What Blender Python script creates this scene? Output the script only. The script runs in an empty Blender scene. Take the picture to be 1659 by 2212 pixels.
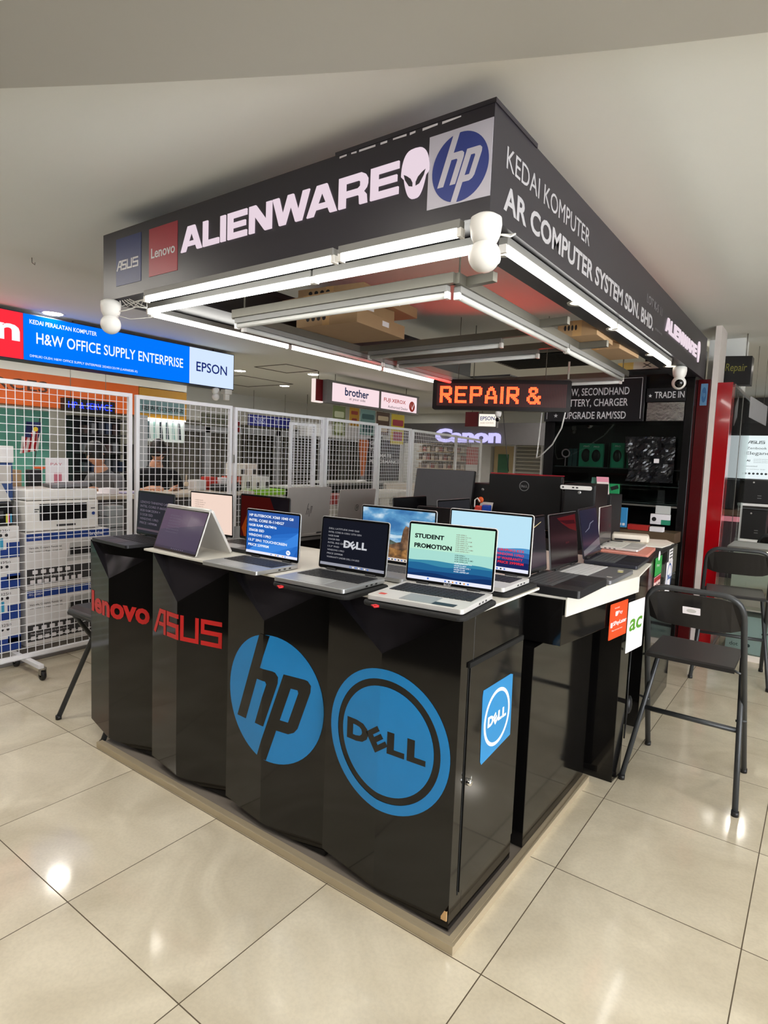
import bpy, bmesh, math, random
from mathutils import Vector, Matrix
R = math.radians
rnd = random.Random(7)
SC = bpy.context.scene
COL = SC.collection

# ------------------------------------------------------------------ camera
cam = bpy.data.cameras.new('camera')
cam.sensor_fit = 'HORIZONTAL'
cam.sensor_width = 36.0
cam.lens = 1311.35 / 1659 * 36.0
cam.clip_start = 0.05
cam.clip_end = 100
cob = bpy.data.objects.new('camera', cam)
COL.objects.link(cob)
YAW, PITCH, ROLL = -0.6290, -0.08838, 0.03840
fw = Vector((math.sin(YAW) * math.cos(PITCH), math.cos(YAW) * math.cos(PITCH), math.sin(PITCH)))
rt = Vector((math.cos(YAW), -math.sin(YAW), 0))
up = rt.cross(fw)
r2 = math.cos(ROLL) * rt + math.sin(ROLL) * up
u2 = -math.sin(ROLL) * rt + math.cos(ROLL) * up
mw = Matrix((r2, u2, -fw)).transposed().to_4x4()
mw.translation = Vector((0.6987, -1.5291, 1.4898))
cob.matrix_world = mw
SC.camera = cob

# ------------------------------------------------------------------ world, exposure
w = bpy.data.worlds.new('world')
SC.world = w
w.use_nodes = True
WB = w.node_tree.nodes['Background']
WB.inputs[0].default_value = (0.93, 0.96, 1.0, 1)
WB.inputs[1].default_value = 12.0
SC.view_settings.view_transform = 'Standard'
SC.view_settings.look = 'None'
SC.view_settings.exposure = 0.1
SC.view_settings.gamma = 1.0
SC.view_settings.use_curve_mapping = False
TUBE_E = 16.0      # LED battens of the kiosk canopy
DOWN_E = 135.0      # recessed mall downlights, seen and added
CEIL = 2.65

# ------------------------------------------------------------------ materials
def lin(c):
    out = []
    for v in c[:3]:
        v = v / 255.0
        out.append(v / 12.92 if v <= 0.04045 else ((v + 0.055) / 1.055) ** 2.4)
    return (*out, 1.0)

MATS = {}
def mat(name, c=(200, 200, 200), rough=0.5, metal=0.0, emit=0.0, var=0.06, scale=14.0, coat=0.0, bump=0.0,
        alpha=1.0, spec=0.5, trans=0.0, ior=1.45, bdist=0.004, ndet=5):
    if name in MATS:
        return MATS[name]
    m = bpy.data.materials.new(name)
    m.use_nodes = True
    nt = m.node_tree
    b = nt.nodes['Principled BSDF']
    col = lin(c)
    b.inputs['Base Color'].default_value = col
    b.inputs['Roughness'].default_value = rough
    b.inputs['Metallic'].default_value = metal
    b.inputs['Coat Weight'].default_value = coat
    b.inputs['Coat Roughness'].default_value = 0.05
    b.inputs['Specular IOR Level'].default_value = spec
    b.inputs['IOR'].default_value = ior
    b.inputs['Transmission Weight'].default_value = trans
    b.inputs['Alpha'].default_value = alpha
    if emit > 0:
        b.inputs['Emission Color'].default_value = col
        b.inputs['Emission Strength'].default_value = emit
        b.inputs['Base Color'].default_value = (col[0] * .06, col[1] * .06, col[2] * .06, 1)
    elif var > 0:
        tc = nt.nodes.new('ShaderNodeTexCoord')
        n = nt.nodes.new('ShaderNodeTexNoise')
        n.inputs['Scale'].default_value = scale
        n.inputs['Detail'].default_value = ndet
        nt.links.new(tc.outputs['Object'], n.inputs['Vector'])
        mx = nt.nodes.new('ShaderNodeMix')
        mx.data_type = 'RGBA'
        mx.inputs['A'].default_value = tuple(min(1, x * (1 - var)) for x in col[:3]) + (1,)
        mx.inputs['B'].default_value = tuple(min(1, x * (1 + var)) for x in col[:3]) + (1,)
        nt.links.new(n.outputs['Fac'], mx.inputs['Factor'])
        nt.links.new(mx.outputs['Result'], b.inputs['Base Color'])
        if bump > 0:
            bp = nt.nodes.new('ShaderNodeBump')
            bp.inputs['Strength'].default_value = bump
            bp.inputs['Distance'].default_value = bdist
            nt.links.new(n.outputs['Fac'], bp.inputs['Height'])
            nt.links.new(bp.outputs['Normal'], b.inputs['Normal'])
    MATS[name] = m
    return m

def glow(name, c=(255, 255, 255), s=1.0):
    return mat('glow_' + name, c, 0.12, emit=s, spec=.07)

def picture_glow(name, stops, scale=4.0, stretch=(1, 1, 1), s=1.0, detail=6):
    """lit picture area with a cloudy or stony pattern of its own"""
    if name in MATS:
        return MATS[name]
    m = bpy.data.materials.new(name); m.use_nodes = True
    nt = m.node_tree; b = nt.nodes['Principled BSDF']
    tc = nt.nodes.new('ShaderNodeTexCoord'); mp = nt.nodes.new('ShaderNodeMapping'); mp.inputs['Scale'].default_value = stretch
    n = nt.nodes.new('ShaderNodeTexNoise'); n.inputs['Scale'].default_value = scale; n.inputs['Detail'].default_value = detail
    r = nt.nodes.new('ShaderNodeValToRGB')
    e = r.color_ramp.elements
    while len(e) < len(stops): e.new(.5)
    for i, (p, c) in enumerate(stops):
        e[i].position = p; e[i].color = lin(c)
    L = nt.links.new
    L(tc.outputs['Object'], mp.inputs[0]); L(mp.outputs[0], n.inputs['Vector']); L(n.outputs['Fac'], r.inputs[0])
    L(r.outputs[0], b.inputs['Emission Color']); b.inputs['Emission Strength'].default_value = s
    b.inputs['Base Color'].default_value = (.02, .02, .02, 1); b.inputs['Roughness'].default_value = .35
    MATS[name] = m
    return m

def floor_mat():
    m = bpy.data.materials.new('polished_beige_tile')
    m.use_nodes = True
    nt = m.node_tree
    L = nt.links.new
    b = nt.nodes['Principled BSDF']
    g = nt.nodes.new('ShaderNodeNewGeometry')
    sep = nt.nodes.new('ShaderNodeSeparateXYZ')
    L(g.outputs['Position'], sep.inputs[0])
    def math_(op, a, bb=None, clamp=False):
        n = nt.nodes.new('ShaderNodeMath')
        n.operation = op
        n.use_clamp = clamp
        for i, v in enumerate((a, bb)):
            if v is None:
                continue
            if isinstance(v, (int, float)):
                n.inputs[i].default_value = v
            else:
                L(v, n.inputs[i])
        return n.outputs[0]
    dist, ids = [], []
    for ax in ('X', 'Y'):
        t = math_('DIVIDE', sep.outputs[ax], 0.6)
        fr = math_('FRACT', t)
        d = math_('SUBTRACT', 0.5, math_('ABSOLUTE', math_('SUBTRACT', fr, 0.5)))
        dist.append(d)
        ids.append(math_('FLOOR', t))
    dm = math_('MINIMUM', dist[0], dist[1])
    grout = math_('LESS_THAN', dm, 0.0030)
    cmb = nt.nodes.new('ShaderNodeCombineXYZ')
    L(ids[0], cmb.inputs[0]); L(ids[1], cmb.inputs[1])
    wn = nt.nodes.new('ShaderNodeTexWhiteNoise')
    L(cmb.outputs[0], wn.inputs['Vector'])
    # each tile samples its own cut of the stone pattern
    add = nt.nodes.new('ShaderNodeVectorMath'); add.operation = 'MULTIPLY_ADD'
    L(wn.outputs['Color'], add.inputs[0]); add.inputs[1].default_value = (9, 9, 9); L(g.outputs['Position'], add.inputs[2])
    n1 = nt.nodes.new('ShaderNodeTexNoise'); n1.inputs['Scale'].default_value = 2.6; n1.inputs['Detail'].default_value = 7
    n1.inputs['Distortion'].default_value = 1.2
    L(add.outputs[0], n1.inputs['Vector'])
    n2 = nt.nodes.new('ShaderNodeTexNoise'); n2.inputs['Scale'].default_value = 95; n2.inputs['Detail'].default_value = 3
    L(add.outputs[0], n2.inputs['Vector'])
    cr = nt.nodes.new('ShaderNodeValToRGB')
    cr.color_ramp.elements[0].position = 0.32; cr.color_ramp.elements[0].color = lin((198, 188, 166))
    cr.color_ramp.elements[1].position = 0.72; cr.color_ramp.elements[1].color = lin((226, 217, 196))
    L(n1.outputs['Fac'], cr.inputs['Fac'])
    mx = nt.nodes.new('ShaderNodeMix'); mx.data_type = 'RGBA'; mx.blend_type = 'MULTIPLY'
    mx.inputs['Factor'].default_value = 0.25
    L(cr.outputs['Color'], mx.inputs['A'])
    cr2 = nt.nodes.new('ShaderNodeValToRGB')
    cr2.color_ramp.elements[0].position = 0.35; cr2.color_ramp.elements[0].color = (.78, .78, .78, 1)
    cr2.color_ramp.elements[1].position = 0.6; cr2.color_ramp.elements[1].color = (1, 1, 1, 1)
    L(n2.outputs['Fac'], cr2.inputs['Fac'])
    L(cr2.outputs['Color'], mx.inputs['B'])
    mg = nt.nodes.new('ShaderNodeMix'); mg.data_type = 'RGBA'
    L(grout, mg.inputs['Factor']); L(mx.outputs['Result'], mg.inputs['A'])
    mg.inputs['B'].default_value = lin((84, 72, 54))
    L(mg.outputs['Result'], b.inputs['Base Color'])
    rr = math_('ADD', math_('MULTIPLY', n1.outputs['Fac'], 0.06), 0.06)
    L(math_('ADD', rr, math_('MULTIPLY', grout, 0.5)), b.inputs['Roughness'])
    bp = nt.nodes.new('ShaderNodeBump'); bp.inputs['Strength'].default_value = 0.25; bp.inputs['Distance'].default_value = 0.002
    bp.invert = True
    L(grout, bp.inputs['Height']); L(bp.outputs['Normal'], b.inputs['Normal'])
    b.inputs['Specular IOR Level'].default_value = 0.42
    return m

# ------------------------------------------------------------------ mesh builder
class MB:
    def __init__(self):
        self.v, self.f, self.m, self.s = [], [], [], []
        self.mi = 0
        self.smooth = False
    def use(self, i, smooth=False):
        self.mi = i; self.smooth = smooth
        return self
    def face(self, pts):
        b = len(self.v)
        self.v += [tuple(p) for p in pts]
        self.f.append(tuple(range(b, b + len(pts)))); self.m.append(self.mi); self.s.append(self.smooth)
    def raw(self, vs, fs):
        b = len(self.v)
        self.v += [tuple(p) for p in vs]
        for f in fs:
            self.f.append(tuple(b + i for i in f)); self.m.append(self.mi); self.s.append(self.smooth)
    def box(self, a, c):
        x0, y0, z0 = (min(a[i], c[i]) for i in range(3)); x1, y1, z1 = (max(a[i], c[i]) for i in range(3))
        self.raw([(x0, y0, z0), (x1, y0, z0), (x1, y1, z0), (x0, y1, z0), (x0, y0, z1), (x1, y0, z1), (x1, y1, z1), (x0, y1, z1)],
                 [(0, 3, 2, 1), (4, 5, 6, 7), (0, 1, 5, 4), (1, 2, 6, 5), (2, 3, 7, 6), (3, 0, 4, 7)])
        return self
    def obox(self, o, u, v, n):
        """box from corner o along three edge vectors"""
        o, u, v, n = map(Vector, (o, u, v, n))
        P = [o, o + u, o + u + v, o + v, o + n, o + u + n, o + u + v + n, o + v + n]
        fs = [(0, 3, 2, 1), (4, 5, 6, 7), (0, 1, 5, 4), (1, 2, 6, 5), (2, 3, 7, 6), (3, 0, 4, 7)]
        if u.cross(v).dot(n) < 0:
            fs = [tuple(reversed(f)) for f in fs]
        self.raw(P, fs)
        return self
    def prism(self, pts, z0, z1):
        """vertical prism over a plan polygon"""
        a = sum(pts[i][0] * pts[(i + 1) % len(pts)][1] - pts[(i + 1) % len(pts)][0] * pts[i][1] for i in range(len(pts)))
        if a < 0:
            pts = pts[::-1]
        n = len(pts)
        self.raw([(x, y, z0) for x, y in pts] + [(x, y, z1) for x, y in pts],
                 [tuple(range(n - 1, -1, -1)), tuple(range(n, 2 * n))] + [(i, (i + 1) % n, n + (i + 1) % n, n + i) for i in range(n)])
        return self
    def plate(self, pts, o, u, v, n, t):
        """flat polygon (2D pts) on plane o,u,v with thickness t along n"""
        o, u, v, n = map(Vector, (o, u, v, n))
        a = sum(pts[i][0] * pts[(i + 1) % len(pts)][1] - pts[(i + 1) % len(pts)][0] * pts[i][1] for i in range(len(pts)))
        if (a < 0) != (u.cross(v).dot(n) < 0):
            pts = pts[::-1]
        k = len(pts)
        B = [o + u * x + v * y for x, y in pts]
        F = [p + n * t for p in B]
        self.raw(B + F, [tuple(range(k - 1, -1, -1)), tuple(range(k, 2 * k))] + [(i, (i + 1) % k, k + (i + 1) % k, k + i) for i in range(k)])
        return self
    def tube(self, path, r, seg=8, closed=False, cap=True):
        P = [Vector(p) for p in path]
        n = len(P)
        rs = r if isinstance(r, (list, tuple)) else [r] * n
        def tan(i):
            if closed:
                t = (P[(i + 1) % n] - P[i - 1])
            elif i == 0:
                t = P[1] - P[0]
            elif i == n - 1:
                t = P[-1] - P[-2]
            else:
                t = (P[i + 1] - P[i]).normalized() + (P[i] - P[i - 1]).normalized()
            return t.normalized()
        t = tan(0)
        ref = Vector((0, 0, 1)) if abs(t.z) < 0.9 else Vector((1, 0, 0))
        nrm = t.cross(ref).normalized()
        rings = []
        for i in range(n):
            t = tan(i)
            nrm = (nrm - t * nrm.dot(t)).normalized()
            bn = t.cross(nrm)
            rings.append([P[i] + (nrm * math.cos(a) + bn * math.sin(a)) * rs[i] for a in [2 * math.pi * k / seg for k in range(seg)]])
        vs = [p for rg in rings for p in rg]
        fs = []
        for i in range(n if closed else n - 1):
            j = (i + 1) % n
            for k in range(seg):
                q = (k + 1) % seg
                fs.append((i * seg + k, i * seg + q, j * seg + q, j * seg + k))
        sm = self.smooth; self.smooth = True
        self.raw(vs, fs)
        self.smooth = sm
        if cap and not closed:
            self.face(list(reversed(rings[0]))); self.face(rings[-1])
        return self
    def cyl(self, a, b, r, seg=14):
        return self.tube([a, b], r, seg)
    def lathe(self, prof, o=(0, 0, 0), ax=(0, 0, 1), seg=20):
        """profile of (radius, height) turned about an axis"""
        o, ax = Vector(o), Vector(ax).normalized()
        ref = Vector((1, 0, 0)) if abs(ax.x) < 0.9 else Vector((0, 1, 0))
        u = ax.cross(ref).normalized(); v = ax.cross(u)
        vs, fs = [], []
        for r_, h in prof:
            for k in range(seg):
                a = 2 * math.pi * k / seg
                vs.append(o + ax * h + (u * math.cos(a) + v * math.sin(a)) * max(r_, 1e-5))
        for i in range(len(prof) - 1):
            for k in range(seg):
                q = (k + 1) % seg
                fs.append((i * seg + k, i * seg + q, (i + 1) * seg + q, (i + 1) * seg + k))
        sm = self.smooth; self.smooth = True
        self.raw(vs, fs)
        self.smooth = sm
        return self
    def ball(self, c, r, seg=18, rings=10, sc=(1, 1, 1)):
        prof = [(r * math.sin(math.pi * i / rings), -r * math.cos(math.pi * i / rings)) for i in range(rings + 1)]
        b = len(self.v)
        self.lathe(prof, (0, 0, 0), (0, 0, 1), seg)
        for i in range(b, len(self.v)):
            p = self.v[i]
            self.v[i] = (c[0] + p[0] * sc[0], c[1] + p[1] * sc[1], c[2] + p[2] * sc[2])
        return self
    def text(self, s, o, u, v, w, h=None, bold=0.0, shear=0.0, t=0.0, n=None, fit=True):
        """lettering whose bounding box starts at o and is w wide along u and h tall along v"""
        vs, fs = text_geo(s, bold, shear)
        u, v, o = Vector(u), Vector(v), Vector(o)
        nn = u.cross(v).normalized() if n is None else Vector(n)
        if h is None:
            k = w / vs['w']; hh = k
        else:
            k = w / vs['w']; hh = h / vs['h']
        pts = [o + u * (x * k) + v * (y * hh) for x, y in vs['p']]
        flip = u.cross(v).dot(nn) < 0
        front = [p + nn * t for p in pts]
        self.raw(front, [tuple(reversed(f)) for f in fs] if flip else fs)
        if t > 0:
            edges = {}
            for f in fs:
                for i in range(len(f)):
                    a, b = f[i], f[(i + 1) % len(f)]
                    edges[(a, b)] = 1
            walls = [(a, b) for (a, b) in edges if (b, a) not in edges]
            k0 = len(pts)
            self.raw(pts + front, [(a, b, k0 + b, k0 + a) if not flip else (b, a, k0 + a, k0 + b) for a, b in walls])
        return self
    def moved(self, M):
        self.v = [tuple(M @ Vector(p)) for p in self.v]
        return self
    def build(self, name, mats, parent=None, bevel=0.0, world=True, seg=2, org=None, autosm=False):
        if not isinstance(mats, (list, tuple)):
            mats = [mats]
        me = bpy.data.meshes.new(name)
        V = self.v
        o = bpy.data.objects.new(name, me)
        COL.objects.link(o)
        if parent is not None:
            o.parent = parent
            if world:
                inv = parent_world(parent).inverted()
                V = [tuple(inv @ Vector(p)) for p in V]
        elif world:
            xs, ys, zs = zip(*V)
            c = Vector(((min(xs) + max(xs)) / 2, (min(ys) + max(ys)) / 2, min(zs))) if org is None else Vector(org)
            V = [tuple(Vector(p) - c) for p in V]
            o.location = c
        me.from_pydata(V, [], self.f)
        for m in mats:
            me.materials.append(m)
        me.polygons.foreach_set('material_index', self.m)
        me.polygons.foreach_set('use_smooth', self.s)
        me.update()
        bm = bmesh.new(); bm.from_mesh(me)
        bmesh.ops.remove_doubles(bm, verts=bm.verts, dist=1e-6)
        if bevel > 0:
            es = [e for e in bm.edges if len(e.link_faces) == 2 and e.calc_face_angle(0) > 0.6]
            bmesh.ops.bevel(bm, geom=es, offset=bevel, segments=seg, affect='EDGES', profile=0.5, clamp_overlap=True)
        bm.to_mesh(me); bm.free()
        return o

def parent_world(p):
    M = Matrix.LocRotScale(p.location, p.rotation_euler, p.scale)
    if p.parent is not None:
        return parent_world(p.parent) @ M
    return M

_TG = {}
def text_geo(s, bold=0.0, shear=0.0):
    key = (s, bold, shear)
    if key in _TG:
        return _TG[key]
    cu = bpy.data.curves.new('t', 'FONT')
    cu.body = s
    cu.offset = bold
    cu.shear = shear
    cu.resolution_u = 3
    ob = bpy.data.objects.new('t', cu)
    COL.objects.link(ob)
    dg = bpy.context.evaluated_depsgraph_get()
    me = bpy.data.meshes.new_from_object(ob.evaluated_get(dg))
    P = [(v.co.x, v.co.y) for v in me.vertices]
    F = []
    for p in me.polygons:
        f = tuple(p.vertices)
        a = sum(P[f[i]][0] * P[f[(i + 1) % len(f)]][1] - P[f[(i + 1) % len(f)]][0] * P[f[i]][1] for i in range(len(f)))
        F.append(f if a > 0 else tuple(reversed(f)))
    bpy.data.objects.remove(ob); bpy.data.curves.remove(cu); bpy.data.meshes.remove(me)
    x0 = min(p[0] for p in P); y0 = min(p[1] for p in P)
    P = [(x - x0, y - y0) for x, y in P]
    g = ({'p': P, 'w': max(p[0] for p in P), 'h': max(p[1] for p in P)}, F)
    _TG[key] = g
    return g

# ------------------------------------------------------------------ objects
def tag(o, label, cat, group=None, kind=None):
    o['label'] = label
    o['category'] = cat
    if group:
        o['group'] = group
    if kind:
        o['kind'] = kind
    return o
def thing(name, label, cat, loc=(0, 0, 0), rz=0.0, group=None):
    o = bpy.data.objects.new(name, None)
    o.empty_display_size = 0.05
    COL.objects.link(o)
    o.location = loc
    o.rotation_euler = (0, 0, rz)
    return tag(o, label, cat, group)
def struct(o, label=None):
    o['kind'] = 'structure'
    if label:
        o['label'] = label
    return o
def copy_tree(src, loc, rz=None, label=None, group=None):
    r = src.copy(); COL.objects.link(r)
    r.location = loc
    if rz is not None:
        r.rotation_euler = (0, 0, rz)
    if label:
        r['label'] = label
    if group:
        r['group'] = group
    for ch in list(src.children):
        c = ch.copy(); COL.objects.link(c); c.parent = r
        for g in list(ch.children):
            d = g.copy(); COL.objects.link(d); d.parent = c
    return r

ORD = ['first', 'second', 'third', 'fourth', 'fifth', 'sixth', 'seventh', 'eighth', 'ninth', 'tenth', 'eleventh', 'twelfth']
X, Y, Z = Vector((1, 0, 0)), Vector((0, 1, 0)), Vector((0, 0, 1))
def ellipse(cx, cy, rx, ry, n=48, a0=0.0, a1=2 * math.pi):
    full = abs(a1 - a0 - 2 * math.pi) < 1e-6
    k = n if full else n + 1
    return [(cx + rx * math.cos(a0 + (a1 - a0) * i / n), cy + ry * math.sin(a0 + (a1 - a0) * i / n)) for i in range(k)]
def rrect(x0, y0, x1, y1, r, n=5):
    pts = []
    for cx, cy, a in ((x1 - r, y1 - r, 0), (x0 + r, y1 - r, 90), (x0 + r, y0 + r, 180), (x1 - r, y0 + r, 270)):
        pts += [(cx + r * math.cos(R(a + 90 * i / n)), cy + r * math.sin(R(a + 90 * i / n))) for i in range(n + 1)]
    return pts
def stroke(path, wd):
    """flat strip of constant width along a 2D polyline (mitred)"""
    n = len(path)
    Lp, Rp = [], []
    for i, p in enumerate(path):
        p = Vector(p)
        d1 = (p - Vector(path[i - 1])).normalized() if i else None
        d2 = (Vector(path[i + 1]) - p).normalized() if i < n - 1 else None
        if d1 is None: d1 = d2
        if d2 is None: d2 = d1
        n1 = Vector((-d1.y, d1.x)); n2 = Vector((-d2.y, d2.x))
        m = (n1 + n2)
        m = m / max(0.35, m.dot(n1))
        Lp.append(p + m * wd / 2); Rp.append(p - m * wd / 2)
    return [[tuple(Lp[i]), tuple(Lp[i + 1]), tuple(Rp[i + 1]), tuple(Rp[i])] for i in range(n - 1)]

# two-letter emblem inside the unit circle, as strips (h and p strokes)
def hp_polys():
    k = 0.36
    def sl(x, y): return (x + k * y, y)
    def q(x0, x1, y0, y1): return [sl(x0, y0), sl(x1, y0), sl(x1, y1), sl(x0, y1)]
    H_ = [(-.62, -.46), (-.40, -.46), (-.40, .26), (-.21, .26), (-.17, .22), (-.17, -.46), (.03, -.46), (.03, .28), (0, .38), (-.08, .44), (-.14, .45), (-.40, .45), (-.40, .99), (-.62, .99)]
    N_ = [(.08, -.99), (.29, -.99), (.29, .26), (.42, .26), (.45, .22), (.45, -.46), (.52, -.46), (.61, -.41), (.65, -.33), (.65, .28), (.62, .38), (.54, .44), (.48, .45), (.08, .45)]
    return [[sl(*p) for p in H_], [sl(*p) for p in N_], q(.29, .45, -.46, -.28)]
def asus_polys():
    """four angular letters in a 4.2 x 1 box"""
    w_ = 0.17
    P = []
    P += stroke([(0.06, 0.0), (0.50, 0.92), (0.84, 0.92), (0.84, 0.0)], w_)
    P += stroke([(0.40, 0.40), (0.75, 0.40)], w_ * .9)
    P += stroke([(1.84, 0.92), (1.08, 0.92), (1.08, 0.52), (1.76, 0.52), (1.76, 0.09), (1.02, 0.09)], w_)
    P += stroke([(2.02, 1.0), (2.02, 0.09), (2.78, 0.09), (2.78, 1.0)], w_)
    P += stroke([(4.0, 0.92), (3.06, 0.92), (3.06, 0.52), (3.92, 0.52), (3.92, 0.09), (2.98, 0.09)], w_)
    return P
def wide_polys():
    """nine heavy extended capitals, unit height; returns polygons and total width"""
    k = .22
    def A(x): return [[(x, 0), (x + .27, 0), (x + .36, .20), (x + .84, .20), (x + .93, 0), (x + 1.20, 0), (x + .80, 1), (x + .40, 1), (x + .44, .38), (x + .60, .74), (x + .76, .38)][:0] or [(x, 0), (x + .27, 0), (x + .60, .76), (x + .60, 1), (x + .40, 1)], [(x + .93, 0), (x + 1.20, 0), (x + .80, 1), (x + .60, 1), (x + .60, .76)], [(x + .357, .20), (x + .843, .20), (x + .765, .38), (x + .435, .38)]], 1.20
    def L(x): return [[(x, 0), (x + .86, 0), (x + .86, k), (x + .26, k), (x + .26, 1), (x, 1)]], .86
    def I(x): return [[(x, 0), (x + .26, 0), (x + .26, 1), (x, 1)]], .26
    def E(x): return [[(x, 0), (x + .96, 0), (x + .96, k), (x + .26, k), (x + .26, .40), (x + .90, .40), (x + .90, .60), (x + .26, .60), (x + .26, 1 - k), (x + .96, 1 - k), (x + .96, 1), (x, 1)]], .96
    def N(x): return [[(x, 0), (x + .25, 0), (x + .25, .62), (x + .74, 0), (x + 1.06, 0), (x + 1.06, 1), (x + .81, 1), (x + .81, .38), (x + .32, 1), (x, 1)]], 1.06
    def W(x): return [[(x, 1), (x + .28, 1), (x + .46, .36), (x + .68, 1), (x + .92, 1), (x + 1.14, .36), (x + 1.32, 1), (x + 1.60, 1), (x + 1.29, 0), (x + 1.02, 0), (x + .80, .62), (x + .58, 0), (x + .31, 0)]], 1.60
    def Rr(x): return [[(x, 0), (x + .26, 0), (x + .26, 1 - k), (x, 1)], [(x, 1), (x + .26, 1 - k), (x + .72, 1 - k), (x + .80, .72), (x + .80, .58), (x + .72, .52), (x + .26, .52), (x + .26, .32), (x + .70, .32), (x + .76, .26), (x + .78, 0), (x + 1.05, 0), (x + 1.02, .28), (x + .92, .40), (x + 1.02, .50), (x + 1.06, .62), (x + 1.06, .78), (x + .98, .92), (x + .84, 1)]], 1.06
    P, x = [], 0
    for f, g in ((A, .07), (L, .09), (I, .12), (E, .12), (N, .04), (W, -.10), (A, .07), (Rr, .11), (E, 0)):
        pp, ww = f(x); P += pp; x += ww + g
    return P, x
def put_polys(mb, polys, o, u, v, n, w, h, W=1.0, H=1.0, t=0.0006, x0=0, y0=0):
    for p in polys:
        mb.plate([((x - x0) / W * w, (y - y0) / H * h) for x, y in p], o, u, v, n, t)
def dell_letters(mb, o, u, v, n, w, h, bold=0.05, t=0.0004):
    """four heavy letters, the second one tilted"""
    u, v, o = Vector(u), Vector(v), Vector(o)
    lw = w * 0.30
    mb.text('D', o, u, v, lw, h, bold, t=t, n=n)
    a = R(36)
    ue, ve = u * math.cos(a) + v * math.sin(a), -u * math.sin(a) + v * math.cos(a)
    mb.text('E', o + u * (w * 0.40) - v * (h * 0.17), ue, ve, w * 0.19, h * .98, bold, t=t, n=n)
    mb.text('L', o + u * (w * 0.545), u, v, w * 0.21, h, bold, t=t, n=n)
    mb.text('L', o + u * (w * 0.785), u, v, w * 0.215, h, bold, t=t, n=n)

BLACK = mat('gloss_black_laminate', (14, 13, 13), 0.085, coat=0.0, var=0.04, spec=0.52)
BLACKM = mat('satin_black', (20, 20, 21), 0.38)
BLACKS = mat('sign_black_vinyl', (44, 41, 48), 0.36, spec=0.5)
DARK = mat('dark_plastic', (26, 26, 28), 0.45)
CHAR = mat('charcoal_plastic', (46, 46, 49), 0.5)
WHITE = mat('white_laminate', (214, 211, 202), 0.45)
WPLAS = mat('white_plastic', (232, 230, 226), 0.4)
WMETAL = mat('white_powder_coat', (240, 241, 245), 0.4)
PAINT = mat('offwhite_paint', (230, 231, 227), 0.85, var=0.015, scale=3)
ALU = mat('brushed_aluminium', (178, 176, 170), 0.35, 1.0)
SILV = mat('silver_laptop', (186, 187, 188), 0.38, 0.75)
STEEL = mat('galvanised_steel', (126, 123, 114), 0.45, 0.7)
CHROME = mat('chrome', (220, 220, 220), 0.12, 1.0, var=0)
RED = mat('gloss_red', (158, 8, 18), 0.16, coat=0.5)
TUBEON = glow('lit_tube', (255, 253, 246), TUBE_E)
TUBEOFF = mat('unlit_tube', (204, 204, 200), 0.35)
BLUE = mat('cyan_blue_vinyl', (22, 128, 196), 0.3, spec=0.5)
REDV = mat('red_vinyl', (196, 34, 34), 0.35)
CARD = mat('cardboard', (168, 138, 104), 0.85, bump=0.1)
SKIN = mat('skin', (196, 142, 112), 0.55)
HAIR = mat('black_hair', (18, 15, 14), 0.5)
GLASS = mat('clear_glass', (255, 255, 255), 0.02, trans=1.0, var=0, ior=1.45)

def thin_glass(name, tint=(235, 245, 242), refl=0.08):
    if name in MATS:
        return MATS[name]
    m = bpy.data.materials.new(name); m.use_nodes = True
    nt = m.node_tree; nt.nodes.remove(nt.nodes['Principled BSDF'])
    out = nt.nodes['Material Output']
    tr = nt.nodes.new('ShaderNodeBsdfTransparent'); tr.inputs[0].default_value = lin(tint)
    gl = nt.nodes.new('ShaderNodeBsdfGlossy'); gl.inputs['Roughness'].default_value = 0.02
    fr = nt.nodes.new('ShaderNodeFresnel'); fr.inputs[0].default_value = 1.5
    mx = nt.nodes.new('ShaderNodeMixShader')
    nt.links.new(fr.outputs[0], mx.inputs[0]); nt.links.new(tr.outputs[0], mx.inputs[1]); nt.links.new(gl.outputs[0], mx.inputs[2])
    nt.links.new(mx.outputs[0], out.inputs[0])
    MATS[name] = m
    return m
PANE = thin_glass('pane_glass')

# =================================================================== setting
struct(MB().box((-14, -7, -0.1), (8, 18, 0)).build('floor', floor_mat()), 'polished beige stone tile floor with thin dark joints')
struct(MB().box((-14, -7, CEIL), (8, 18, CEIL + 0.1)).build('ceiling', PAINT), 'off-white painted ceiling')
edge = [(-9, -6.0), (-5.6, -3.35), (-3.4, -1.86), (-2.3, -1.17), (-1.45, -0.665), (-0.68, -0.245), (-0.09, 0.048), (0.49, 0.296), (1.3, 0.59), (2.6, 0.96), (4.4, 1.3), (8, 1.7)]
def smooth_line(pts, n=8):
    out = []
    for i in range(len(pts) - 1):
        p0 = Vector(pts[max(i - 1, 0)]); p1 = Vector(pts[i]); p2 = Vector(pts[i + 1]); p3 = Vector(pts[min(i + 2, len(pts) - 1)])
        for k in range(n):
            t = k / n
            out.append(tuple(0.5 * ((2 * p1) + (-p0 + p2) * t + (2 * p0 - 5 * p1 + 4 * p2 - p3) * t * t + (-p0 + 3 * p1 - 3 * p2 + p3) * t ** 3)))
    out.append(tuple(pts[-1]))
    return out
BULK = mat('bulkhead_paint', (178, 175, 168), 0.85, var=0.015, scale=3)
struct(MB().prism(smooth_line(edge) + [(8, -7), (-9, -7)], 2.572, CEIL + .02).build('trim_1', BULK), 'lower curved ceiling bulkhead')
struct(MB().box((-14.1, -7, 0), (-14, 18, CEIL)).build('wall_left', PAINT))
struct(MB().box((4.0, 1.6, 0), (4.1, 18, CEIL)).build('wall_right', mat('dark_blocking_wall', (62, 60, 58), .5)), 'added dark wall on the right, out of view, blocking bright reflections')  # added out of view to keep the bright world out of screen reflections
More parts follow.
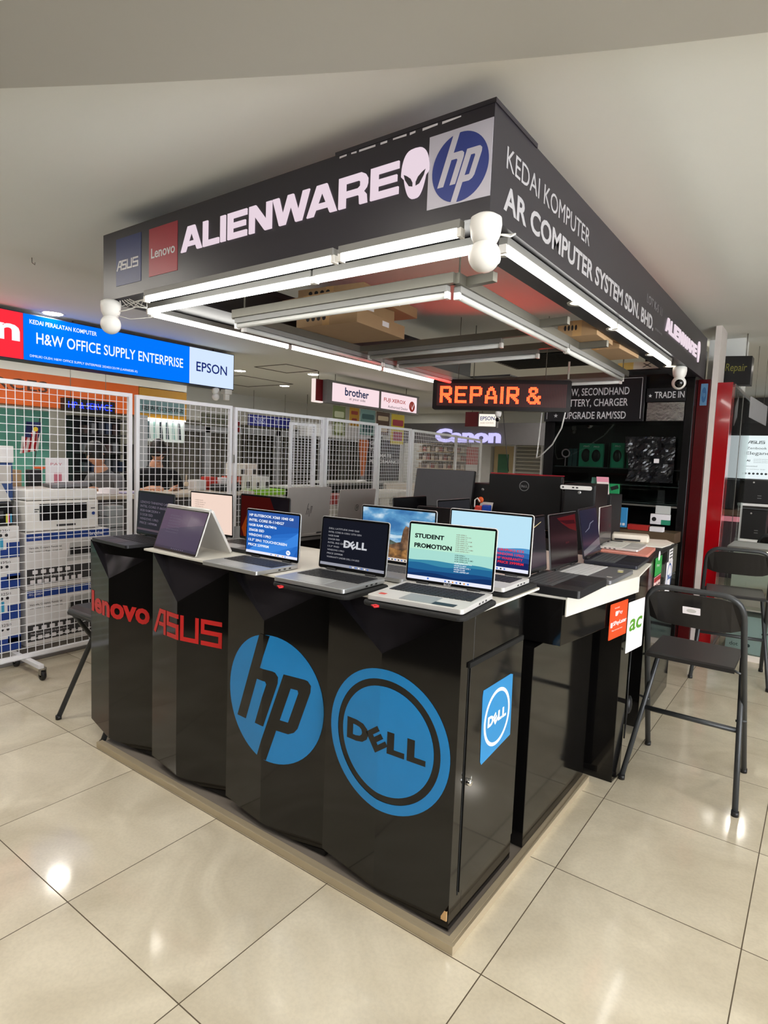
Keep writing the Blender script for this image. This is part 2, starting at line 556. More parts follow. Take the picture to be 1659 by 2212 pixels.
struct(MB().box((-14, -3.6, 0), (-4.8, -3.5, CEIL)).build('wall_front_left', mat('pale_blocking_wall', (120, 117, 110), .7)), 'added pale wall far left behind the viewer, muting bright reflections')  # added out of view so screens mirror grey instead of the bright world
struct(MB().box((-4.8, -2.2, 0), (3.0, -2.1, 2.572)).build('wall_front', mat('dark_reflected_wall', (34, 32, 31), .5)), 'unseen dark wall behind the viewer, sized to darken reflections')  # unseen wall, placed and lengthened so cabinet fronts and screens reflect dark
struct(MB().box((-14, 18, 0), (8, 18.1, CEIL)).build('wall_back', PAINT))

# recessed downlights
DL = [(-9.15, 3.80), (-14 + .6, 4.6), (-9.2, 7.0), (-6.2, 4.33), (-4.95, 1.15), (-2.45, 6.6), (-0.49, 4.75), (-0.87, 6.16), (0.15, 6.46),
      (2.3, 2.6), (1.35, 1.0), (1.3, 2.7), (2.4, 5.2), (-6.3, -1.2), (1.6, 8.8), (-3.6, 9.3), (-6.6, 7.2), (-11.6, 2.2), (-7.5, 10.6), (-11.5, 8.5), (-3.6, -0.7), (-5.75, .2), (-5.75, 1.6), (-5.75, 2.9), (-6.9, 5.9), (-4.4, 8.4), (-3.0, -.75), (-3.7, -.9), (-5.6, -.7), (-5.6, .9), (-5.65, 2.3), (-5.4, 5.0), (-6.2, -2.4), (-8.2, -1.6), (-7.3, .4)]  # hidden ones by the fence and kiosk are added to brighten them
DLB = [(.75, -.55), (-.3, -.78), (-1.0, -.92), (1.9, -1.2), (-1.9, -1.6), (0.1, -1.75), (4.0, -1.6), (-4.4, -4.6)]  # unseen, placed under the bulkhead to brighten the floor by the kiosk
def downlight_proto():
    t = thing('ceiling_downlight', 'recessed round ceiling downlight', 'ceiling light', (0, 0, 0), 0, 'recessed mall downlights')
    m = MB()
    m.lathe([(0.078, 0.0), (0.098, -0.006), (0.102, 0.0)], seg=28)
    m.build('trim_ring', WPLAS, t, world=False)
    d = MB(); d.lathe([(0.0, -0.0025), (0.077, -0.0025)], seg=24)
    d.build('lamp', glow('downlight', (255, 249, 238), DOWN_E), t, world=False)
    return t
DLAB = {0: 'ceiling downlight seen just under the blue part of the long lit shop sign', 2: 'ceiling downlight right of the long lit shop sign, lower of the two there',
        3: 'ceiling downlight right of the long lit shop sign, upper of the two there', 1: 'ceiling downlight far back at the left edge above the orange fascia'}
dl0 = downlight_proto()
for i, (x, y) in enumerate(DL + DLB):
    z = CEIL if i < len(DL) else 2.572
    lb_ = DLAB.get(i, 'unseen round ceiling downlight placed to brighten the floor' if i >= len(DL) else 'round mall ceiling downlight, one of a set partly added for light')
    if i == 0:
        dl0.location = (x, y, z); dl0['label'] = lb_
    else:
        copy_tree(dl0, (x, y, z), label=lb_)

# =================================================================== kiosk base
pl = thing('kiosk_plinth', 'low flat plinth with aluminium edge under the black kiosk cabinets', 'plinth', (-1.1, 0.6, 0))
MB().prism([(-2.115, .014), (-.108, .014), (-.108, 1.30), (-.64, 1.30), (-.64, 1.70), (-2.115, 1.70)], 0.0, 0.026).build('board', mat('plinth_grey', (120, 112, 104), 0.6), pl)
tr = MB()
tr.box((-2.13, 0.003, 0.0), (-0.098, 0.014, 0.030)); tr.box((-2.13, 0.014, 0.026), (-0.108, 0.034, 0.030))
tr.box((-0.108, 0.014, 0.0), (-0.098, 1.30, 0.030)); tr.box((-0.128, 0.034, 0.026), (-0.108, 1.30, 0.030))
tr.build('edge_trim', mat('beige_aluminium', (186, 172, 146), 0.4, 0.4), pl, bevel=0.001)

YF = 0.033
CABX = [-2.262, -1.726, -1.204, -0.670, -0.141]
CRX = [-2.068, -1.521, -0.979, -0.424]
APZ = [0.859, 0.838, 0.860, 0.858]
D_IN, ZT = 0.014, 1.028
E_IN = [0.070, 0.065, 0.038, 0.013]
def front_y(i):
    x0, x1, xc, za = CABX[i] + .003, CABX[i + 1] - .003, CRX[i], APZ[i]
    def f(x, z):
        if x <= xc:
            return YF + D_IN * (xc - x) / (xc - x0)
        return YF + E_IN[i] * (x - xc) / (x1 - xc)
    return f
def drape(mb, i, step=0.03):
    """lay flat vinyl on the folded cabinet front: cut at the fold and follow both leaves"""
    me = bpy.data.meshes.new('d'); me.from_pydata(mb.v, [], mb.f); me.update()
    me.polygons.foreach_set('material_index', mb.m)
    bm = bmesh.new(); bm.from_mesh(me)
    bmesh.ops.bisect_plane(bm, geom=bm.verts[:] + bm.edges[:] + bm.faces[:], plane_co=(CRX[i], 0, 0), plane_no=(1, 0, 0), dist=1e-6)
    f = front_y(i)
    for v in bm.verts:
        v.co.y += f(v.co.x, v.co.z) - YF
    out = MB()
    bm.verts.ensure_lookup_table(); bm.verts.index_update()
    out.v = [tuple(v.co) for v in bm.verts]
    out.f = [tuple(v.index for v in fc.verts) for fc in bm.faces]
    out.m = [fc.material_index for fc in bm.faces]
    out.s = [False] * len(out.f)
    bm.free(); bpy.data.meshes.remove(me)
    return out
FO = Vector((0, YF - 0.0012, 0))
NF = Vector((0, -1, 0))
cab_labels = [
    'glossy black folded-front cabinet at the left end, with red lower-case lettering',
    'glossy black folded-front cabinet with angular red lettering, second from the left',
    'glossy black folded-front cabinet with a blue disc cut by two black letters',
    'glossy black corner cabinet with a large blue ring emblem and a side door']
PEEL = mat('peeling_black_film_sheen', (62, 59, 64), 0.16, metal=.7, var=.25, scale=5.0, bump=.7, bdist=.02, ndet=1)  # grey sheen put into the colour and metal of the peeling film
CHIP = mat('bare_particle_board', (200, 160, 110), 0.9)
for i in range(4):
    x0, x1, xc, za = CABX[i] + .003, CABX[i + 1] - .003, CRX[i], APZ[i]
    if i == 3: x1 = CABX[4]
    t = thing('display_cabinet', cab_labels[i], 'cabinet', ((x0 + x1) / 2, 0.28, 0.0), 0, 'black display cabinets along the kiosk front')
    zb = 0.0 if i == 0 else 0.0305
    b = MB(); b.box((x0 if i else x0 + .21, YF + 0.0905, 0.0305), (x1, 0.50, ZT))
    b.build('body', BLACK, t, bevel=0.0015)
    A, B, Cc = (x0, YF + D_IN, 0.100 if i == 0 else 0.078), (xc, YF, 0.058 if i < 3 else 0.05), (x1, YF + E_IN[i], 0.032)
    F = (xc, YF, za)
    # the upper triangle leans back from its point to the worktop
    Dd2 = (x1, YF + E_IN[i], ZT)
    E2 = (x0, YF + D_IN, ZT)
    p = MB()
    yb = YF + 0.090
    p.face([A, B, F, E2]); p.face([B, Cc, Dd2, F])
    yl = YF + .028 if i == 0 else yb
    Ab, Bb, Cb, Db, Eb = [(q[0], yy_, q[2]) for q, yy_ in ((A, yl), (B, (yl + yb) / 2 - .01 if i == 0 else yb), (Cc, yb), (Dd2, yb), (E2, yl))]
    p.face([A, E2, Eb, Ab]); p.face([Cc, Cb, Db, Dd2]); p.face([A, Ab, Bb, B]); p.face([B, Bb, Cb, Cc])
    p.face([E2, Dd2, Db, Eb])
    p.face([Ab, Eb, Db, Cb, Bb])
    p.build('folded_front', BLACK, t)
    E3, D3 = (E2[0] + .004, E2[1] + .045, ZT), (Dd2[0] - .004, Dd2[1] + .045, ZT)
    p = MB(); p.face([E3, F, D3]); p.face([E2, F, E3]); p.face([D3, F, Dd2]); p.build('top_facet', PEEL, t)
    L = MB()
    if i == 0:
        L.text('lenovo', (-2.246, FO.y, 0.667), X, Z, 0.440, 0.108, bold=0.035, n=NF, t=0.0006)
        drape(L, i).build('lettering', REDV, t)
    elif i == 1:
        put_polys(L, asus_polys(), (-1.708, FO.y, 0.672), X, Z, NF, 0.435, 0.112, 4.08, 1.0)
        drape(L, i).build('lettering', REDV, t)
    elif i == 2:
        L.plate(ellipse(-0.938, 0.562, 0.2425, 0.247, 64), FO, X, Z, NF, 0.0005)
        drape(L, i).build('emblem', BLUE, t)
        K2 = MB()
        for q in hp_polys():
            K2.plate([(-0.938 + 0.2425 * px, 0.562 + 0.247 * pz) for px, pz in q], FO + NF * 0.0006, X, Z, NF, 0.0005)
        drape(K2, i).build('emblem_letters', BLACK, t)
    else:
        cx, cz = -0.4, 0.568
        def ring(mbb, r0, r1, off):
            o_ = ellipse(cx, cz, r1, r1, 72); n_ = ellipse(cx, cz, r0, r0, 72)
            for k in range(72):
                k2 = (k + 1) % 72
                mbb.plate([o_[k], o_[k2], n_[k2], n_[k]], FO + NF * off, X, Z, NF, 0.0005)
        ring(L, 0.207, 0.240, 0); L.plate(ellipse(cx, cz, 0.183, 0.183, 72), FO, X, Z, NF, 0.0005)
        drape(L, i).build('emblem', BLUE, t)
        K2 = MB(); dell_letters(K2, (cx - 0.163, FO.y - 0.0008, cz - 0.036), X, Z, NF, 0.318, 0.074, 0.055)
        drape(K2, i).build('emblem_letters', BLACK, t)
        c = MB(); c.raw([(-0.1405, .0320, .072), (-0.1405, .0320, .105), (-0.148, .0320, .105), (-0.16, .0320, .082), (-0.16, .0320, .072)], [(0, 1, 2, 3, 4)])
        c.raw([(-0.1402, .032, .072), (-0.1402, .036, .072), (-0.1402, .036, .105), (-0.1402, .032, .105)], [(0, 1, 2, 3)])
        c.build('chipped_corner', CHIP, t)
        dm = MB(); dm.box((-0.1410, 0.100, 0.130), (-0.1355, 0.496, 0.862))
        dr = dm.build('door', BLACK, t, bevel=0.0012)
        g = MB(); g.box((-0.1412, 0.092, 0.862), (-0.1345, 0.496, 0.878)); g.box((-0.1412, 0.094, 0.122), (-0.1402, 0.100, 0.862))
        g.build('door_gap', mat('shadow_gap', (4, 4, 4), 0.9, var=0), t)
        k = MB(); k.lathe([(0.0, 0.012), (0.008, 0.012), (0.011, 0.009), (0.011, 0)], (-0.1355, 0.122, 0.487), X); k.box((-0.1235, 0.1212, 0.482), (-0.1228, 0.1228, 0.492))
        k.tube([(-0.1265, 0.122, 0.492), (-0.124, 0.119, 0.505), (-0.125, 0.121, 0.512)], 0.0012)
        k.build('lock', CHROME, dr)
        s = MB(); s.plate([(0.197, 0.522), (0.206, 0.510), (0.424, 0.535), (0.418, 0.756), (0.40, 0.762), (0.194, 0.762), (0.190, 0.74)], (-0.1350, 0, 0), Y, Z, X, 0.0006)
        st = s.build('sticker', mat('sticker_blue', (38, 128, 186), 0.35), dr)
        q = MB()
        o_ = ellipse(0.307, 0.640, 0.098, 0.098, 56); n_ = ellipse(0.307, 0.640, 0.086, 0.086, 56)
        for kk in range(56):
            k2 = (kk + 1) % 56
            q.plate([o_[kk], o_[k2], n_[k2], n_[kk]], (-0.1342, 0, 0), Y, Z, X, 0.0004)
        dell_letters(q, (-0.1341, 0.307 - 0.070, 0.640 - 0.018), Y, Z, X, 0.140, 0.036, 0.05)
        q.build('sticker_emblem', mat('sticker_white', (236, 236, 236), 0.4), dr)

# worktop of the front run
wt = MB(); wt.box((-2.255, 0.10, ZT), (-1.80, 0.66, ZT + 0.004)); wt.box((-2.255, 0.66, ZT), (-1.55, 1.72, ZT + 0.004))
tag(wt.build('worktop', BLACKM), 'black worktop at the left end of the kiosk under the dark laptop', 'worktop')
wt = MB(); wt.prism([(-1.80, 0.05), (-0.128, 0.042), (-0.128, 0.60), (-0.45, 0.66), (-1.80, 0.66)], ZT, ZT + 0.009)
tag(wt.build('worktop', WHITE, bevel=0.001), 'white sheet worktop under the laptops along the kiosk front', 'worktop')
sc_ = MB(); sc_.box((-2.11, 0.52, 0.0265), (-1.56, 1.70, ZT))
tag(sc_.build('side_counter', BLACK, bevel=0.002), 'black counter block along the left side of the kiosk', 'counter')
inner = MB(); inner.box((-1.54, 0.52, 0.0265), (-0.66, 0.66, ZT))
tag(inner.build('support_panel', BLACKM), 'black support panel behind the front cabinets under the white worktop', 'panel')

# return run on the right
rc = thing('return_cabinet', 'black angled counter along the right side of the kiosk, under a white-edged worktop', 'counter', (-0.35, 1.4, 0))
b = MB(); b.prism([(-0.62, 0.585), (-0.128, 0.585), (-0.128, 1.296), (-0.62, 1.296)], 0.0305, 0.812)
b.build('base', BLACK, rc, bevel=0.0015)
TOPP = [(-0.62, 0.62), (-0.058, 0.66), (0.032, 1.36), (-0.012, 1.80), (-0.045, 2.05), (-0.072, 2.85), (-0.44, 2.85), (-0.44, 1.90), (-0.62, 1.90)]
b = MB(); b.prism(TOPP, 0.815, 0.992); b.build('overhang', BLACK, rc, bevel=0.0015)
b = MB(); b.prism([(-0.40, 1.36), (-0.012, 1.36), (-0.004, 1.475), (-0.40, 1.475)], 0.0, 0.814); b.build('side_fin', BLACK, rc, bevel=0.0015)
b = MB(); b.prism([(-0.43, 1.99), (-0.052, 1.99), (-0.062, 2.80), (-0.43, 2.80)], 0.04, 0.814); b.build('base', BLACK, rc, bevel=0.0015)
b = MB(); b.box((-0.60, 1.48, 0.0), (-0.42, 1.98, 0.814)); b.build('back_panel', BLACKM, rc)
wt = MB(); wt.prism([(-0.62, 0.605), (-0.050, 0.668), (0.040, 1.362), (-0.004, 1.80), (-0.62, 1.80)], 0.992, 1.001)
p0, p1 = Vector((-0.052, 0.668, 0)), Vector((0.038, 1.362, 0))
d_ = (p1 - p0); nrm = Vector((d_.y, -d_.x, 0)).normalized()
wt.obox(p0 + Z * 0.928 + nrm * .001, d_, nrm * 0.006, Z * 0.073)
wtr = wt.build('worktop', WHITE, bevel=0.001)
tag(wtr, 'white worktop with a deep folded front edge on the right-hand counter', 'worktop')
wt = MB(); wt.prism([(-0.44, 1.8005), (-0.012, 1.8005), (-0.045, 2.05), (-0.072, 2.85), (-0.44, 2.85)], 0.992, 1.0)
tag(wt.build('worktop', BLACKM), 'dark worktop at the far end of the right-hand counter', 'worktop')
cord = MB(); cord.tube([(0.0, 1.495, 0.62), (-0.003, 1.50, 0.45), (-0.0, 1.50, 0.30), (-0.01, 1.53, 0.16)], 0.004); cord.ball((-0.02, 1.62, 0.30), 0.03, 12, 6, (0.5, 1, 1.6))
tag(cord.build('cable', DARK), 'thin dark cable hanging beside the counter fin, behind the front bar stool', 'cable')

# stickers and notices on the right-hand counter
def sheet(name, label, cat, o, u, w_, h_, mats, fn=None, t=0.0015):
    """paper notice: lower-left corner o, width along u, on a vertical face"""
    u = Vector(u).normalized(); n = u.cross(Z)
    m = MB(); m.plate(rrect(0, 0, w_, h_, min(w_, h_) * 0.03, 3), o, u, Z, n, t)
    if fn:
        fn(m, Vector(o) + n * (t + 0.0004), u, n)
    return tag(m.build(name, mats), label, cat)
uR = d_.normalized()
def on_edge(s, z, off=0.003):
    return p0 + uR * s + Vector((0.006, 0, 0)) * 0 + nrm * off + Z * z
INK = mat('print_ink', (30, 30, 34), 0.6)
WPAPER = mat('white_paper', (232, 228, 232), 0.7, var=0.02)
OR = mat('orange_paper', (214, 72, 28), 0.45)
def f_or(m, o, u, n):
    m.use(1)
    m.text('we accept', o + u * .045 + Z * .128, u, Z, .05, .008, n=n)
    m.text('Pay', o + u * .082 + Z * .098, u, Z, .05, .02, n=n); m.plate(rrect(.055, .098, .078, .118, .004), o, u, Z, n, .0004)
    m.text('SPayLater', o + u * .038 + Z * .052, u, Z, .14, .024, .02, n=n); m.plate(rrect(.012, .052, .032, .074, .004), o, u, Z, n, .0004)
    m.text('Buy now pay later', o + u * .03 + Z * .033, u, Z, .11, .007, n=n)
sheet('payment_notice', 'orange payment notice on the right-hand counter, left of the white sheet', 'notice', on_edge(0.405, 0.757), uR, 0.185, 0.155, [OR, WPAPER], f_or)
GREENI = mat('lime_green_ink', (84, 146, 36), 0.5)
def f_ac(m, o, u, n):
    m.use(1); m.text('ac', o + u * .022 + Z * .095, u, Z, .15, .055, .02, shear=.12, n=n)
sheet('logo_sheet', 'white hanging sheet with green lettering beside the orange notice on the counter', 'notice', on_edge(0.602, 0.660), uR, 0.190, 0.232, [WPAPER, GREENI], f_ac)
uS = (Vector((-0.072, 2.85, 0)) - Vector((-0.045, 2.05, 0))).normalized(); nS = uS.cross(Z)
def on_far(y, z):
    return Vector((-0.045 - (y - 2.05) * 0.03375, y, z)) + nS * 0.003
GREENP = mat('green_paper', (44, 150, 66), 0.5)
PINKP = mat('pale_pink_paper', (226, 190, 186), 0.6)
def f_gr(m, o, u, n):
    m.use(1); m.plate(ellipse(.10, .11, .028, .028, 20), o, u, Z, n, .0004)
    m.text('Pay', o + u * .05 + Z * .045, u, Z, .09, .02, n=n)
sheet('payment_notice', 'green payment sticker at the far end of the right-hand counter', 'notice', on_far(2.08, .885), uS, .20, .105, [GREENP, WPAPER], f_gr)
def f_pr(m, o, u, n):
    m.use(1); m.plate([(0, .108), (.19, .108), (.19, .135), (0, .135)], o, u, Z, n, .0004)
    m.use(2)
    for r_ in range(4):
        for c_ in range(3):
            m.plate([(.015 + c_ * .06, .012 + r_ * .023), (.05 + c_ * .06, .012 + r_ * .023), (.05 + c_ * .06, .024 + r_ * .023), (.015 + c_ * .06, .024 + r_ * .023)], o, u, Z, n, .0004)
sheet('price_list', 'small red-headed price list under the green payment sticker', 'notice', on_far(2.08, .742), uS, .19, .138, [PINKP, mat('dark_red_ink', (150, 30, 34), .5), INK], f_pr)
def f_de(m, o, u, n):
    m.use(1)
    oo, nn_ = ellipse(.11, .10, .085, .085, 36), ellipse(.11, .10, .074, .074, 36)
    for kk in range(36):
        k2 = (kk + 1) % 36
        m.plate([oo[kk], oo[k2], nn_[k2], nn_[kk]], o, u, Z, n, .0004)
    dell_letters(m, o + u * .055 + Z * .084, u, Z, n, .11, .032, .05)
sheet('logo_sheet', 'white rounded sheet with a blue ring emblem at the far end of the right-hand counter', 'notice', on_far(2.46, .72), uS, .21, .20, [WPAPER, mat('navy_ink', (40, 84, 160), .5)], f_de)
def f_bc(m, o, u, n):
    m.use(1)
    for r_ in range(5):
        m.plate([(.02, .03 + r_ * .02), (.12, .03 + r_ * .02), (.12, .038 + r_ * .02), (.02, .038 + r_ * .02)], o, u, Z, n, .0004)
sheet('price_tag', 'small white tag hanging below the papers at the far end of the right-hand counter', 'tag', on_far(2.52, .905) , uS, .13, .088, [WPAPER, INK], f_bc)

# =================================================================== canopy
cy0, cx1, cx0, zb, zt, cy1 = 0.158, -0.182, -2.332, 2.224, 2.546, 4.015
cn = thing('kiosk_canopy', 'large black hanging canopy sign over the kiosk with brand lettering on two sides', 'canopy', (-1.25, 1.9, 2.2))
f = MB(); f.box((cx0, cy0, zb), (cx1, cy0 + 0.02, zt)); f.build('front_fascia', BLACKS, cn)
f = MB(); f.box((cx1 - 0.02, cy0 + 0.0201, zb), (cx1, cy1, zt)); f.build('side_fascia', BLACKS, cn)
f = MB(); f.box((cx0, cy0 + 0.0201, zb), (cx0 + 0.02, 3.45, zt)); f.build('end_fascia', BLACKS, cn)
f = MB()
f.box((cx0 + .02, cy0 + .02, zb + .002), (cx1 - .02, cy0 + 0.24, zb + 0.014))
f.box((-0.374, cy0 + .24, zb + .002), (cx1 - .02, 3.86, zb + 0.014))
f.box((cx0 + .02, cy0 + .24, zb + .002), (-1.93, 3.45, zb + 0.014))
f.box((-1.93, 3.30, zb + .002), (-1.55, 3.45, zb + 0.014))
f.build('soffit', mat('soffit_black', (30, 29, 32), 0.42), cn)
f = MB()
for (a, b) in (((-0.374, .398, zb + .014), (-0.362, 3.6, zb + 0.10)), ((-1.942, .398, zb + .014), (-1.93, 3.3, zb + 0.16))):
    f.box(a, b)
f.build('soffit_upstand', BLACKM, cn)
# torn white strip along the top of the front
f = MB()
rs = random.Random(3)
x = -0.78
while x < -0.36:
    w_ = rs.uniform(.02, .07)
    f.plate([(x, zt - .013 - rs.uniform(0, .003)), (x + w_, zt - .012 - rs.uniform(0, .003)), (x + w_, zt - .009 + rs.uniform(0, .002)), (x, zt - .008)], (0, cy0 - .0006, 0), X, Z, NF, 0.0006)
    x += w_ + rs.uniform(.006, .03)
f.build('torn_strip', WPAPER, cn)
f = MB()
f.prism([(-0.80, cy0 - .002), (cx1 + .004, cy0 - .002), (cx1 + .004, 0.47), (cx1 - .01, 0.47), (cx1 - .01, cy0 + .01), (-0.80, cy0 + .01)], zt - .004, zt + .010)
f.build('top_flashing', BLACKS, cn)

def pos(name, mb, m, parent=cn): return mb.build(name, m, parent)
SO = Vector((0, cy0 - 0.0008, 0))
NAVYP = mat('panel_navy', (34, 48, 104), 0.4); REDP = mat('panel_red', (166, 46, 60), 0.4)
LETW = mat('letter_white', (214, 212, 214), 0.4)
q = MB(); q.box((-2.213, SO.y - .001, 2.281), (-2.000, cy0 + .0002, 2.504)); pos('blue_panel', q, NAVYP)
q = MB(); put_polys(q, asus_polys(), (-2.206, SO.y - .0012, 2.352), X, Z, NF, 0.188, 0.046, 4.08, 1.0); pos('blue_panel_lettering', q, LETW)
q = MB(); q.box((-1.934, SO.y - .001, 2.288), (-1.717, cy0 + .0002, 2.502)); pos('red_panel', q, REDP)
q = MB(); q.text('Lenovo', (-1.916, SO.y - .0012, 2.367), X, Z, 0.182, 0.045, .012, n=NF, t=.0005); pos('red_panel_lettering', q, LETW)
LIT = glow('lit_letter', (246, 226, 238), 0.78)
WP, WW = wide_polys()
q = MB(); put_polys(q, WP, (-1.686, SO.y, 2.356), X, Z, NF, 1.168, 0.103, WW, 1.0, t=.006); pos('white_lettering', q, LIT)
# teardrop face emblem with two slanted eyes
hd = [(-.0, -.078)]
for a in range(0, 21):
    th = math.pi * a / 20
    ww = 0.053
    yy = .077 * math.cos(math.pi - th)
    hd.append((ww * (math.sin(th) ** .62) * (0.62 + .38 * (yy + .077) / .154 if yy < 0 else 1.0 * (1 if True else 0)) * (1 if yy > 0 else 1), yy))
hr = [p for p in hd[1:-1]]
hdp = [(x_, y_) for x_, y_ in hr] + [(0, .0775)] + [(-x_, y_) for x_, y_ in reversed(hr)] + [(0, -.0775)]
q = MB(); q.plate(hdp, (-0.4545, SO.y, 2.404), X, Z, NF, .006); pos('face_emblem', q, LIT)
q = MB()
eye = [(.006, -.040), (.020, -.036), (.036, -.014), (.042, .004), (.030, -.002), (.014, -.014), (.006, -.028)]
for s_ in (1, -1):
    q.plate([(s_ * a, b) for a, b in eye], (-0.4545, SO.y - .0062, 2.404), X, Z, NF, .0005)
pos('face_emblem_eyes', q, BLACKS)
q = MB(); q.box((-0.405, SO.y - .001, 2.280), (-0.1835, cy0 + .0002, 2.502)); pos('emblem_panel', q, mat('pale_panel', (196, 192, 204), 0.4))
q = MB(); q.plate(ellipse(-0.291, 2.386, 0.0985, 0.102, 56), SO + NF * .0012, X, Z, NF, .0005); pos('emblem_disc', q, mat('emblem_blue', (48, 62, 132), 0.4))
q = MB()
for pp in hp_polys():
    q.plate([(-0.291 + 0.0985 * a, 2.386 + 0.103 * b) for a, b in pp], SO + NF * .0018, X, Z, NF, .0005)
pos('emblem_letters', q, mat('pale_panel'))
# right side lettering (runs away from the viewer along +Y)
RO = cx1 + 0.0006
q = MB()
q.text('KEDAI KOMPUTER', (RO, 0.252, 2.394), Y, Z, 0.80, 0.066, 0.0, n=X, t=.0005); pos('upper_lettering', q, mat('letter_grey', (176, 174, 178), 0.4))
q = MB(); q.text('AR COMPUTER SYSTEM SDN. BHD.', (RO, 0.247, 2.270), Y, Z, 1.975, 0.078, 0.026, n=X, t=.0005); pos('main_lettering', q, mat('letter_grey'))
q = MB(); q.text('LOT K-S 11', (RO, 2.04, 2.392), Y, Z, 0.37, 0.046, 0.0, n=X, t=.0005)
q.text('(1123706-X)', (RO, 2.27, 2.286), Y, Z, 0.18, 0.014, 0.0, n=X, t=.0005); pos('small_lettering', q, mat('letter_dim', (120, 118, 122), 0.4))
q = MB(); put_polys(q, WP, (RO, 2.52, 2.330), Y, Z, X, 1.05, 0.085, WW, 1.0, t=.006)
q.plate([(p[0] * .9, p[1]) for p in hdp], (RO, 3.66, 2.385), Y, Z, X, .006); pos('white_lettering', q, LIT)

# downlights let into the canopy soffit
for i, (x, y) in enumerate(((-0.285, 0.475), (-0.285, 1.26), (-0.285, 1.86), (-0.285, 2.72), (-0.285, 3.25), (-2.09, 1.55), (-2.09, 2.35), (-2.09, 2.95))):
    t = thing('canopy_downlight', ('%s round downlight from the front, on the right side of the canopy underside' % ORD[i]) if i < 5 else ('%s round downlight from the front, on the left side of the canopy underside' % ORD[i - 5]), 'ceiling light', (x, y, zb + .002), 0, 'downlights in the canopy underside')
    m = MB(); m.lathe([(0.036, 0.0), (0.048, -0.006), (0.050, 0.0)], seg=22); m.build('trim_ring', mat('satin_silver', (200, 198, 190), .3, .6), t, world=False)
    m = MB(); m.lathe([(0.0, -.002), (0.036, -.002)], seg=20); m.build('lamp', glow('canopy_lamp', (255, 246, 226), 2.2 if i not in (0,) else 2.2), t, world=False)

# lit tube battens under the canopy
def batten(a, b, lab, zc=2.186, lit=True, grp='lit tube battens under the canopy', cat='tube light', name='tube_light'):
    a, b = Vector((*a, zc)), Vector((*b, zc))
    c = (a + b) / 2
    d = (b - a).normalized(); s = d.cross(Z)
    t = thing(name, lab, cat, c + Z * .0, 0, grp)
    h = MB(); h.obox(a - s * .016 + Z * .012, b - a, s * .032, Z * .0255); h.build('housing', mat('batten_grey', (132, 131, 128), .5), t, bevel=.002)
    for q_ in (a - d * .004, b - d * .010):
        e = MB(); e.obox(q_ - s * .013 - Z * .014, d * .014, s * .026, Z * .027); e.build('end_holder', WPLAS, t)
    u_ = MB(); u_.tube([a + d * .010, b - d * .010], 0.0125, 12); u_.build('tube', TUBEON if lit else TUBEOFF, t)
    return t
batten((-1.945, .151), (-.78, .151), 'long lit tube batten along the front edge under the wide lit lettering')
batten((-.755, .151), (-.27, .151), 'short lit tube batten along the front edge under the blue disc panel')
batten((-2.165, .305), (-1.03, .305), 'left lit tube batten in the second row behind the front edge')
batten((-1.02, .305), (-.28, .305), 'right lit tube batten in the second row, ending behind the round white camera')
batten((-2.20, .335), (-2.20, 1.33), 'nearest of the three lit tube battens along the left end of the canopy')
batten((-2.20, 1.34), (-2.20, 2.34), 'middle of the three lit tube battens along the left end of the canopy')
batten((-2.20, 2.35), (-2.20, 3.33), 'farthest of the three lit tube battens along the left end of the canopy')
batten((-0.222, .34), (-0.222, 1.62), 'nearer lit tube batten under the right side of the canopy')
batten((-0.222, 1.63), (-0.222, 2.90), 'farther lit tube batten under the right side of the canopy')

# inner hanging frame
fr = thing('suspended_grid', 'rectangular steel frame hung inside the canopy', 'frame', (-1.15, 1.9, 2.17))
def bar(m, a, b, w_=.034, z0=2.165, z1=2.205):
    a, b = Vector((*a, 0)), Vector((*b, 0)); d = (b - a).normalized(); s = d.cross(Z)
    m.obox(a - s * w_ / 2 + Z * z0, b - a, s * w_, Z * (z1 - z0))
FA, FB, FC, FD = (-1.80, .55), (-.515, .545), (-.585, 3.25), (-1.86, 3.27)
for a, b in ((FA, FB), (FB, FC), (FC, FD), (FD, FA)):
    m = MB(); bar(m, a, b); m.build('frame_bar', STEEL, fr, bevel=.001)
for a, b in (((-1.83, 1.60), (-.55, 1.56)), ((-1.84, 1.98), (-.56, 1.95)), ((-.53, .62), (-.375, .60)), ((-.545, 1.41), (-.375, 1.40)), ((-.56, 2.05), (-.375, 2.04))):
    m = MB(); bar(m, a, b, .03, 2.167, 2.203); m.build('cross_bar', STEEL, fr, bevel=.001)
for x, y in ((-1.78, .60), (-.53, .60), (-.60, 3.2), (-1.84, 3.2)):
    m = MB(); m.cyl((x, y, 2.2), (x, y, CEIL), .004, 8); m.build('hanger_rod', STEEL, fr)
off = dict(lit=False, grp='unlit tube battens on the hanging frame', zc=2.128)
batten((-1.79, .56), (-.55, .555), 'unlit white tube batten along the front bar of the hanging frame', **off)
batten((-.525, .58), (-.545, 1.85), 'nearer unlit tube batten along the right bar of the hanging frame', **off)
batten((-.547, 1.87), (-.58, 3.12), 'farther unlit tube batten along the right bar of the hanging frame', **off)
batten((-1.81, .62), (-1.835, 1.85), 'nearer unlit tube batten along the left bar of the hanging frame', **off)
batten((-1.836, 1.87), (-1.855, 3.1), 'farther unlit tube batten along the left bar of the hanging frame', **off)
batten((-1.74, 1.60), (-.80, 1.565), 'unlit tube batten on the first cross bar below the cardboard boxes', **off)
batten((-1.78, 1.98), (-.75, 1.955), 'unlit tube batten on the second cross bar', **off)
batten((-1.78, 3.26), (-.62, 3.245), 'unlit tube batten along the rear bar of the hanging frame, above the red display', **off)

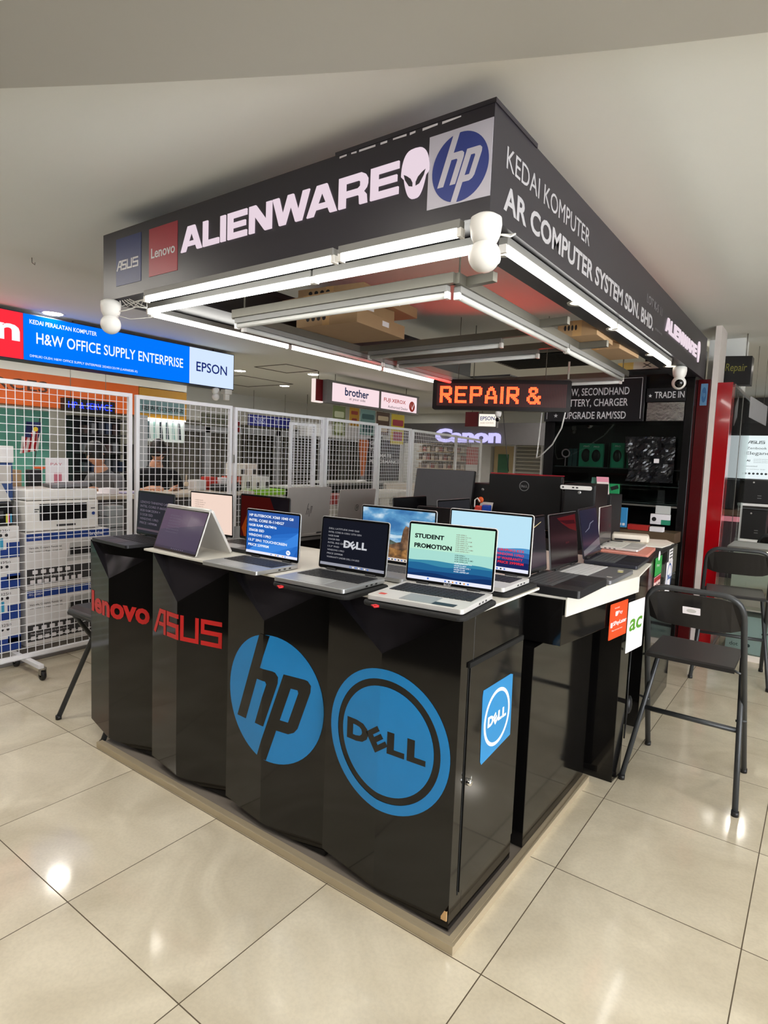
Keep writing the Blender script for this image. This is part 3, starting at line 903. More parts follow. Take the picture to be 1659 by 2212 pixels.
def carton(o, size, rz, lab, ink=True, grp='cardboard boxes stored inside the canopy'):
    t = thing('cardboard_box', lab, 'box', o, rz, grp)
    sx, sy, sz = size
    m = MB(); m.box((-sx / 2, -sy / 2, 0), (sx / 2, sy / 2, sz)); m.build('carton', CARD, t, world=False, bevel=.002)
    m = MB(); m.plate([(-.025, 0), (.025, 0), (.025, 1), (-.025, 1)], (0, -sy / 2 - .0002, 0), X, Z * sz, -Y, .0003)
    m.build('tape', mat('packing_tape', (186, 148, 100), .35), t, world=False)
    if ink:
        m = MB()
        m.text('FRAGILE', (-sx * .42, -sy / 2 - .0004, sz * .35), X, Z, sx * .28, sz * .28, n=-Y)
        m.plate([(sx * .16, sz * .3), (sx * .30, sz * .3), (sx * .30, sz * .75), (sx * .16, sz * .75)], (0, -sy / 2 - .0004, 0), X, Z, -Y, .0003)
        m = MB()
        for k in range(4):
            m.plate(ellipse(-sx * .30 + k * sx * .09, sz * .55, sx * .03, sz * .18, 10), (0, -sy / 2 - .0004, 0), X, Z, -Y, .0003)
        m.build('printed_marks', INK, t, world=False)
        m = MB()
        m.plate([(-sy * .0, sz * .4), (sy * .14, sz * .4), (sy * .14, sz * .78), (0, sz * .78)], (sx / 2 + .0004, 0, 0), Y, Z, X, .0003)
        m.build('shipping_label', WPAPER, t, world=False)
    return t
carton((-1.62, 1.27, 2.206), (.42, .50, .075), R(4), 'lowest brown cardboard box of the stack inside the canopy')
carton((-1.66, 1.20, 2.283), (.40, .52, .07), R(-3), 'middle brown cardboard box of the stack inside the canopy')
carton((-1.62, 1.34, 2.355), (.44, .62, .06), R(6), 'topmost brown cardboard box of the stack inside the canopy')
carton((-.50, 2.03, 2.2045), (.22, .34, .085), R(2), 'brown cardboard box on the right-hand canopy edge', grp='cardboard boxes on the right canopy edge')
carton((-.53, 2.52, 2.2055), (.30, .40, .06), R(-2), 'flat brown cardboard box farther back on the right-hand canopy edge', grp='cardboard boxes on the right canopy edge')
wb = MB(); wb.box((-.70, 3.42, 2.2395), (-.37, 3.60, 2.297))
o = wb.build('white_box', [mat('white_carton', (228, 220, 206), .6)], thing('flat_box', 'flat white box with a yellow end lying above the white-lettered board', 'box', (-.53, 3.5, 2.2395)))
wb = MB(); wb.box((-.7006, 3.4194, 2.241), (-.585, 3.6006, 2.296)); wb.build('yellow_end', mat('pale_yellow_card', (226, 196, 112), .6), o.parent)
wb = MB(); wb.text('X', (-.52, 3.4192, 2.255), X, Z, .07, .03, n=-Y); wb.build('printed_marks', INK, o.parent)
sb = MB(); sb.box((-.72, 3.40, 2.227), (-.362, 3.62, 2.2393)); tag(sb.build('shelf_board', BLACKM, bevel=.001), 'black board carrying the flat white box at the rear of the canopy', 'shelf')

# round two-ball security cameras
def security_cam(loc, lab, yaw=None, r=.048, lens=True):
    t = thing('security_camera', lab, 'camera', loc, yaw or 0, 'round white security cameras')
    m = MB(); m.lathe([(.0, .0), (.030, 0), (.046, -.010), (.048, -.030), (.044, -.060), (.034, -.082), (.0, -.084)], seg=24); m.build('mount', WPLAS, t, world=False)
    m = MB(); m.ball((0, 0, -.118), r, 24, 14); m.build('ball', WPLAS, t, world=False)
    if lens:
        m = MB(); m.lathe([(.0, .0485), (.015, .0475), (.026, .0425), (.030, .037)], (0, 0, -.118), (0, -1, -.25), 20); m.build('lens', mat('lens_black', (6, 6, 7), .08), t, world=False)
    return t
s1 = security_cam((-.188, .150, 2.2215), 'white two-ball security camera at the front right corner of the canopy', R(160))
m = MB(); m.tube([(-.15, .17, 2.165), (-.13, .20, 2.165), (-.125, .22, 2.178), (-.145, .23, 2.182), (-.155, .19, 2.172)], .003); m.build('cable', WPLAS, s1)
s2 = security_cam((-2.26, .155, 2.2215), 'white two-ball security camera at the left corner of the canopy', R(200))
m = MB(); m.tube([(-2.24, .17, 2.165), (-2.19, .20, 2.175), (-2.14, .22, 2.19), (-2.10, .25, 2.186)], .003); m.tube([(-2.24, .17, 2.150), (-2.16, .20, 2.128), (-2.08, .26, 2.14), (-2.05, .30, 2.16)], .0016); m.build('cable', WPLAS, s2)
s3 = security_cam((-.225, 3.27, 2.2255), 'white two-ball security camera with a black lens at the far right end of the canopy', R(15))
m = MB()
for k in range(5):
    m.tube([(-2.205 + .02 * k, .172, 2.215), (-2.24 + .04 * k, .20 + .01 * k, 2.200 - .004 * k), (-2.14 + .03 * k, .20, 2.207), (-2.02, .185 + .012 * k, 2.205)], .0022)
tag(m.build('cable_bundle', WPLAS), 'loose bundle of thin pale wires at the left front corner under the canopy', 'cable')

# =================================================================== red dot-matrix display
FONT = {
 'R': ['11111110', '11111111', '11000011', '11000011', '11000011', '11111111', '11111110', '11011100', '11001110', '11000111', '11000011', '11000011'],
 'E': ['11111111', '11111111', '11000000', '11000000', '11000000', '11111110', '11111110', '11000000', '11000000', '11000000', '11111111', '11111111'],
 'P': ['11111110', '11111111', '11000011', '11000011', '11000011', '11111111', '11111110', '11000000', '11000000', '11000000', '11000000', '11000000'],
 'A': ['00011000', '00111100', '00111100', '01100110', '01100110', '01100110', '11000011', '11111111', '11111111', '11000011', '11000011', '11000011'],
 'I': ['11', '11', '11', '11', '11', '11', '11', '11', '11', '11', '11', '11'],
 '&': ['001111000', '011111100', '011001100', '011001100', '001111000', '001110000', '011111011', '110011111', '110001110', '110001110', '011111111', '001111011']}
ld = thing('led_display', 'black scrolling LED display with red-orange dotted letters hanging at the back of the canopy', 'display sign', (0, 0, 0))
lx0, lx1, lz0, lz1, ly = -.545, .545, 1.905, 2.150, 0.0
UL = Vector((1, 0, -.004))
m = MB(); m.plate(rrect(lx0, lz0, lx1, lz1, .018), (0, ly + .07, 0), X, Z, NF, .070)
m.build('housing', mat('display_black', (18, 12, 13), .35), ld)
m = MB(); m.box((lx0 + .03, ly - .0005, lz0 + .028), (lx1 - .03, ly + .002, lz1 - .028)); m.build('dot_panel', mat('display_panel', (38, 12, 12), .4), ld)
cols, rows = 84, 16
px_, pz_ = (lx1 - lx0 - .07) / cols, (lz1 - lz0 - .066) / rows
lit = set(); cx_ = 2
for ch in 'REPAIR':
    g = FONT[ch]
    for r_, row in enumerate(g):
        for c_, v in enumerate(row):
            if v == '1': lit.add((cx_ + c_, 2 + r_))
    cx_ += len(g[0]) + (2 if ch != 'I' else 2)
cx_ += 3
for r_, row in enumerate(FONT['&']):
    for c_, v in enumerate(row):
        if v == '1': lit.add((cx_ + c_, 2 + r_))
scx = 82 / (cx_ + 14)
on_, of_ = MB(), MB()
for c_ in range(cols):
    for r_ in range(rows):
        cc = (lx0 + .035 + (c_ + .5) * px_, lz1 - .033 - (r_ + .5) * pz_)
        tgt = on_ if (c_, r_) in lit else of_
        k = .37 if (c_, r_) in lit else .30
        tgt.raw([(cc[0] - px_ * k, ly - .0012, cc[1] - pz_ * k), (cc[0] + px_ * k, ly - .0012, cc[1] - pz_ * k), (cc[0] + px_ * k, ly - .0012, cc[1] + pz_ * k), (cc[0] - px_ * k, ly - .0012, cc[1] + pz_ * k)], [(0, 1, 2, 3)])
on_.build('lit_dots', glow('led_on', (255, 22, 7), 60.0), ld)
of_.build('unlit_dots', mat('led_off', (96, 52, 50), .5), ld)
for x in (lx0 + .2, lx1 - .2):
    m = MB(); m.cyl((x, .035, lz1 - .005), (x, .035, CEIL), .003, 6); m.build('hanger_wire', STEEL, ld)
ld.location = (-1.478, 2.985, 0.0)
ld.rotation_euler = (0, 0, math.atan2(.43, .96))
m = MB(); m.cyl((-1.02, 3.23, 2.165), (-1.02, 3.23, 2.30), .008); tag(m.build('conduit', WPLAS), 'short white vertical conduit rising above the red display', 'conduit')
m = MB(); m.tube([(-1.03, 3.24, 1.91), (-1.09, 3.34, 1.79), (-1.22, 3.50, 1.66), (-1.36, 3.60, 1.56), (-1.42, 3.66, 1.545), (-1.43, 3.70, 1.60), (-1.43, 3.75, 1.95)], .006)
tag(m.build('cable', WPLAS), 'white cable looping down from the red display to the black back wall', 'cable')
m = MB(); m.tube([(-1.47, 3.03, 1.904), (-1.46, 3.04, 1.82), (-1.43, 3.05, 1.6), (-1.40, 3.05, 1.42)], .003)
tag(m.build('cable', DARK), 'thin dark cable hanging straight down under the red display', 'cable')
sc4 = security_cam((-1.50, 3.01, 1.904), 'small white security camera hanging under the red display', R(10), r=.03)
sc4.scale = (.55, .55, .55)

# air-conditioning cassette in the ceiling behind the display
ac = thing('ceiling_vent', 'square louvred air vent in the ceiling behind the red display', 'vent', (-1.95, 4.85, CEIL - .04))
m = MB(); m.prism([(-2.45, 4.40), (-1.45, 4.40), (-1.45, 5.40), (-2.45, 5.40)], CEIL - .035, CEIL - .002); m.build('frame', mat('vent_grey', (96, 92, 88), .6), ac, bevel=.003)
m = MB()
for k in range(16):
    m.obox((-2.38, 4.47 + k * .055, CEIL - .045), (.86, 0, 0), (0, .030, .012), (0, .004, -.006))
m.build('louvre', mat('vent_dark', (48, 46, 44), .6), ac)

# =================================================================== rear wall of the kiosk
YB = 3.90
NEARW = mat('letter_white')
sh = thing('display_showcase', 'black glass-fronted showcase forming the rear wall of the kiosk', 'showcase', (-.83, 4.1, 0))
m = MB()
m.box((-1.45, YB, 0), (-1.36, 4.35, 2.26)); m.box((-.285, YB, 0), (-.225, 4.35, 2.50)); m.box((-1.36, 4.33, 0), (-.285, 4.35, 2.26))
m.box((-1.36, YB, 0), (-.285, 4.33, .98)); m.box((-1.36, YB + .02, 1.875), (-.285, 4.33, 2.26)); m.box((-.62, YB + .01, 2.15), (-.285, 4.33, 2.50))
m.build('carcass', mat('showcase_black', (17, 16, 17), .2, spec=.5), sh, bevel=.0015)
for z in (1.19, 1.335, 1.475):
    m = MB(); m.box((-1.355, YB + .05, z), (-.29, 4.32, z + .008)); m.build('shelf', mat('shelf_grey', (74, 74, 78), .3), sh)
m = MB(); m.box((-1.355, YB + .03, 1.168), (-.29, YB + .045, 1.182)); m.build('shelf_rail', ALU, sh)
m = MB(); m.box((-1.358, YB + .018, .985), (-.84, YB + .023, 1.872)); m.build('glass_door', PANE, sh)
m = MB(); m.box((-.87, YB + .026, 1.19), (-.286, YB + .031, 1.872)); m.build('glass_door', PANE, sh)
m = MB(); m.box((-.575, YB - .001, 1.885), (-.290, YB + .004, 2.035))
m.build('silver_film', mat('crinkled_film', (190, 190, 188), .18, .85, bump=.9, scale=24), sh)

sg = thing('service_sign', 'black service board with white border and three text lines, right of the red display', 'sign', (-1.0, 3.86, 1.88))
m = MB(); m.box((-1.445, 3.845, 1.880), (-.588, 3.862, 2.262)); m.build('board', mat('board_black', (26, 25, 28), .4), sg, bevel=.001)
m = MB()
yb = 3.8446
m.use(0)
for a, b in (((-1.42, 2.236), (-.61, 2.240)), ((-.614, 1.90), (-.610, 2.240)), ((-1.42, 1.90), (-1.416, 2.240))):
    m.plate([(a[0], a[1]), (b[0], a[1]), (b[0], b[1]), (a[0], b[1])], (0, yb, 0), X, Z, NF, .0005)
m.build('border_line', NEARW, sg)
m = MB()
for s, z, w_ in (('NEW, SECONDHAND', 2.092, .565), ('BATTERY, CHARGER', 1.998, .575), ('UPGRADE RAM/SSD', 1.900, .53)):
    x1_ = {'N': -.712, 'B': -.718, 'U': -.728}[s[0]]
    m.text(s, (x1_ - w_, yb, z), X, Z, w_, .062 if ',' not in s else .074, .008, n=NF, t=.0005)
def star(m, cx, cz, r, y):
    pts = []
    for k in range(10):
        a = math.pi / 2 + k * math.pi / 5
        rr_ = r if k % 2 == 0 else r * .42
        pts.append((cx + rr_ * math.cos(a), cz + rr_ * math.sin(a)))
    m.plate(pts, (0, y, 0), X, Z, NF, .0005)
for z in (2.12, 2.03, 1.93):
    star(m, -1.335, z, .02, yb)
m.build('lettering', NEARW, sg)
sg = thing('service_sign', 'small black board reading a starred trade offer, between the service board and the red column', 'sign', (-.43, 3.885, 2.04))
m = MB(); m.box((-.582, 3.878, 2.040), (-.284, 3.888, 2.150)); m.build('board', mat('board_black'), sg, bevel=.001)
m = MB(); m.text('TRADE IN', (-.518, 3.8776, 2.068), X, Z, .225, .052, .008, n=NF, t=.0005); star(m, -.552, 2.088, .016, 3.8776); m.build('lettering', NEARW, sg)

# boxed goods in the showcase
GRP = mat('teal_green_card', (40, 140, 108), .5)
def mouse_pack(x, z, y, h, w_, lab, rz=0):
    t = thing('mouse_pack', lab, 'package', (x, y, z), rz, 'green mouse packs in the showcase')
    m = MB(); m.box((-w_ / 2, -.02, 0), (w_ / 2, .02, h)); m.build('carton', GRP, t, world=False, bevel=.002)
    m = MB(); m.ball((0, -.022, h * .48), w_ * .32, 16, 8, (1, .35, 1.45)); m.build('mouse', mat('mouse_black', (22, 22, 24), .3), t, world=False)
    m = MB(); m.text('PRO', (-w_ * .2, -.0206, h * .84), X, Z, w_ * .4, h * .06, n=-Y); m.build('lettering', WPAPER, t, world=False)
    return t
mouse_pack(-1.09, 1.484, 4.02, .21, .13, 'left green mouse pack on the upper showcase shelf')
mouse_pack(-.985, 1.484, 3.970, .205, .12, 'green mouse pack in front of its left neighbour on the upper shelf')
mouse_pack(-.805, 1.484, 3.98, .215, .115, 'green mouse pack beside the plastic bag on the upper shelf')
for k, (x, h) in enumerate(((-1.235, .16), (-1.19, .16), (-.72, .19), (-.68, .2), (-.65, .19))):
    m = MB(); m.box((x - .018, 4.0, 1.484), (x + .018, 4.10, 1.484 + h))
    tag(m.build('accessory_pack', GRP if k > 1 else mat('dark_teal_card', (34, 70, 74), .5), bevel=.002), ['thin dark teal pack at the left of the upper showcase shelf', 'second thin dark teal pack at the left of the upper showcase shelf', 'first thin green pack right of the mouse packs on the upper shelf', 'second thin green pack right of the mouse packs on the upper shelf', 'third thin green pack right of the mouse packs, by the plastic bag'][k], 'package', 'thin packs on the upper showcase shelf')
for k, x in enumerate((-.92, -.885, -.85)):
    m = MB(); m.box((x - .015, 4.0, 1.199), (x + .015, 4.12, 1.199 + .13))
    tag(m.build('accessory_pack', GRP, bevel=.002), ['left', 'middle', 'right'][k] + ' one of three thin green packs standing behind the price card', 'package', 'thin green packs on the middle shelf')
t = thing('keyboard_pack', 'bright green product pack hanging at the middle shelf of the showcase', 'package', (-.80, 3.905, 1.14))
m = MB(); m.box((-.862, 3.893, 1.150), (-.752, 3.917, 1.345)); m.build('carton', mat('bright_green_card', (34, 152, 92), .5), t, bevel=.002)
m = MB(); m.obox((-.815, 3.8915, 1.285), (.062, 0, .022), (-.012, 0, .03), (0, .0008, 0)); m.tube([(-.80, 3.891, 1.20), (-.785, 3.891, 1.225), (-.765, 3.891, 1.215)], .004); m.build('printed_device', DARK, t)
t = thing('cable_pack', 'blue clear-fronted product pack standing behind the open silver laptop', 'package', (-.66, 3.6, .99))
m = MB(); m.box((-.735, 3.59, 1.005), (-.595, 3.615, 1.165)); m.build('carton', mat('sky_blue_card', (58, 140, 196), .4), t, bevel=.002)
m = MB(); m.text('FAST', (-.72, 3.5894, 1.125), X, Z, .07, .018, .01, n=-Y); m.text('WIFI', (-.72, 3.5894, 1.10), X, Z, .06, .016, .01, n=-Y)
for k in range(4): m.plate(rrect(-.71 + k * .028, 1.02, -.69 + k * .028, 1.04, .003), (0, 3.5894, 0), X, Z, -Y, .0003)
m.build('lettering', WPAPER, t)
m = MB(); m.plate(stroke([(-.695, 1.085), (-.695, 1.06), (-.675, 1.055), (-.655, 1.06), (-.655, 1.085), (-.695, 1.085)], .004)[0], (0, 3.5893, 0), X, Z, -Y, .0003)
for s_ in stroke([(-.695, 1.085), (-.695, 1.062), (-.675, 1.055), (-.655, 1.062), (-.655, 1.085), (-.695, 1.085)], .005): m.plate(s_, (0, 3.5893, 0), X, Z, -Y, .0003)
m.build('printed_device', mat('navy_ink'), t)
t = thing('accessory_box', 'white and teal product box at the right end of the lower showcase shelf', 'package', (-.40, 3.88, 1.04))
m = MB(); m.box((-.475, 3.86, 1.03), (-.325, 3.895, 1.115)); m.build('carton', WPAPER, t, bevel=.002)
m = MB(); m.box((-.39, 3.8592, 1.03), (-.3245, 3.8958, 1.07)); m.build('printed_band', GRP, t)
m = MB(); m.plate(ellipse(-.445, 1.072, .018, .018, 16), (0, 3.8594, 0), X, Z, -Y, .0004); m.build('printed_device', DARK, t)
m = MB(); m.box((-.445, 3.885, 1.117), (-.33, 3.90, 1.185)); tag(m.build('accessory_box', mat('clear_grey_card', (186, 188, 186), .4), bevel=.002), 'pale grey pack standing on the white and teal product box', 'package')
m = MB(); m.box((-1.35, 3.66, .90), (-.24, 3.898, .985)); tag(m.build('rear_counter', mat('walnut_board', (92, 74, 54), .5), bevel=.002), 'brown board counter along the foot of the black showcase', 'counter')
m = MB(); m.box((-1.33, 3.70, 0), (-.26, 3.895, .90)); tag(m.build('base_cabinet', BLACK, bevel=.002), 'black base cabinet under the brown rear counter', 'cabinet')
m = MB(); m.box((-.60, 3.655, .987), (-.44, 3.72, 1.03)); tag(m.build('product_box', mat('red_carton', (172, 40, 34), .5), bevel=.002), 'flat red product box lying on the brown rear counter', 'box')
m = MB(); m.box((-.43, 3.655, .987), (-.33, 3.72, 1.025)); tag(m.build('product_box', WPAPER, bevel=.002), 'flat white product box beside the red one on the rear counter', 'box')
# crumpled clear bag hung on the glass
m = MB(); rb = random.Random(11)
nx, nz = 22, 22
P = []
for j in range(nz + 1):
    for i in range(nx + 1):
        u_, v_ = i / nx, j / nz
        x = -.70 + .372 * u_ + (.02 * math.sin(5 * v_)) * (1 - u_)
        z = 1.375 + .375 * v_
        y = 3.862 + .020 * math.sin(9 * u_ + 7 * v_) * math.sin(11 * v_ - 6 * u_) + rb.uniform(-.006, .006)
        P.append((x, y, z))
m.raw(P, [(j * (nx + 1) + i, j * (nx + 1) + i + 1, (j + 1) * (nx + 1) + i + 1, (j + 1) * (nx + 1) + i) for j in range(nz) for i in range(nx)])
bagm = mat('crinkled_black_film', (34, 35, 38), .13, .35, bump=.5, scale=40)
bo = m.build('plastic_bag', bagm, thing('hanging_bag', 'crumpled glossy dark plastic bag hanging on the showcase glass', 'bag', (-.515, 3.862, 1.375)))
sol = bo.modifiers.new('s', 'SOLIDIFY'); sol.thickness = .003
m = MB(); m.plate(rrect(-.475, 1.535, -.435, 1.57, .003), (0, 3.832, 0), X, Z, NF, .001); m.build('price_label', WPAPER, bo.parent)
m = MB(); m.cyl((-.52, 3.91, 1.75), (-.52, 3.855, 1.752), .003, 6); m.build('hook', STEEL, bo.parent)

# reflected-looking things are left to the glass itself; round light ring in the case
m = MB(); m.tube([(-1.27 + .035 * math.cos(a * math.pi / 12), 3.98, 1.60 + .035 * math.sin(a * math.pi / 12)) for a in range(24)], .006, 8, closed=True)
m.cyl((-1.27, 3.98, 1.484), (-1.27, 3.98, 1.565), .004)
tag(m.build('ring_light', mat('ring_pink', (210, 176, 186), .3)), 'small pinkish ring light on a stem at the left of the showcase shelf', 'lamp')

# columns right of the kiosk
m = MB(); m.box((-.222, 4.02, 0), (-.134, 4.30, 2.224)); tag(m.build('end_panel', mat('dark_red_panel', (74, 5, 10), .25)), 'dark red end panel standing between the black showcase and the white strip', 'panel')
ep = m = MB(); m.plate(rrect(-.200, 2.015, -.150, 2.19, .004), (0, 4.0195, 0), X, Z, NF, .0008)
st = thing('logo_sticker', 'narrow pale blue sticker with a round emblem on the dark red end panel', 'sticker', (-.175, 4.019, 2.015))
m.build('sheet', mat('pale_blue_sheet', (92, 132, 168), .4), st)
m = MB(); m.plate(ellipse(-.175, 2.10, .018, .062, 28), (0, 4.0184, 0), X, Z, NF, .0005); m.build('emblem', mat('emblem_mid_blue', (54, 96, 140), .4), st)
m = MB(); m.text('hp', (-.187, 4.0178, 2.075), X, Z, .024, .05, .02, n=NF); m.build('emblem_letters', mat('pale_blue_sheet'), st)
struct(MB().box((-.131, 4.05, 0), (-.088, 4.36, CEIL)).build('trim_2', mat('white_trim', (214, 206, 200), .6)), 'narrow white pillar edge beside the red column')
struct(MB().box((-.26, 4.64, 2.20), (.02, 4.90, CEIL)).build('trim_3', PAINT), 'white pillar head above the red column')
rcol = thing('red_column', 'glossy red boxed column of the glass shop front right of the kiosk', 'column', (-.03, 4.15, 0))
m = MB(); m.box((-.087, 4.06, 0), (.021, 4.22, 2.20)); m.build('casing', RED, rcol, bevel=.002)
gw = thing('glass_wall', 'frameless glass shop wall running back from the red column', 'glass wall', (.03, 4.9, 0))
for a, b in ((4.23, 4.85), (4.87, 5.6)):
    m = MB(); m.box((.006, a, .02), (.016, b, 2.18)); m.build('glass_pane', PANE, gw)
m = MB(); m.box((-.002, 4.23, 2.18), (.024, 5.62, 2.205)); m.box((-.002, 4.23, 0), (.024, 5.62, .02)); m.box((.004, 4.85, .02), (.018, 4.87, 2.18)); m.build('rail', ALU, gw)
rp = thing('repair_sign', 'black box sign with gold script lettering above the red column', 'sign', (-.03, 4.45, 2.23))
m = MB(); m.obox((-.172, 4.40, 2.232), (.277, 0, -.015), (0, 0, .236), (0, .14, 0)); m.build('sign_box', BLACKM, rp, bevel=.003)
m = MB(); m.text('Repair', (-.088, 4.3985, 2.318), (1, 0, -.055), Z, .160, .082, .0, shear=.15, n=NF, t=.0006); m.build('lettering', mat('old_gold', (122, 118, 54), .5), rp)
for x in (-.12, .05):
    m = MB(); m.cyl((x, 4.47, 2.455), (x, 4.47, CEIL), .004, 6); m.build('hanger_rod', STEEL, rp)
hs = thing('hanging_poster', 'clear hanging sign sheet beyond the glass wall, right of the box sign', 'poster', (.11, 5.2, 1.94))
m = MB(); m.obox((.062, 4.95, 2.18), (.09, .60, -.04), (0, 0, -.19), (.004, 0, 0)); m.build('sheet', mat('frosted_sheet', (176, 176, 180), .5), hs)
m = MB(); m.cyl((.085, 5.1, 2.16), (.085, 5.1, CEIL), .002, 6); m.cyl((.135, 5.4, 2.14), (.135, 5.4, CEIL), .002, 6); m.build('hanger_wire', STEEL, hs)

# far right shop: lightboxes, shelves, showcase
struct(MB().box((-1.2, 9.6, 0), (3.2, 9.75, CEIL)).build('wall_shop', mat('shop_dark_wall', (62, 60, 60), .6)), 'dark rear wall of the far shop on the right')
hb = thing('shop_header', 'dark shop header with grey lettering above the white lightbox on the far right', 'sign', (.5, 9.5, 2.1))
m = MB(); m.box((-1.0, 9.5, 2.085), (3.0, 9.59, 2.25)); m.build('board', mat('header_black', (34, 33, 34), .5), hb)
m = MB(); m.text('COMPUTER', (-.92, 9.4994, 2.175), X, Z, .55, .05, n=NF); m.text('23', (-.55, 9.4994, 2.105), X, Z, .09, .045, n=NF); m.build('lettering', mat('letter_dim'), hb)
lb = thing('lightbox', 'white lit poster box with a laptop advertisement on the far right', 'lightbox', (.1, 9.45, 1.38))
m = MB(); m.box((-.52, 9.46, 1.36), (1.0, 9.58, 2.08)); m.build('frame', DARK, lb)
m = MB(); m.box((-.48, 9.455, 1.39), (.97, 9.46, 2.055)); m.build('lit_face', glow('lightbox', (226, 238, 240), 1.0), lb)
m = MB(); yl = 9.4545
put_polys(m, asus_polys(), (-.36, yl, 1.93), X, Z, NF, .23, .045, 4.08, 1.0)
m.text('Zenbook S', (-.37, yl, 1.845), X, Z, .32, .035, n=NF); m.text('Elegance', (-.37, yl, 1.745), X, Z, .36, .065, n=NF); m.text('AI', (-.36, yl, 1.655), X, Z, .05, .03, .02, n=NF)
for r_ in range(3): m.text('powerful performance', (-.26, yl, 1.685 - r_ * .025), X, Z, .25, .014, n=NF)
m.text('Reinvented', (-.38, yl, 1.575), X, Z, .17, .02, n=NF)
m.text('lighter and thinner design', (-.38, yl, 1.53), X, Z, .28, .014, n=NF)
for k in range(6): m.plate(ellipse(-.36 + k * .055, 1.47, .018, .016, 14), (0, yl, 0), X, Z, NF, .0004)
m.build('printed_text', mat('poster_grey', (70, 82, 88), .6), lb)
lb2 = thing('lightbox', 'pale blue lit poster seen through the glass wall beside the red column', 'lightbox', (-.75, 9.45, 1.38))
m = MB(); m.box((-.93, 9.46, 1.36), (-.56, 9.58, 2.08)); m.build('frame', DARK, lb2)
m = MB(); m.box((-.91, 9.455, 1.39), (-.58, 9.46, 2.055)); m.build('lit_face', glow('lightbox_blue', (190, 224, 240), 1.0), lb2)
m = MB(); m.plate([(-.90, 1.39), (-.74, 1.39), (-.70, 1.48), (-.78, 1.47), (-.86, 1.60), (-.88, 1.70), (-.90, 1.7)], (0, 9.4546, 0), X, Z, NF, .0004)
m.text('0.5x', (-.80, 9.4546, 1.72), X, Z, .12, .02, n=NF); m.build('printed_picture', mat('poster_grey'), lb2)
# pc case on a white rack, desk with a pink strip
rk = thing('display_rack', 'white framed open rack with dark computer cases on the far right', 'rack', (.0, 7.5, 0))
m = MB()
for x in (-.28, .18):
    for y in (7.3, 7.7): m.box((x - .015, y - .015, 0), (x + .015, y + .015, 1.10))
for z in (.62, 1.07): m.box((-.295, 7.285, z), (.195, 7.715, z + .03))
m.build('frame', WMETAL, rk, bevel=.002)
def pc_tower(loc, size, rz, lab, face=BLACKM, strip=False, grp=None, name='computer_case'):
    t = thing(name, lab, 'computer case', loc, rz, grp)
    sx, sy, sz = size
    m = MB(); m.box((-sx / 2, -sy / 2, 0), (sx / 2, sy / 2, sz)); m.build('body', face, t, world=False, bevel=.004)
    m = MB(); m.box((-sx / 2 + .006, -sy / 2 - .006, .01), (sx / 2 - .006, -sy / 2 + .001, sz - .006)); m.build('front_bezel', DARK, t, world=False, bevel=.003)
    m = MB()
    for k in range(2): m.box((sx * .14, -sy / 2 - .008, sz * .22 + k * .03), (sx * .26, -sy / 2 - .004, sz * .22 + k * .03 + .008))
    m.build('port', mat('port_grey', (128, 128, 130), .4), t, world=False)
    m = MB(); m.lathe([(.0, .003), (.010, .003), (.011, 0)], (0, -sy / 2 - .006, sz * .88), (0, -1, 0), 16); m.build('power_button', SILV, t, world=False)
    return t
pc_tower((-.05, 7.5, 1.101), (.36, .36, .30), 0, 'black computer case on top of the white rack on the far right', grp='computer cases on the white rack')
pc_tower((-.05, 7.5, .651), (.34, .34, .37), 0, 'black computer case inside the white rack, full of dark parts', grp='computer cases on the white rack')
dk = thing('shop_desk', 'brown desk with a pink glowing edge strip in the far right shop', 'desk', (1.1, 8.4, 0))
m = MB(); m.box((.25, 8.1, .88), (2.6, 8.8, .96)); m.build('top', mat('desk_brown', (120, 92, 70), .5), dk, bevel=.003)
m = MB(); m.box((.25, 8.085, .80), (2.6, 8.10, .87)); m.build('pink_strip', glow('pink_strip', (236, 150, 160), 1.0), dk)
m = MB(); m.box((.3, 8.15, 0), (2.55, 8.75, .80)); m.build('base', mat('desk_base', (92, 76, 82), .6), dk)
pc_tower((.62, 8.45, .961), (.5, .40, .42), 0, 'large black boxed screen on the brown desk on the far right', name='computer_case')
# glass counter with lit interior and white cartons
gc = thing('glass_counter', 'low glass counter with a lit pinkish inside beyond the far stools', 'showcase', (.7, 4.2, 0))
m = MB(); m.box((.09, 3.98, 0), (1.5, 4.46, .05)); m.box((.09, 4.44, .05), (1.5, 4.46, .9)); m.box((.09, 3.98, .40), (1.5, 4.46, .412)); m.build('carcass', mat('counter_white', (226, 216, 206), .5), gc)
m = MB(); m.box((.09, 3.98, .05), (1.5, 3.986, .88)); m.build('glass_front', PANE, gc)
m = MB(); m.box((.09, 3.98, .88), (1.5, 4.46, .90)); m.build('top_frame', ALU, gc)
m = MB(); m.box((.12, 4.0, .868), (1.46, 4.02, .878)); m.build('light_strip', glow('warm_strip', (255, 226, 206), 5.0), gc)
for k, (x, w_, h) in enumerate(((.13, .30, .30), (.45, .30, .32), (.80, .34, .27), (1.17, .28, .30))):
    t = thing('white_carton', 'white printed carton in the bottom of the glass counter, ' + ['first from the red column', 'second from the red column', 'third from the red column', 'last from the red column'][k], 'box', (x + w_ / 2, 4.12, .051), 0, 'white cartons in the glass counter')
    m = MB(); m.box((x, 4.02, .051), (x + w_, 4.30, .051 + h)); m.build('carton', WPAPER, t, bevel=.002)
    m = MB(); m.text('dot', (x + .03, 4.0195, .10), X, Z, .06, .03, n=NF); m.plate(ellipse(x + .16, .115, .014, .014, 14), (0, 4.0195, 0), X, Z, NF, .0004); m.build('printed_marks', mat('poster_grey'), t)
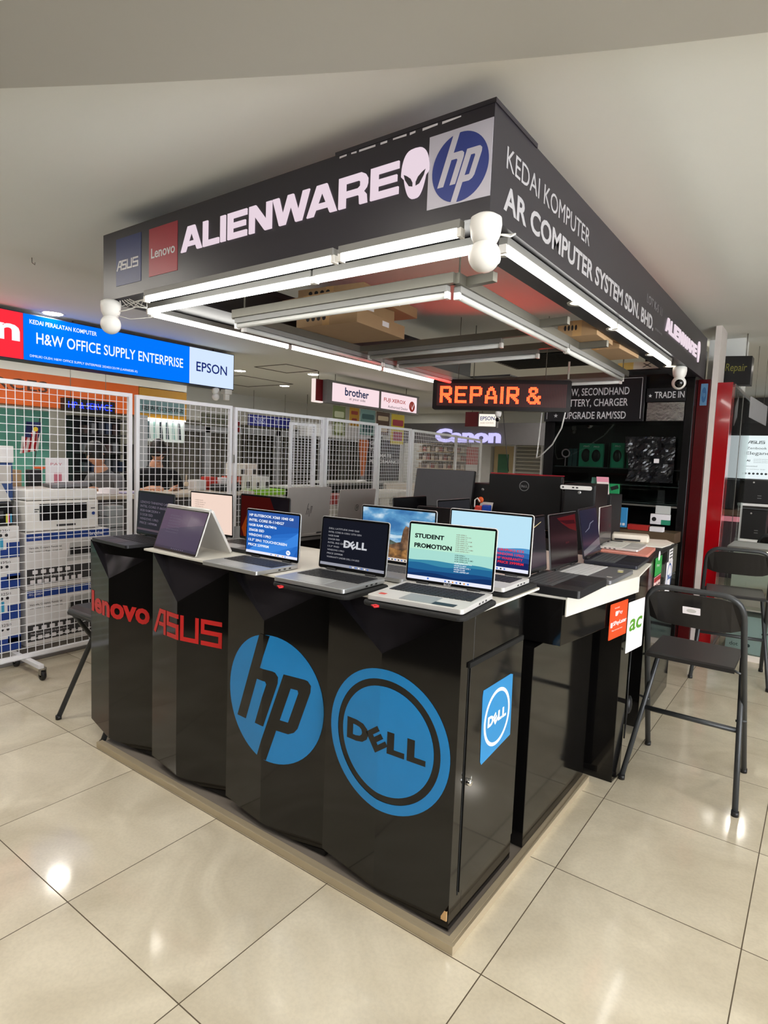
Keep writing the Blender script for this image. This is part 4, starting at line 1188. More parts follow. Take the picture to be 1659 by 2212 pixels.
for k, (x, c) in enumerate(((.16, (226, 196, 190)), (.40, (210, 206, 214)), (.66, (224, 170, 160)), (.95, (200, 190, 196)))):
    m = MB(); m.box((x, 4.10, .413), (x + .20, 4.28, .413 + .10 + .03 * (k % 2)))
    tag(m.build('product_box', mat('shelf_box_%d' % k, c, .5), bevel=.002), 'pale product box on the lit counter shelf, ' + ['nearest the red column', 'second along from the red column', 'pinkish, third along', 'greyish, fourth along'][k], 'box', 'product boxes on the lit counter shelf')

# =================================================================== bar stools
def stool_proto(lab):
    t = thing('bar_stool', lab, 'bar stool', (0, 0, 0), 0, 'black folding bar stools')
    FRM = mat('graphite_tube', (58, 60, 62), .38, .25)
    SEAT = mat('black_stained_wood', (26, 24, 24), .42, scale=30, var=.25)
    # back frame: from the front feet up and over the backrest
    def bez(a, b, c, n=7): return [tuple(Vector(a) * (1 - k / n) ** 2 + Vector(b) * 2 * (k / n) * (1 - k / n) + Vector(c) * (k / n) ** 2) for k in range(n + 1)]
    F0, F1 = Vector((-.225, .235, .012)), Vector((-.200, -.150, .845))
    tl = Vector((-.196, -.20, .945)); tr_ = Vector((.196, -.20, .945))
    path = [F0, F1] + bez(F1, tl, tl + Vector((.085, -.004, .005)))[1:] + [Vector((.0, -.212, .951))] + bez(tr_ + Vector((-.085, -.004, .005)), tr_, (.200, -.150, .845)) + [Vector((.225, .235, .012))]
    m = MB(); m.tube(path, .0135, 10); m.build('back_frame', FRM, t, world=False)
    # rear legs, joined under the front of the seat
    q0, q1 = Vector((-.238, -.235, .012)), Vector((-.182, .175, .590))
    path = [q0, q1] + bez(q1, (-.178, .197, .612), (-.15, .200, .612), 4)[1:] + bez((.15, .200, .612), (.178, .197, .612), (.182, .175, .590), 4) + [Vector((.238, -.235, .012))]
    m = MB(); m.tube(path, .0125, 10); m.build('leg_frame', FRM, t, world=False)
    for s_ in (-1, 1):
        for y, xx in ((.235, .225), (-.235, .238)):
            m = MB(); m.cyl((s_ * xx, y, 0), (s_ * xx, y, .022), .0155, 12); m.build('foot_cap', DARK, t, world=False)
        m = MB(); m.cyl((s_ * .19, .0, .335), (s_ * .235, .0, .345), .006, 8); m.cyl((s_ * .176, -.14, .610), (s_ * .205, -.14, .60), .006, 8); m.build('pivot', CHROME if False else FRM, t, world=False)
    m = MB(); m.cyl((-.212, -.025, .300), (.212, -.025, .300), .012, 10); m.build('footrest', FRM, t, world=False)
    m = MB()
    prof = [(-.185, .622), (-.165, .628), (.16, .634), (.195, .622), (.205, .600)]
    th_ = .012
    vs = []
    for y, z in prof:
        wx = .182
        vs += [(-wx, y, z), (wx, y, z), (wx, y, z - th_), (-wx, y, z - th_)]
    fs = []
    for k in range(len(prof) - 1):
        a = k * 4; b = a + 4
        fs += [(a, b, b + 1, a + 1)[::-1], (a + 1, b + 1, b + 2, a + 2)[::-1], (a + 2, b + 2, b + 3, a + 3)[::-1], (a + 3, b + 3, b, a)[::-1]]
    e = (len(prof) - 1) * 4
    fs += [(0, 1, 2, 3), (e + 3, e + 2, e + 1, e)]
    m.raw(vs, fs); o = m.build('seat', SEAT, t, world=False, bevel=.003)
    bm = bmesh.new(); bm.from_mesh(o.data); bmesh.ops.recalc_face_normals(bm, faces=bm.faces); bm.to_mesh(o.data); bm.free()
    # backrest board: curved, just inside the frame
    m = MB(); n = 10; vs = []; 
    for k in range(n + 1):
        a = -1 + 2 * k / n
        x = .19 * a; yc = -.168 - .022 * (1 - a * a)
        zt_, zb_ = .932 - .035 * a ** 6, .770 + .018 * a ** 6
        vs += [(x, yc - .022, zt_), (x, yc + .040, zb_), (x, yc + .050, zb_), (x, yc - .012, zt_)]
    fs = []
    for k in range(n):
        a = k * 4; b = a + 4
        for j in range(4): fs.append((a + j, a + (j + 1) % 4, b + (j + 1) % 4, b + j))
    fs += [(3, 2, 1, 0), (n * 4, n * 4 + 1, n * 4 + 2, n * 4 + 3)]
    m.raw(vs, fs); o = m.build('backrest', SEAT, t, world=False)
    bm = bmesh.new(); bm.from_mesh(o.data); bmesh.ops.recalc_face_normals(bm, faces=bm.faces); bm.to_mesh(o.data); bm.free()
    return t
st1 = stool_proto('black folding bar stool with a white backrest label, in front of the right-hand counter')
st2 = copy_tree(st1, (.215, 3.50, 0), R(8), 'black folding bar stool standing by the red column')
st3 = copy_tree(st1, (.42, 5.0, 0), R(6), 'black folding bar stool beyond the low glass counter, at the right picture edge')
st4 = copy_tree(st1, (-2.365, .275, 0), R(180), 'black folding bar stool half hidden behind the left end of the kiosk')
st1.location = (.252, 1.668, 0)
lab = MB(); lab.plate(rrect(-.036, -.018, .036, .018, .002), (.0, -.2165, .862), X, (0, -.36, .93), (0, -.93, -.36), .0012)
lab.build('label', WPAPER, st1, world=False)
lab = MB(); lab.plate(ellipse(0, 0, .02, .010, 20), (.0, -.2179, .8615), X, (0, -.36, .93), (0, -.93, -.36), .0004); lab.build('label_mark', mat('light_grey_ink', (190, 188, 186), .6), st1, world=False)

# =================================================================== laptops
KEY = mat('key_black', (24, 24, 26), .5)
KEYG = mat('key_grey', (78, 80, 84), .5)
KEYS = mat('key_silver', (206, 207, 210), .5)
BEZ = mat('bezel_black', (9, 9, 10), .25)
PADB = mat('touchpad_black', (30, 30, 34), .3)
PADS = mat('touchpad_silver', (168, 170, 172), .35, .4)
LDARK = mat('laptop_black', (30, 30, 33), .4)
LNAVY = mat('laptop_navy', (26, 27, 40), .38)
LGREY = mat('laptop_grey', (112, 112, 116), .4, .4)
LWARM = mat('laptop_warm_silver', (166, 160, 156), .4, .6)
LWHITE = mat('laptop_pale', (214, 212, 210), .4, .3)
OFFS = mat('dark_screen', (12, 12, 15), .10, spec=.6)
def SCRW(m, o, u, v, n, W, H): pass
class Scr:
    """flat picture on a lit screen: layers are laid one above another"""
    def __init__(self, o, u, v, W, H):
        self.o, self.u, self.v, self.W, self.H = Vector(o), Vector(u), Vector(v), W, H
        self.n = self.u.cross(self.v); self.mb = MB(); self.mats = []; self.k = 0
    def poly(self, pts, m):
        if m not in self.mats: self.mats.append(m)
        self.mb.use(self.mats.index(m))
        self.k += 1
        o = self.o + self.n * (0.00012 * self.k)
        a = sum(pts[i][0] * pts[(i + 1) % len(pts)][1] - pts[(i + 1) % len(pts)][0] * pts[i][1] for i in range(len(pts)))
        if a < 0: pts = pts[::-1]
        self.mb.face([o + self.u * (x * self.W) + self.v * (y * self.H) for x, y in pts])
    def text(self, s, x, y, w_, h, m, bold=0.0, shear=0):
        if m not in self.mats: self.mats.append(m)
        self.mb.use(self.mats.index(m))
        o = self.o + self.n * (0.00012 * (self.k + 2)) + self.u * (x * self.W) + self.v * (y * self.H)
        self.mb.text(s, o, self.u, self.v, w_ * self.W, h * self.H, bold, shear, n=self.n)
def ridge(seed, base, amp, n=26, fall=0.0):
    r_ = random.Random(seed); ph = [r_.uniform(0, 6.28) for _ in range(4)]
    pts = []
    for i in range(n + 1):
        x = i / n
        y = base + fall * x + amp * (math.sin(2.1 * x * 3 + ph[0]) * .5 + math.sin(5.3 * x * 2 + ph[1]) * .3 + math.sin(11 * x + ph[2]) * .2)
        pts.append((x, y))
    return [(0, 0)] + pts + [(1, 0)]
def laptop(lab, loc, rz, w, d, h, ang, body=SILV, deck=None, key=KEY, pad=PADS, screen=None, back_mark=None, extra=None, th=.017, numpad=False, lidc=None, group='display laptops on the kiosk counters', lt=.006, bez=.008, chin=.014):
    t = thing('laptop', lab, 'laptop', loc, rz, group)
    deck = deck or body; lidc = lidc or body
    m = MB(); m.prism(rrect(-w / 2, 0, w / 2, d, .012, 4), .002, th)
    for x in (-w * .42, w * .42):
        for y in (.02, d - .02): m.box((x - .012, y - .006, 0), (x + .012, y + .006, .003))
    m.build('base', body, t, world=False, bevel=.0018)
    m = MB()
    kx0, kx1 = -w * .445, (w * .445 if not numpad else w * .455)
    ky0, ky1 = d * .42, d * .90
    rows, cols = 6, 15 if not numpad else 19
    rw, cw = (ky1 - ky0) / rows, (kx1 - kx0) / cols
    for r_ in range(rows):
        c = 0
        while c < cols:
            span = 1
            if r_ == 0 and c == 4: span = 5
            if c == cols - 2 and r_ in (2, 3): span = 2
            x0 = kx0 + c * cw + cw * .07; x1 = kx0 + (c + span) * cw - cw * .07
            y0 = ky0 + r_ * rw + rw * .08; y1 = ky0 + (r_ + 1) * rw - rw * .08
            m.box((x0, y0, th - .001), (x1, y1, th + .0018)); c += span
    m.build('keyboard', key, t, world=False)
    if deck is not body:
        m = MB(); m.prism(rrect(-w / 2 + .003, .003, w / 2 - .003, d - .008, .010, 4), th - .0004, th + .0004); m.build('palm_rest', deck, t, world=False)
    m = MB(); pw = w * .17; px = 0 if not numpad else -w * .08
    m.prism(rrect(px - pw, d * .045, px + pw, d * .385, .004, 3), th - .0005, th + .0007); m.build('touchpad', pad, t, world=False)
    m = MB()
    for k in range(3): m.box((w / 2 - .0012, d * .50 + k * .028, th * .35), (w / 2 + .0004, d * .50 + k * .028 + .012, th * .35 + .005)); m.box((-w / 2 - .0004, d * .55 + k * .025, th * .35), (-w / 2 + .0012, d * .55 + k * .025 + .012, th * .35 + .005))
    m.build('port', DARK, t, world=False)
    # lid turns about the rear edge
    a = R(ang)
    v = Vector((0, -math.cos(a) * -1, math.sin(a))); v = Vector((0, math.cos(a), math.sin(a))); nn = X.cross(v)      # nn looks to the user
    hy = Vector((0, d - .004, th + .002))
    P = lambda x, z, k=0.0: hy + X * x + v * z + nn * k
    m = MB(); m.plate(rrect(-w / 2, 0, w / 2, h, .010, 4), P(0, 0, -lt), X, v, nn, lt)
    lid = m.build('lid', lidc, t, world=False, bevel=.0012)
    m = MB(); m.plate(rrect(-w / 2 + .0022, .002, w / 2 - .0022, h - .0022, .008, 4), P(0, 0, 0), X, v, nn, .0008); m.build('bezel', BEZ, lid, world=False)
    m = MB(); m.cyl(P(-w * .36, .0, -.002), P(-w * .22, .0, -.002), .006, 10); m.cyl(P(w * .22, .0, -.002), P(w * .36, .0, -.002), .006, 10); m.build('hinge', DARK, t, world=False)
    sx0, sx1, sz0, sz1 = -w / 2 + bez, w / 2 - bez, chin, h - bez * 1.15
    S = Scr(P(sx0, sz0, .0009), X, v, sx1 - sx0, sz1 - sz0)
    if screen: screen(S)
    else: S.poly([(0, 0), (1, 0), (1, 1), (0, 1)], OFFS)
    S.mb.build('screen', S.mats, lid, world=False)
    if back_mark:
        m = MB(); back_mark(m, P(0, h * .52, -lt - .0003), -X, v, -nn); m.build('lid_emblem', mat('lid_mark', (36, 36, 40), .3) if back_mark.__name__ != 'hp_round' else CHROME, lid, world=False)
    if extra: extra(t, P, lid)
    return t
def full(S, m): S.poly([(0, 0), (1, 0), (1, 1), (0, 1)], m)
def bar_(S, m, h=.055): S.poly([(0, 0), (1, 0), (1, h), (0, h)], m)
def icons(S, cols, x0=.42, y=.014, n=7, s=.018):
    for k in range(n):
        x = x0 + k * .045
        S.poly([(x, y), (x + s, y), (x + s, y + s * 1.5), (x, y + s * 1.5)], cols[k % len(cols)])
TXD = glow('screen_text_dim', (104, 96, 110), 1.0)
TXW = glow('screen_text_white', (236, 240, 246), 1.0)
TXK = glow('screen_text_black', (18, 24, 24), 1.0)
TXR = glow('screen_text_red', (214, 44, 60), 1.0)
TXT = glow('screen_text_brown', (120, 96, 84), 1.0)
ICB = glow('icon_blue', (60, 110, 200), 1.0)
TASK = glow('taskbar_pale', (222, 224, 240), 1.0)
TASKD = glow('taskbar_dark', (58, 58, 70), 1.0)

# 1 far left: dark, six lines of grey text
def s1_(S):
    full(S, glow('dim_navy', (40, 38, 46), .9))
    for k, s in enumerate(('LENOVO THINKPAD L480', 'INTEL CORE I7-8650U', '8GB RAM DDR4 +', '512GB SSD', 'WINDOWS 11PRO', 'PRICE 1499RM')):
        S.text(s, .07, .74 - k * .105, min(.82, .042 * len(s)), .060, TXD, .01)
    S.poly([(0, .06), (1, .06), (1, .11), (0, .11)], glow('dim_bar', (88, 74, 84), .9))
laptop('dark grey laptop with lines of grey text, at the far left end of the counter', (-2.005, -.005, 1.034), R(-3), .335, .235, .225, 87, LDARK, key=KEY, pad=PADB, screen=s1_)
# 2 folded like a tent
def tent():
    t = thing('convertible_laptop', 'pale convertible laptop folded into a tent with a dim purple screen', 'laptop', (-1.605, .070, 1.038), R(-3), 'display laptops on the kiosk counters')
    w, h = .335, .205
    a1 = R(70)
    apex = Vector((0, h * math.cos(a1), h * math.sin(a1)))
    v1 = Vector((0, math.cos(a1), math.sin(a1))); n1 = X.cross(v1)
    m = MB(); m.plate(rrect(-w / 2, 0, w / 2, h, .008, 4), (0, 0, .001), X, v1, -n1, .006)
    lid = m.build('lid', LWHITE, t, world=False, bevel=.001)
    m = MB(); m.plate(rrect(-w / 2 + .002, .002, w / 2 - .002, h - .003, .007, 4), (0, 0, .001), X, v1, n1, .0008); m.build('bezel', BEZ, lid, world=False)
    S = Scr(Vector((-w / 2 + .006, 0, .001)) + v1 * .012 + n1 * .0010, X, v1, w - .012, h - .022)
    full(S, glow('dim_purple', (78, 68, 88), .85))
    S.poly([(0, .45), (1, .70), (1, 1), (0, 1)], glow('dim_purple_top', (92, 74, 96), .85))
    bar_(S, glow('dim_purple_bar', (64, 58, 74), .85)); icons(S, [glow('dim_icon', (110, 100, 120), .8)])
    for k in range(7): S.text('SPECIFICATION LINE'[: 10 + (k * 5) % 8], .16, .82 - k * .07, .30, .028, glow('dim_purple_text', (104, 98, 112), .9))
    S.mb.build('screen', S.mats, lid, world=False)
    dep = math.sqrt(max(0, .225 ** 2 - apex.z ** 2))
    v2 = (Vector((0, apex.y + dep * .72 + .02, .0)) - apex).normalized(); n2 = X.cross(v2)
    m = MB(); L2 = (apex.z - .002) / -v2.z
    m.plate(rrect(-w / 2, 0, w / 2, L2, .008, 4), apex + Vector((0, .008, .0)), X, v2, -n2 if n2.y < 0 else n2, .012); m.build('keyboard_half', LWHITE, t, world=False, bevel=.0015)
    m = MB(); m.cyl(apex + Vector((-w / 2 + .004, .006, .004)), apex + Vector((w / 2 - .004, .006, .004)), .007, 10); m.build('hinge', mat('hinge_white', (206, 206, 204), .35, .4), t, world=False)
tent()
# 3 blue specification screen
def s3_(S):
    full(S, glow('royal_blue', (34, 92, 176), 1.0))
    for k in range(4):
        S.poly([(0, 0), (.9 - .18 * k, 0), (1, .25 + .12 * k), (1, .62 - .1 * k), (.55 - .1 * k, .5 - .1 * k), (.2, .22)], glow('blue_wave%d' % k, (40 + 6 * k, 104 + 8 * k, 190 + 8 * k), 1.0))
    S.poly([(.0, .72), (1, .72), (1, 1), (0, 1)], glow('blue_top', (46, 84, 156), 1.0))
    for k, s in enumerate(('HP ELITEBOOK X360 1040 G8', 'INTEL CORE I5-1145G7', '16GB RAM 4267MHz', '256GB SSD', 'WINDOWS 11PRO', '13.3" 2IN1 TOUCHSCREEN', 'PRICE 2399RM')):
        S.text(s, .04, .87 - k * .118, min(.86, .0345 * len(s)), .062, TXW, .025)
    S.poly([(x * .04 + .83, y * .055 + .13) for x, y in ellipse(0, 0, 1, 1, 20)], TXW)
    S.text('hp', .805, .11, .045, .05, ICB, .02, .2)
    bar_(S, TASK, .06); icons(S, [ICB, TXW, glow('icon_orange', (220, 150, 60))], .50)
laptop('silver laptop with a blue screen of bold white specification lines, third along the front', (-1.133, -.018, 1.038), R(0), .318, .228, .200, 88, SILV, screen=s3_, pad=PADS)
# orange-red wallpaper, behind
def s4_(S):
    full(S, glow('ember_dark', (58, 12, 10), .9))
    S.poly([(.08, 0), (.40, 0), (.50, .35), (.34, .72), (.16, .62), (.02, .2)], glow('ember_orange', (124, 48, 12), .9))
    S.poly([(.36, 0), (.72, 0), (.62, .46), (.48, .66)], glow('ember_red', (98, 20, 12), .9))
    S.poly([(.62, 1), (1, 1), (1, .62), (.84, .58), (.70, .76)], glow('ember_black', (18, 14, 18), .9))
laptop('laptop with a dark red and orange wallpaper, in the second row behind the blue screen', (-1.522, .29, 1.038), R(0), .350, .235, .228, 89, LDARK, screen=s4_, pad=PADS, deck=LGREY)
def s5_(S):
    full(S, glow('blush', (232, 206, 192), 1.0))
    for k in range(5): S.text('16GB RAM 512GB'[: 8 + (k * 3) % 6], .10, .80 - k * .055, .20 + .03 * ((k * 2) % 3), .026, TXT)
    S.poly([(x * .045 + .47, y * .06 + .52) for x, y in ellipse(0, 0, 1, 1, 22)], TXT); S.poly([(x * .038 + .47, y * .05 + .51) for x, y in ellipse(0, 0, 1, 1, 22)], glow('blush'), ) if False else None
laptop('laptop with a pale pink screen, behind the tent-folded one', (-1.885, .268, 1.034), R(2), .335, .235, .225, 91, SILV, screen=s5_)
# two lids seen from behind
def hp_line(m, o, u, v, n):
    for q in ([(-.022, -.028), (-.019, -.028), (-.006, .034), (-.009, .034)], [(-.009, -.028), (-.006, -.028), (.0, .004), (-.003, .004)], [(-.013, .002), (-.001, .002), (-.001, .005), (-.013, .005)], [(.0, -.04), (.003, -.04), (.016, .018), (.013, .018)], [(.012, .015), (.022, .015), (.022, .018), (.012, .018)], [(.014, -.022), (.017, -.022), (.025, .018), (.022, .018)]):
        m.plate(q, o, u, v, n, .0004)
def hp_round(m, o, u, v, n):
    oo, ii = ellipse(0, 0, .020, .020, 28), ellipse(0, 0, .0165, .0165, 28)
    for k in range(28):
        k2 = (k + 1) % 28
        m.plate([oo[k], oo[k2], ii[k2], ii[k]], o, u, v, n, .0004)
    for pp in hp_polys(): m.plate([(a * .0165, b * .0165) for a, b in pp], o, u, v, n, .0004)
laptop('grey laptop lid seen from behind with a slender line emblem', (-1.876, .967, 1.034), R(-92), .335, .235, .262, 86, LWARM, back_mark=hp_line)
laptop('grey laptop lid seen from behind with a round chrome emblem', (-1.911, 1.424, 1.034), R(-90), .355, .235, .240, 84, LWARM, back_mark=hp_round)
# 8 dark screen with the ring-maker name
def s8_(S):
    full(S, glow('night_navy', (22, 24, 34), .95))
    L_ = ('DELL LATITUDE 5440 I360', 'INTEL CORE I5-1335U 13TH GEN', '16GB RAM', '256GB SSD', 'INTEL IRIS GRAPHICS', '13.3" FHD', 'WINDOWS 11PRO', 'PRICE 2599RM', 'WARRANTY UNDER DELL 5-9-2025')
    for k, s in enumerate(L_):
        S.text(s, .10, .78 - k * .077, min(.52, .021 * len(s)), .036, glow('screen_text_grey', (150, 150, 156), .9), .012)
    o = S.o + S.n * .0012 + S.u * (.36 * S.W) + S.v * (.42 * S.H)
    if TXG not in S.mats: S.mats.append(TXG)
    S.mb.use(S.mats.index(TXG)); dell_letters(S.mb, o, S.u, S.v, S.n, .36 * S.W, .155 * S.H, .04)
    bar_(S, glow('taskbar_grey', (150, 152, 164), .9), .06); icons(S, [ICB, TXW], .48)
TXG = glow('screen_text_silver', (196, 198, 204), .95)
def sleeve(lab, loc, rz, w, d, tag_=True):
    t = thing('laptop_sleeve', lab, 'laptop sleeve', loc, rz, 'black padded sleeves under laptops')
    m = MB(); m.prism(rrect(-w / 2, 0, w / 2, d, .03, 6), 0, .014); m.build('pouch', mat('black_neoprene', (20, 20, 21), .75, bump=.3, scale=60), t, world=False, bevel=.005)
    if tag_:
        m = MB(); m.tube([(-w * .30, -.003, .006), (-w * .33, -.012, .004), (-w * .36, -.010, .007), (-w * .33, -.004, .008), (-w * .30, -.003, .006)], .0035); m.build('zip_tag', mat('zip_red', (190, 30, 36), .45), t, world=False)
    return t
sleeve('black padded sleeve with a red zip tag under the laptop with the dark name screen', (-.655, -.085, 1.038), R(2), .335, .255)
laptop('silver laptop with a near-black screen showing four large grey letters, on a sleeve', (-.664, -.075, 1.053), R(2.4), .305, .245, .195, 85, SILV, screen=s8_)
# 9 mountain photo wallpaper
def s9_(S):
    full(S, picture_glow('pic_sky', ((.36, (40, 104, 160)), (.50, (84, 146, 190)), (.60, (170, 198, 218)), (.70, (226, 232, 238))), 9, (1, 1, 2.2)))
    S.poly([(0, .50), (.4, .44), (1, .50), (1, .58), (.5, .50), (0, .56)], picture_glow('pic_haze', ((.35, (170, 200, 216)), (.65, (206, 220, 230))), 12, (1, 1, 2)))
    S.poly([(0, .0), (0, .44), (.08, .46), (.14, .42), (.22, .44), (.30, .40), (.40, .41), (.50, .36), (.62, .40), (.62, 0)], picture_glow('pic_hill', ((.35, (44, 62, 56)), (.65, (92, 104, 92))), 40))
    ROCKP = picture_glow('pic_rock', ((.33, (44, 30, 22)), (.5, (96, 66, 42)), (.68, (150, 112, 78))), 30)
    S.poly([(.0, 0), (0, .34), (.2, .36), (.42, .31), (.56, .38), (.59, .62), (.62, .70), (.66, .68), (.70, .70), (.74, .60), (.80, .50), (.86, .48), (1, .36), (1, 0)], ROCKP)
    S.poly([(.0, 0), (0, .24), (.3, .28), (.55, .22), (.8, .30), (1, .24), (1, 0)], picture_glow('pic_grass', ((.33, (60, 40, 20)), (.5, (122, 82, 38)), (.66, (168, 120, 62))), 45))
    bar_(S, glow('taskbar_warm', (214, 204, 196), .95), .06); icons(S, [ICB, TXK], .40)
laptop('laptop showing a rocky landscape under blue sky, behind the dark name screen', (-.70, .262, 1.038), R(2), .365, .240, .235, 89, SILV, screen=s9_, key=KEYG)
# 10 student promotion
def s10_(S):
    full(S, glow('mint', (178, 222, 200), 1.0))
    S.poly([(0, .30), (1, .34), (1, .55), (0, .55)], glow('mint_low', (160, 210, 200), 1.0))
    S.poly(ridge(5, .37, .025, fall=-.02), glow('teal_ridge1', (56, 130, 160), 1.0))
    S.poly(ridge(8, .28, .03, fall=.03), glow('teal_ridge2', (34, 96, 142), 1.0))
    S.poly(ridge(11, .19, .03), glow('teal_ridge3', (24, 66, 118), 1.0))
    S.poly(ridge(14, .11, .03, fall=.03), glow('teal_ridge4', (18, 46, 94), 1.0))
    S.text('STUDENT', .06, .75, .36, .082, TXK, .04); S.text('PROMOTION', .06, .575, .46, .085, TXK, .04)
    for k in range(9): S.text('ACER ASPIRE LITE 14 AMD RYZEN'[: 14 + (k * 7) % 13], .56, .865 - k * .036, .12 + .011 * ((k * 5) % 9), .020, TXT, .01)
    for k in range(9): S.text('ACER ASPIRE LITE 14 AMD RYZEN'[: 14 + (k * 5) % 13], .56, .50 - k * .036, .12 + .012 * ((k * 4) % 9), .022, TXK if k < 4 else TXW, .015)
    bar_(S, TASK, .065); icons(S, [ICB, TXK, glow('icon_orange')], .46); S.poly([(.25, .02), (.27, .02), (.27, .05), (.25, .05)], ICB)
def acer_x(t, P, lid):
    m = MB(); m.plate(rrect(.045, .012, .125, .045, .002), (0, 0, .0172), X, Y, Z, .0004); m.build('spec_sticker', mat('sticker_black', (18, 18, 20), .3), t, world=False)
    m = MB(); m.plate(rrect(-.135, .03, -.112, .05, .002), (0, 0, .0172), X, Y, Z, .0004); m.build('red_sticker', mat('sticker_red', (200, 80, 70), .4), t, world=False)
    m = MB(); m.text('acer', P(-.014, .0025, .0011), X, (P(0, 1) - P(0, 0)), .028, .007, .02, n=-Y); m.build('chin_lettering', mat('chin_grey', (170, 170, 174), .4), lid, world=False)
sleeve('black padded sleeve with a red zip tag under the green promotion laptop', (-.262, -.062, 1.038), R(6), .345, .285)
laptop('silver laptop with a mint green promotion screen over blue ridges, at the front right corner', (-.264, -.045, 1.053), R(6.8), .318, .262, .208, 86, LWHITE, screen=s10_, extra=acer_x, chin=.012)
# 11 blue mountains, behind
def s11_(S):
    full(S, glow('pale_sky', (178, 216, 234), 1.0))
    S.poly(ridge(21, .46, .03, fall=-.05), glow('blue_ridge1', (72, 138, 190), 1.0))
    S.poly(ridge(24, .37, .03, fall=.0), glow('blue_ridge2', (44, 96, 160), 1.0))
    S.poly(ridge(27, .27, .03), glow('blue_ridge3', (32, 62, 124), 1.0))
    S.poly(ridge(29, .18, .02), glow('blue_ridge4', (26, 36, 88), 1.0))
    for k, s in enumerate(('GRAPHICS RTX', 'WINDOWS 11PRO', '1 YEAR HP WARRANTY', 'PRICE 2999RM')): S.text(s, .965 - min(.52, .028 * len(s)), .355 - k * .075, min(.50, .026 * len(s)), .046, TXR, .025)
    bar_(S, TASK, .06); icons(S, [ICB, TXK], .44)
sleeve('black padded sleeve without a tag under the pale-sky laptop at the counter end', (-.318, .335, 1.038), R(0), .37, .275, False)
laptop('silver laptop with a pale sky and blue mountains screen, behind the promotion laptop', (-.325, .335, 1.053), R(1), .348, .235, .232, 88, LWHITE, screen=s11_)
# right-hand run, all turned to the right
def s12_(S):
    full(S, glow('dusk_grey', (46, 44, 50), .8))
    for k in range(5): S.text('GAMING LAPTOP RTX SPECS'[: 12 + (k * 4) % 8], .30, .78 - k * .09, .34, .04, glow('dusk_text', (72, 68, 76), .8))
    S.poly([(0, .05), (1, .05), (1, .28), (.5, .36), (0, .24)], glow('dusk_violet', (66, 50, 62), .8)); S.poly([(.60, .80), (.86, .90), (.88, .92), (.62, .825)], glow('pale_streak', (226, 206, 150), .9))
laptop('thick black laptop with a dim grey screen, nearest on the right-hand counter', (.002, .83, 1.002), R(90), .345, .262, .238, 84, LDARK, key=KEYG, pad=PADB, screen=s12_, th=.032, numpad=True)
def s13_(S):
    full(S, glow('maroon_black', (38, 24, 28), .85))
    S.poly([(.25, .95), (.95, .98), (.98, .62), (.70, .70), (.45, .82)], glow('maroon_red', (92, 24, 28), .85)); S.poly([(.3, .9), (.9, .86), (.95, .78), (.6, .80)], glow('maroon_dark', (58, 18, 24), .85))
    S.text('RM', .55, .40, .12, .04, glow('maroon_text', (96, 40, 44), .9))
def x13(t, P, lid):
    for k, (x, y, c) in enumerate(((.10, .03, (232, 226, 210)), (.06, .02, (228, 222, 150)), (-.10, .02, (240, 240, 236)))):
        m = MB(); m.plate(rrect(x, y, x + .03, y + .022, .002), (0, 0, .0192), X, Y, Z, .0004); m.build('palm_sticker', mat('palm_sticker_%d' % k, c, .4), t, world=False)
laptop('grey laptop with light silver keys and a dark maroon screen, second on the right-hand counter', (.008, 1.215, 1.001), R(90), .36, .262, .250, 84, LGREY, key=KEYS, pad=LGREY, screen=s13_, extra=x13, th=.019, numpad=True)
def s14_(S):
    full(S, glow('ink_blue', (38, 38, 58), .85)); S.poly([(.2, .5), (.45, .56), (.55, .66), (.75, .70), (.75, .72), (.52, .68), (.42, .58), (.2, .515)], glow('ink_streak', (120, 122, 140), .8))
    S.poly([(0, 0), (1, .12), (1, .30), (0, .12)], glow('ink_pale', (104, 104, 110), .8))
laptop('navy laptop with a dark blue screen, third on the right-hand counter', (-.018, 1.70, 1.002), R(94), .365, .255, .255, 80, LNAVY, key=KEYG, pad=PADB, screen=s14_, th=.018)
pk = laptop  # noqa
t = thing('closed_laptop', 'closed rose pink laptop lying under the white one on the right-hand counter', 'laptop', (-.205, 2.14, 1.001), R(96), 'display laptops on the kiosk counters')
m = MB(); m.prism(rrect(-.19, -.125, .19, .125, .012, 4), .002, .011); m.build('base', mat('rose_pink', (222, 146, 130), .45), t, world=False, bevel=.002)
m = MB(); m.prism(rrect(-.19, -.125, .19, .125, .012, 4), .0118, .019); m.build('lid', mat('rose_pink'), t, world=False, bevel=.002)
m = MB(); m.box((-.16, .10, 0), (.16, .11, .003)); m.box((-.16, -.11, 0), (.16, -.10, .003)); m.build('foot', DARK, t, world=False)
def s15_(S):
    full(S, glow('slate_off', (26, 26, 32), .85)); S.poly([(0, 0), (1, 0), (1, .16), (.5, .24), (0, .2)], glow('slate_low', (66, 60, 62), .8)); S.text('PRICE', .35, .62, .3, .06, glow('slate_text', (52, 50, 58), .8)); S.poly([(.75, .35), (.95, .38), (.95, .48), (.78, .46)], glow('slate_red', (60, 26, 38), .8))
laptop('white laptop with a dark screen standing on the closed pink one', (-.135, 2.17, 1.021), R(94), .315, .215, .220, 88, LWHITE, key=mat('key_white', (222, 220, 214), .5), pad=LWHITE, screen=s15_, th=.014)
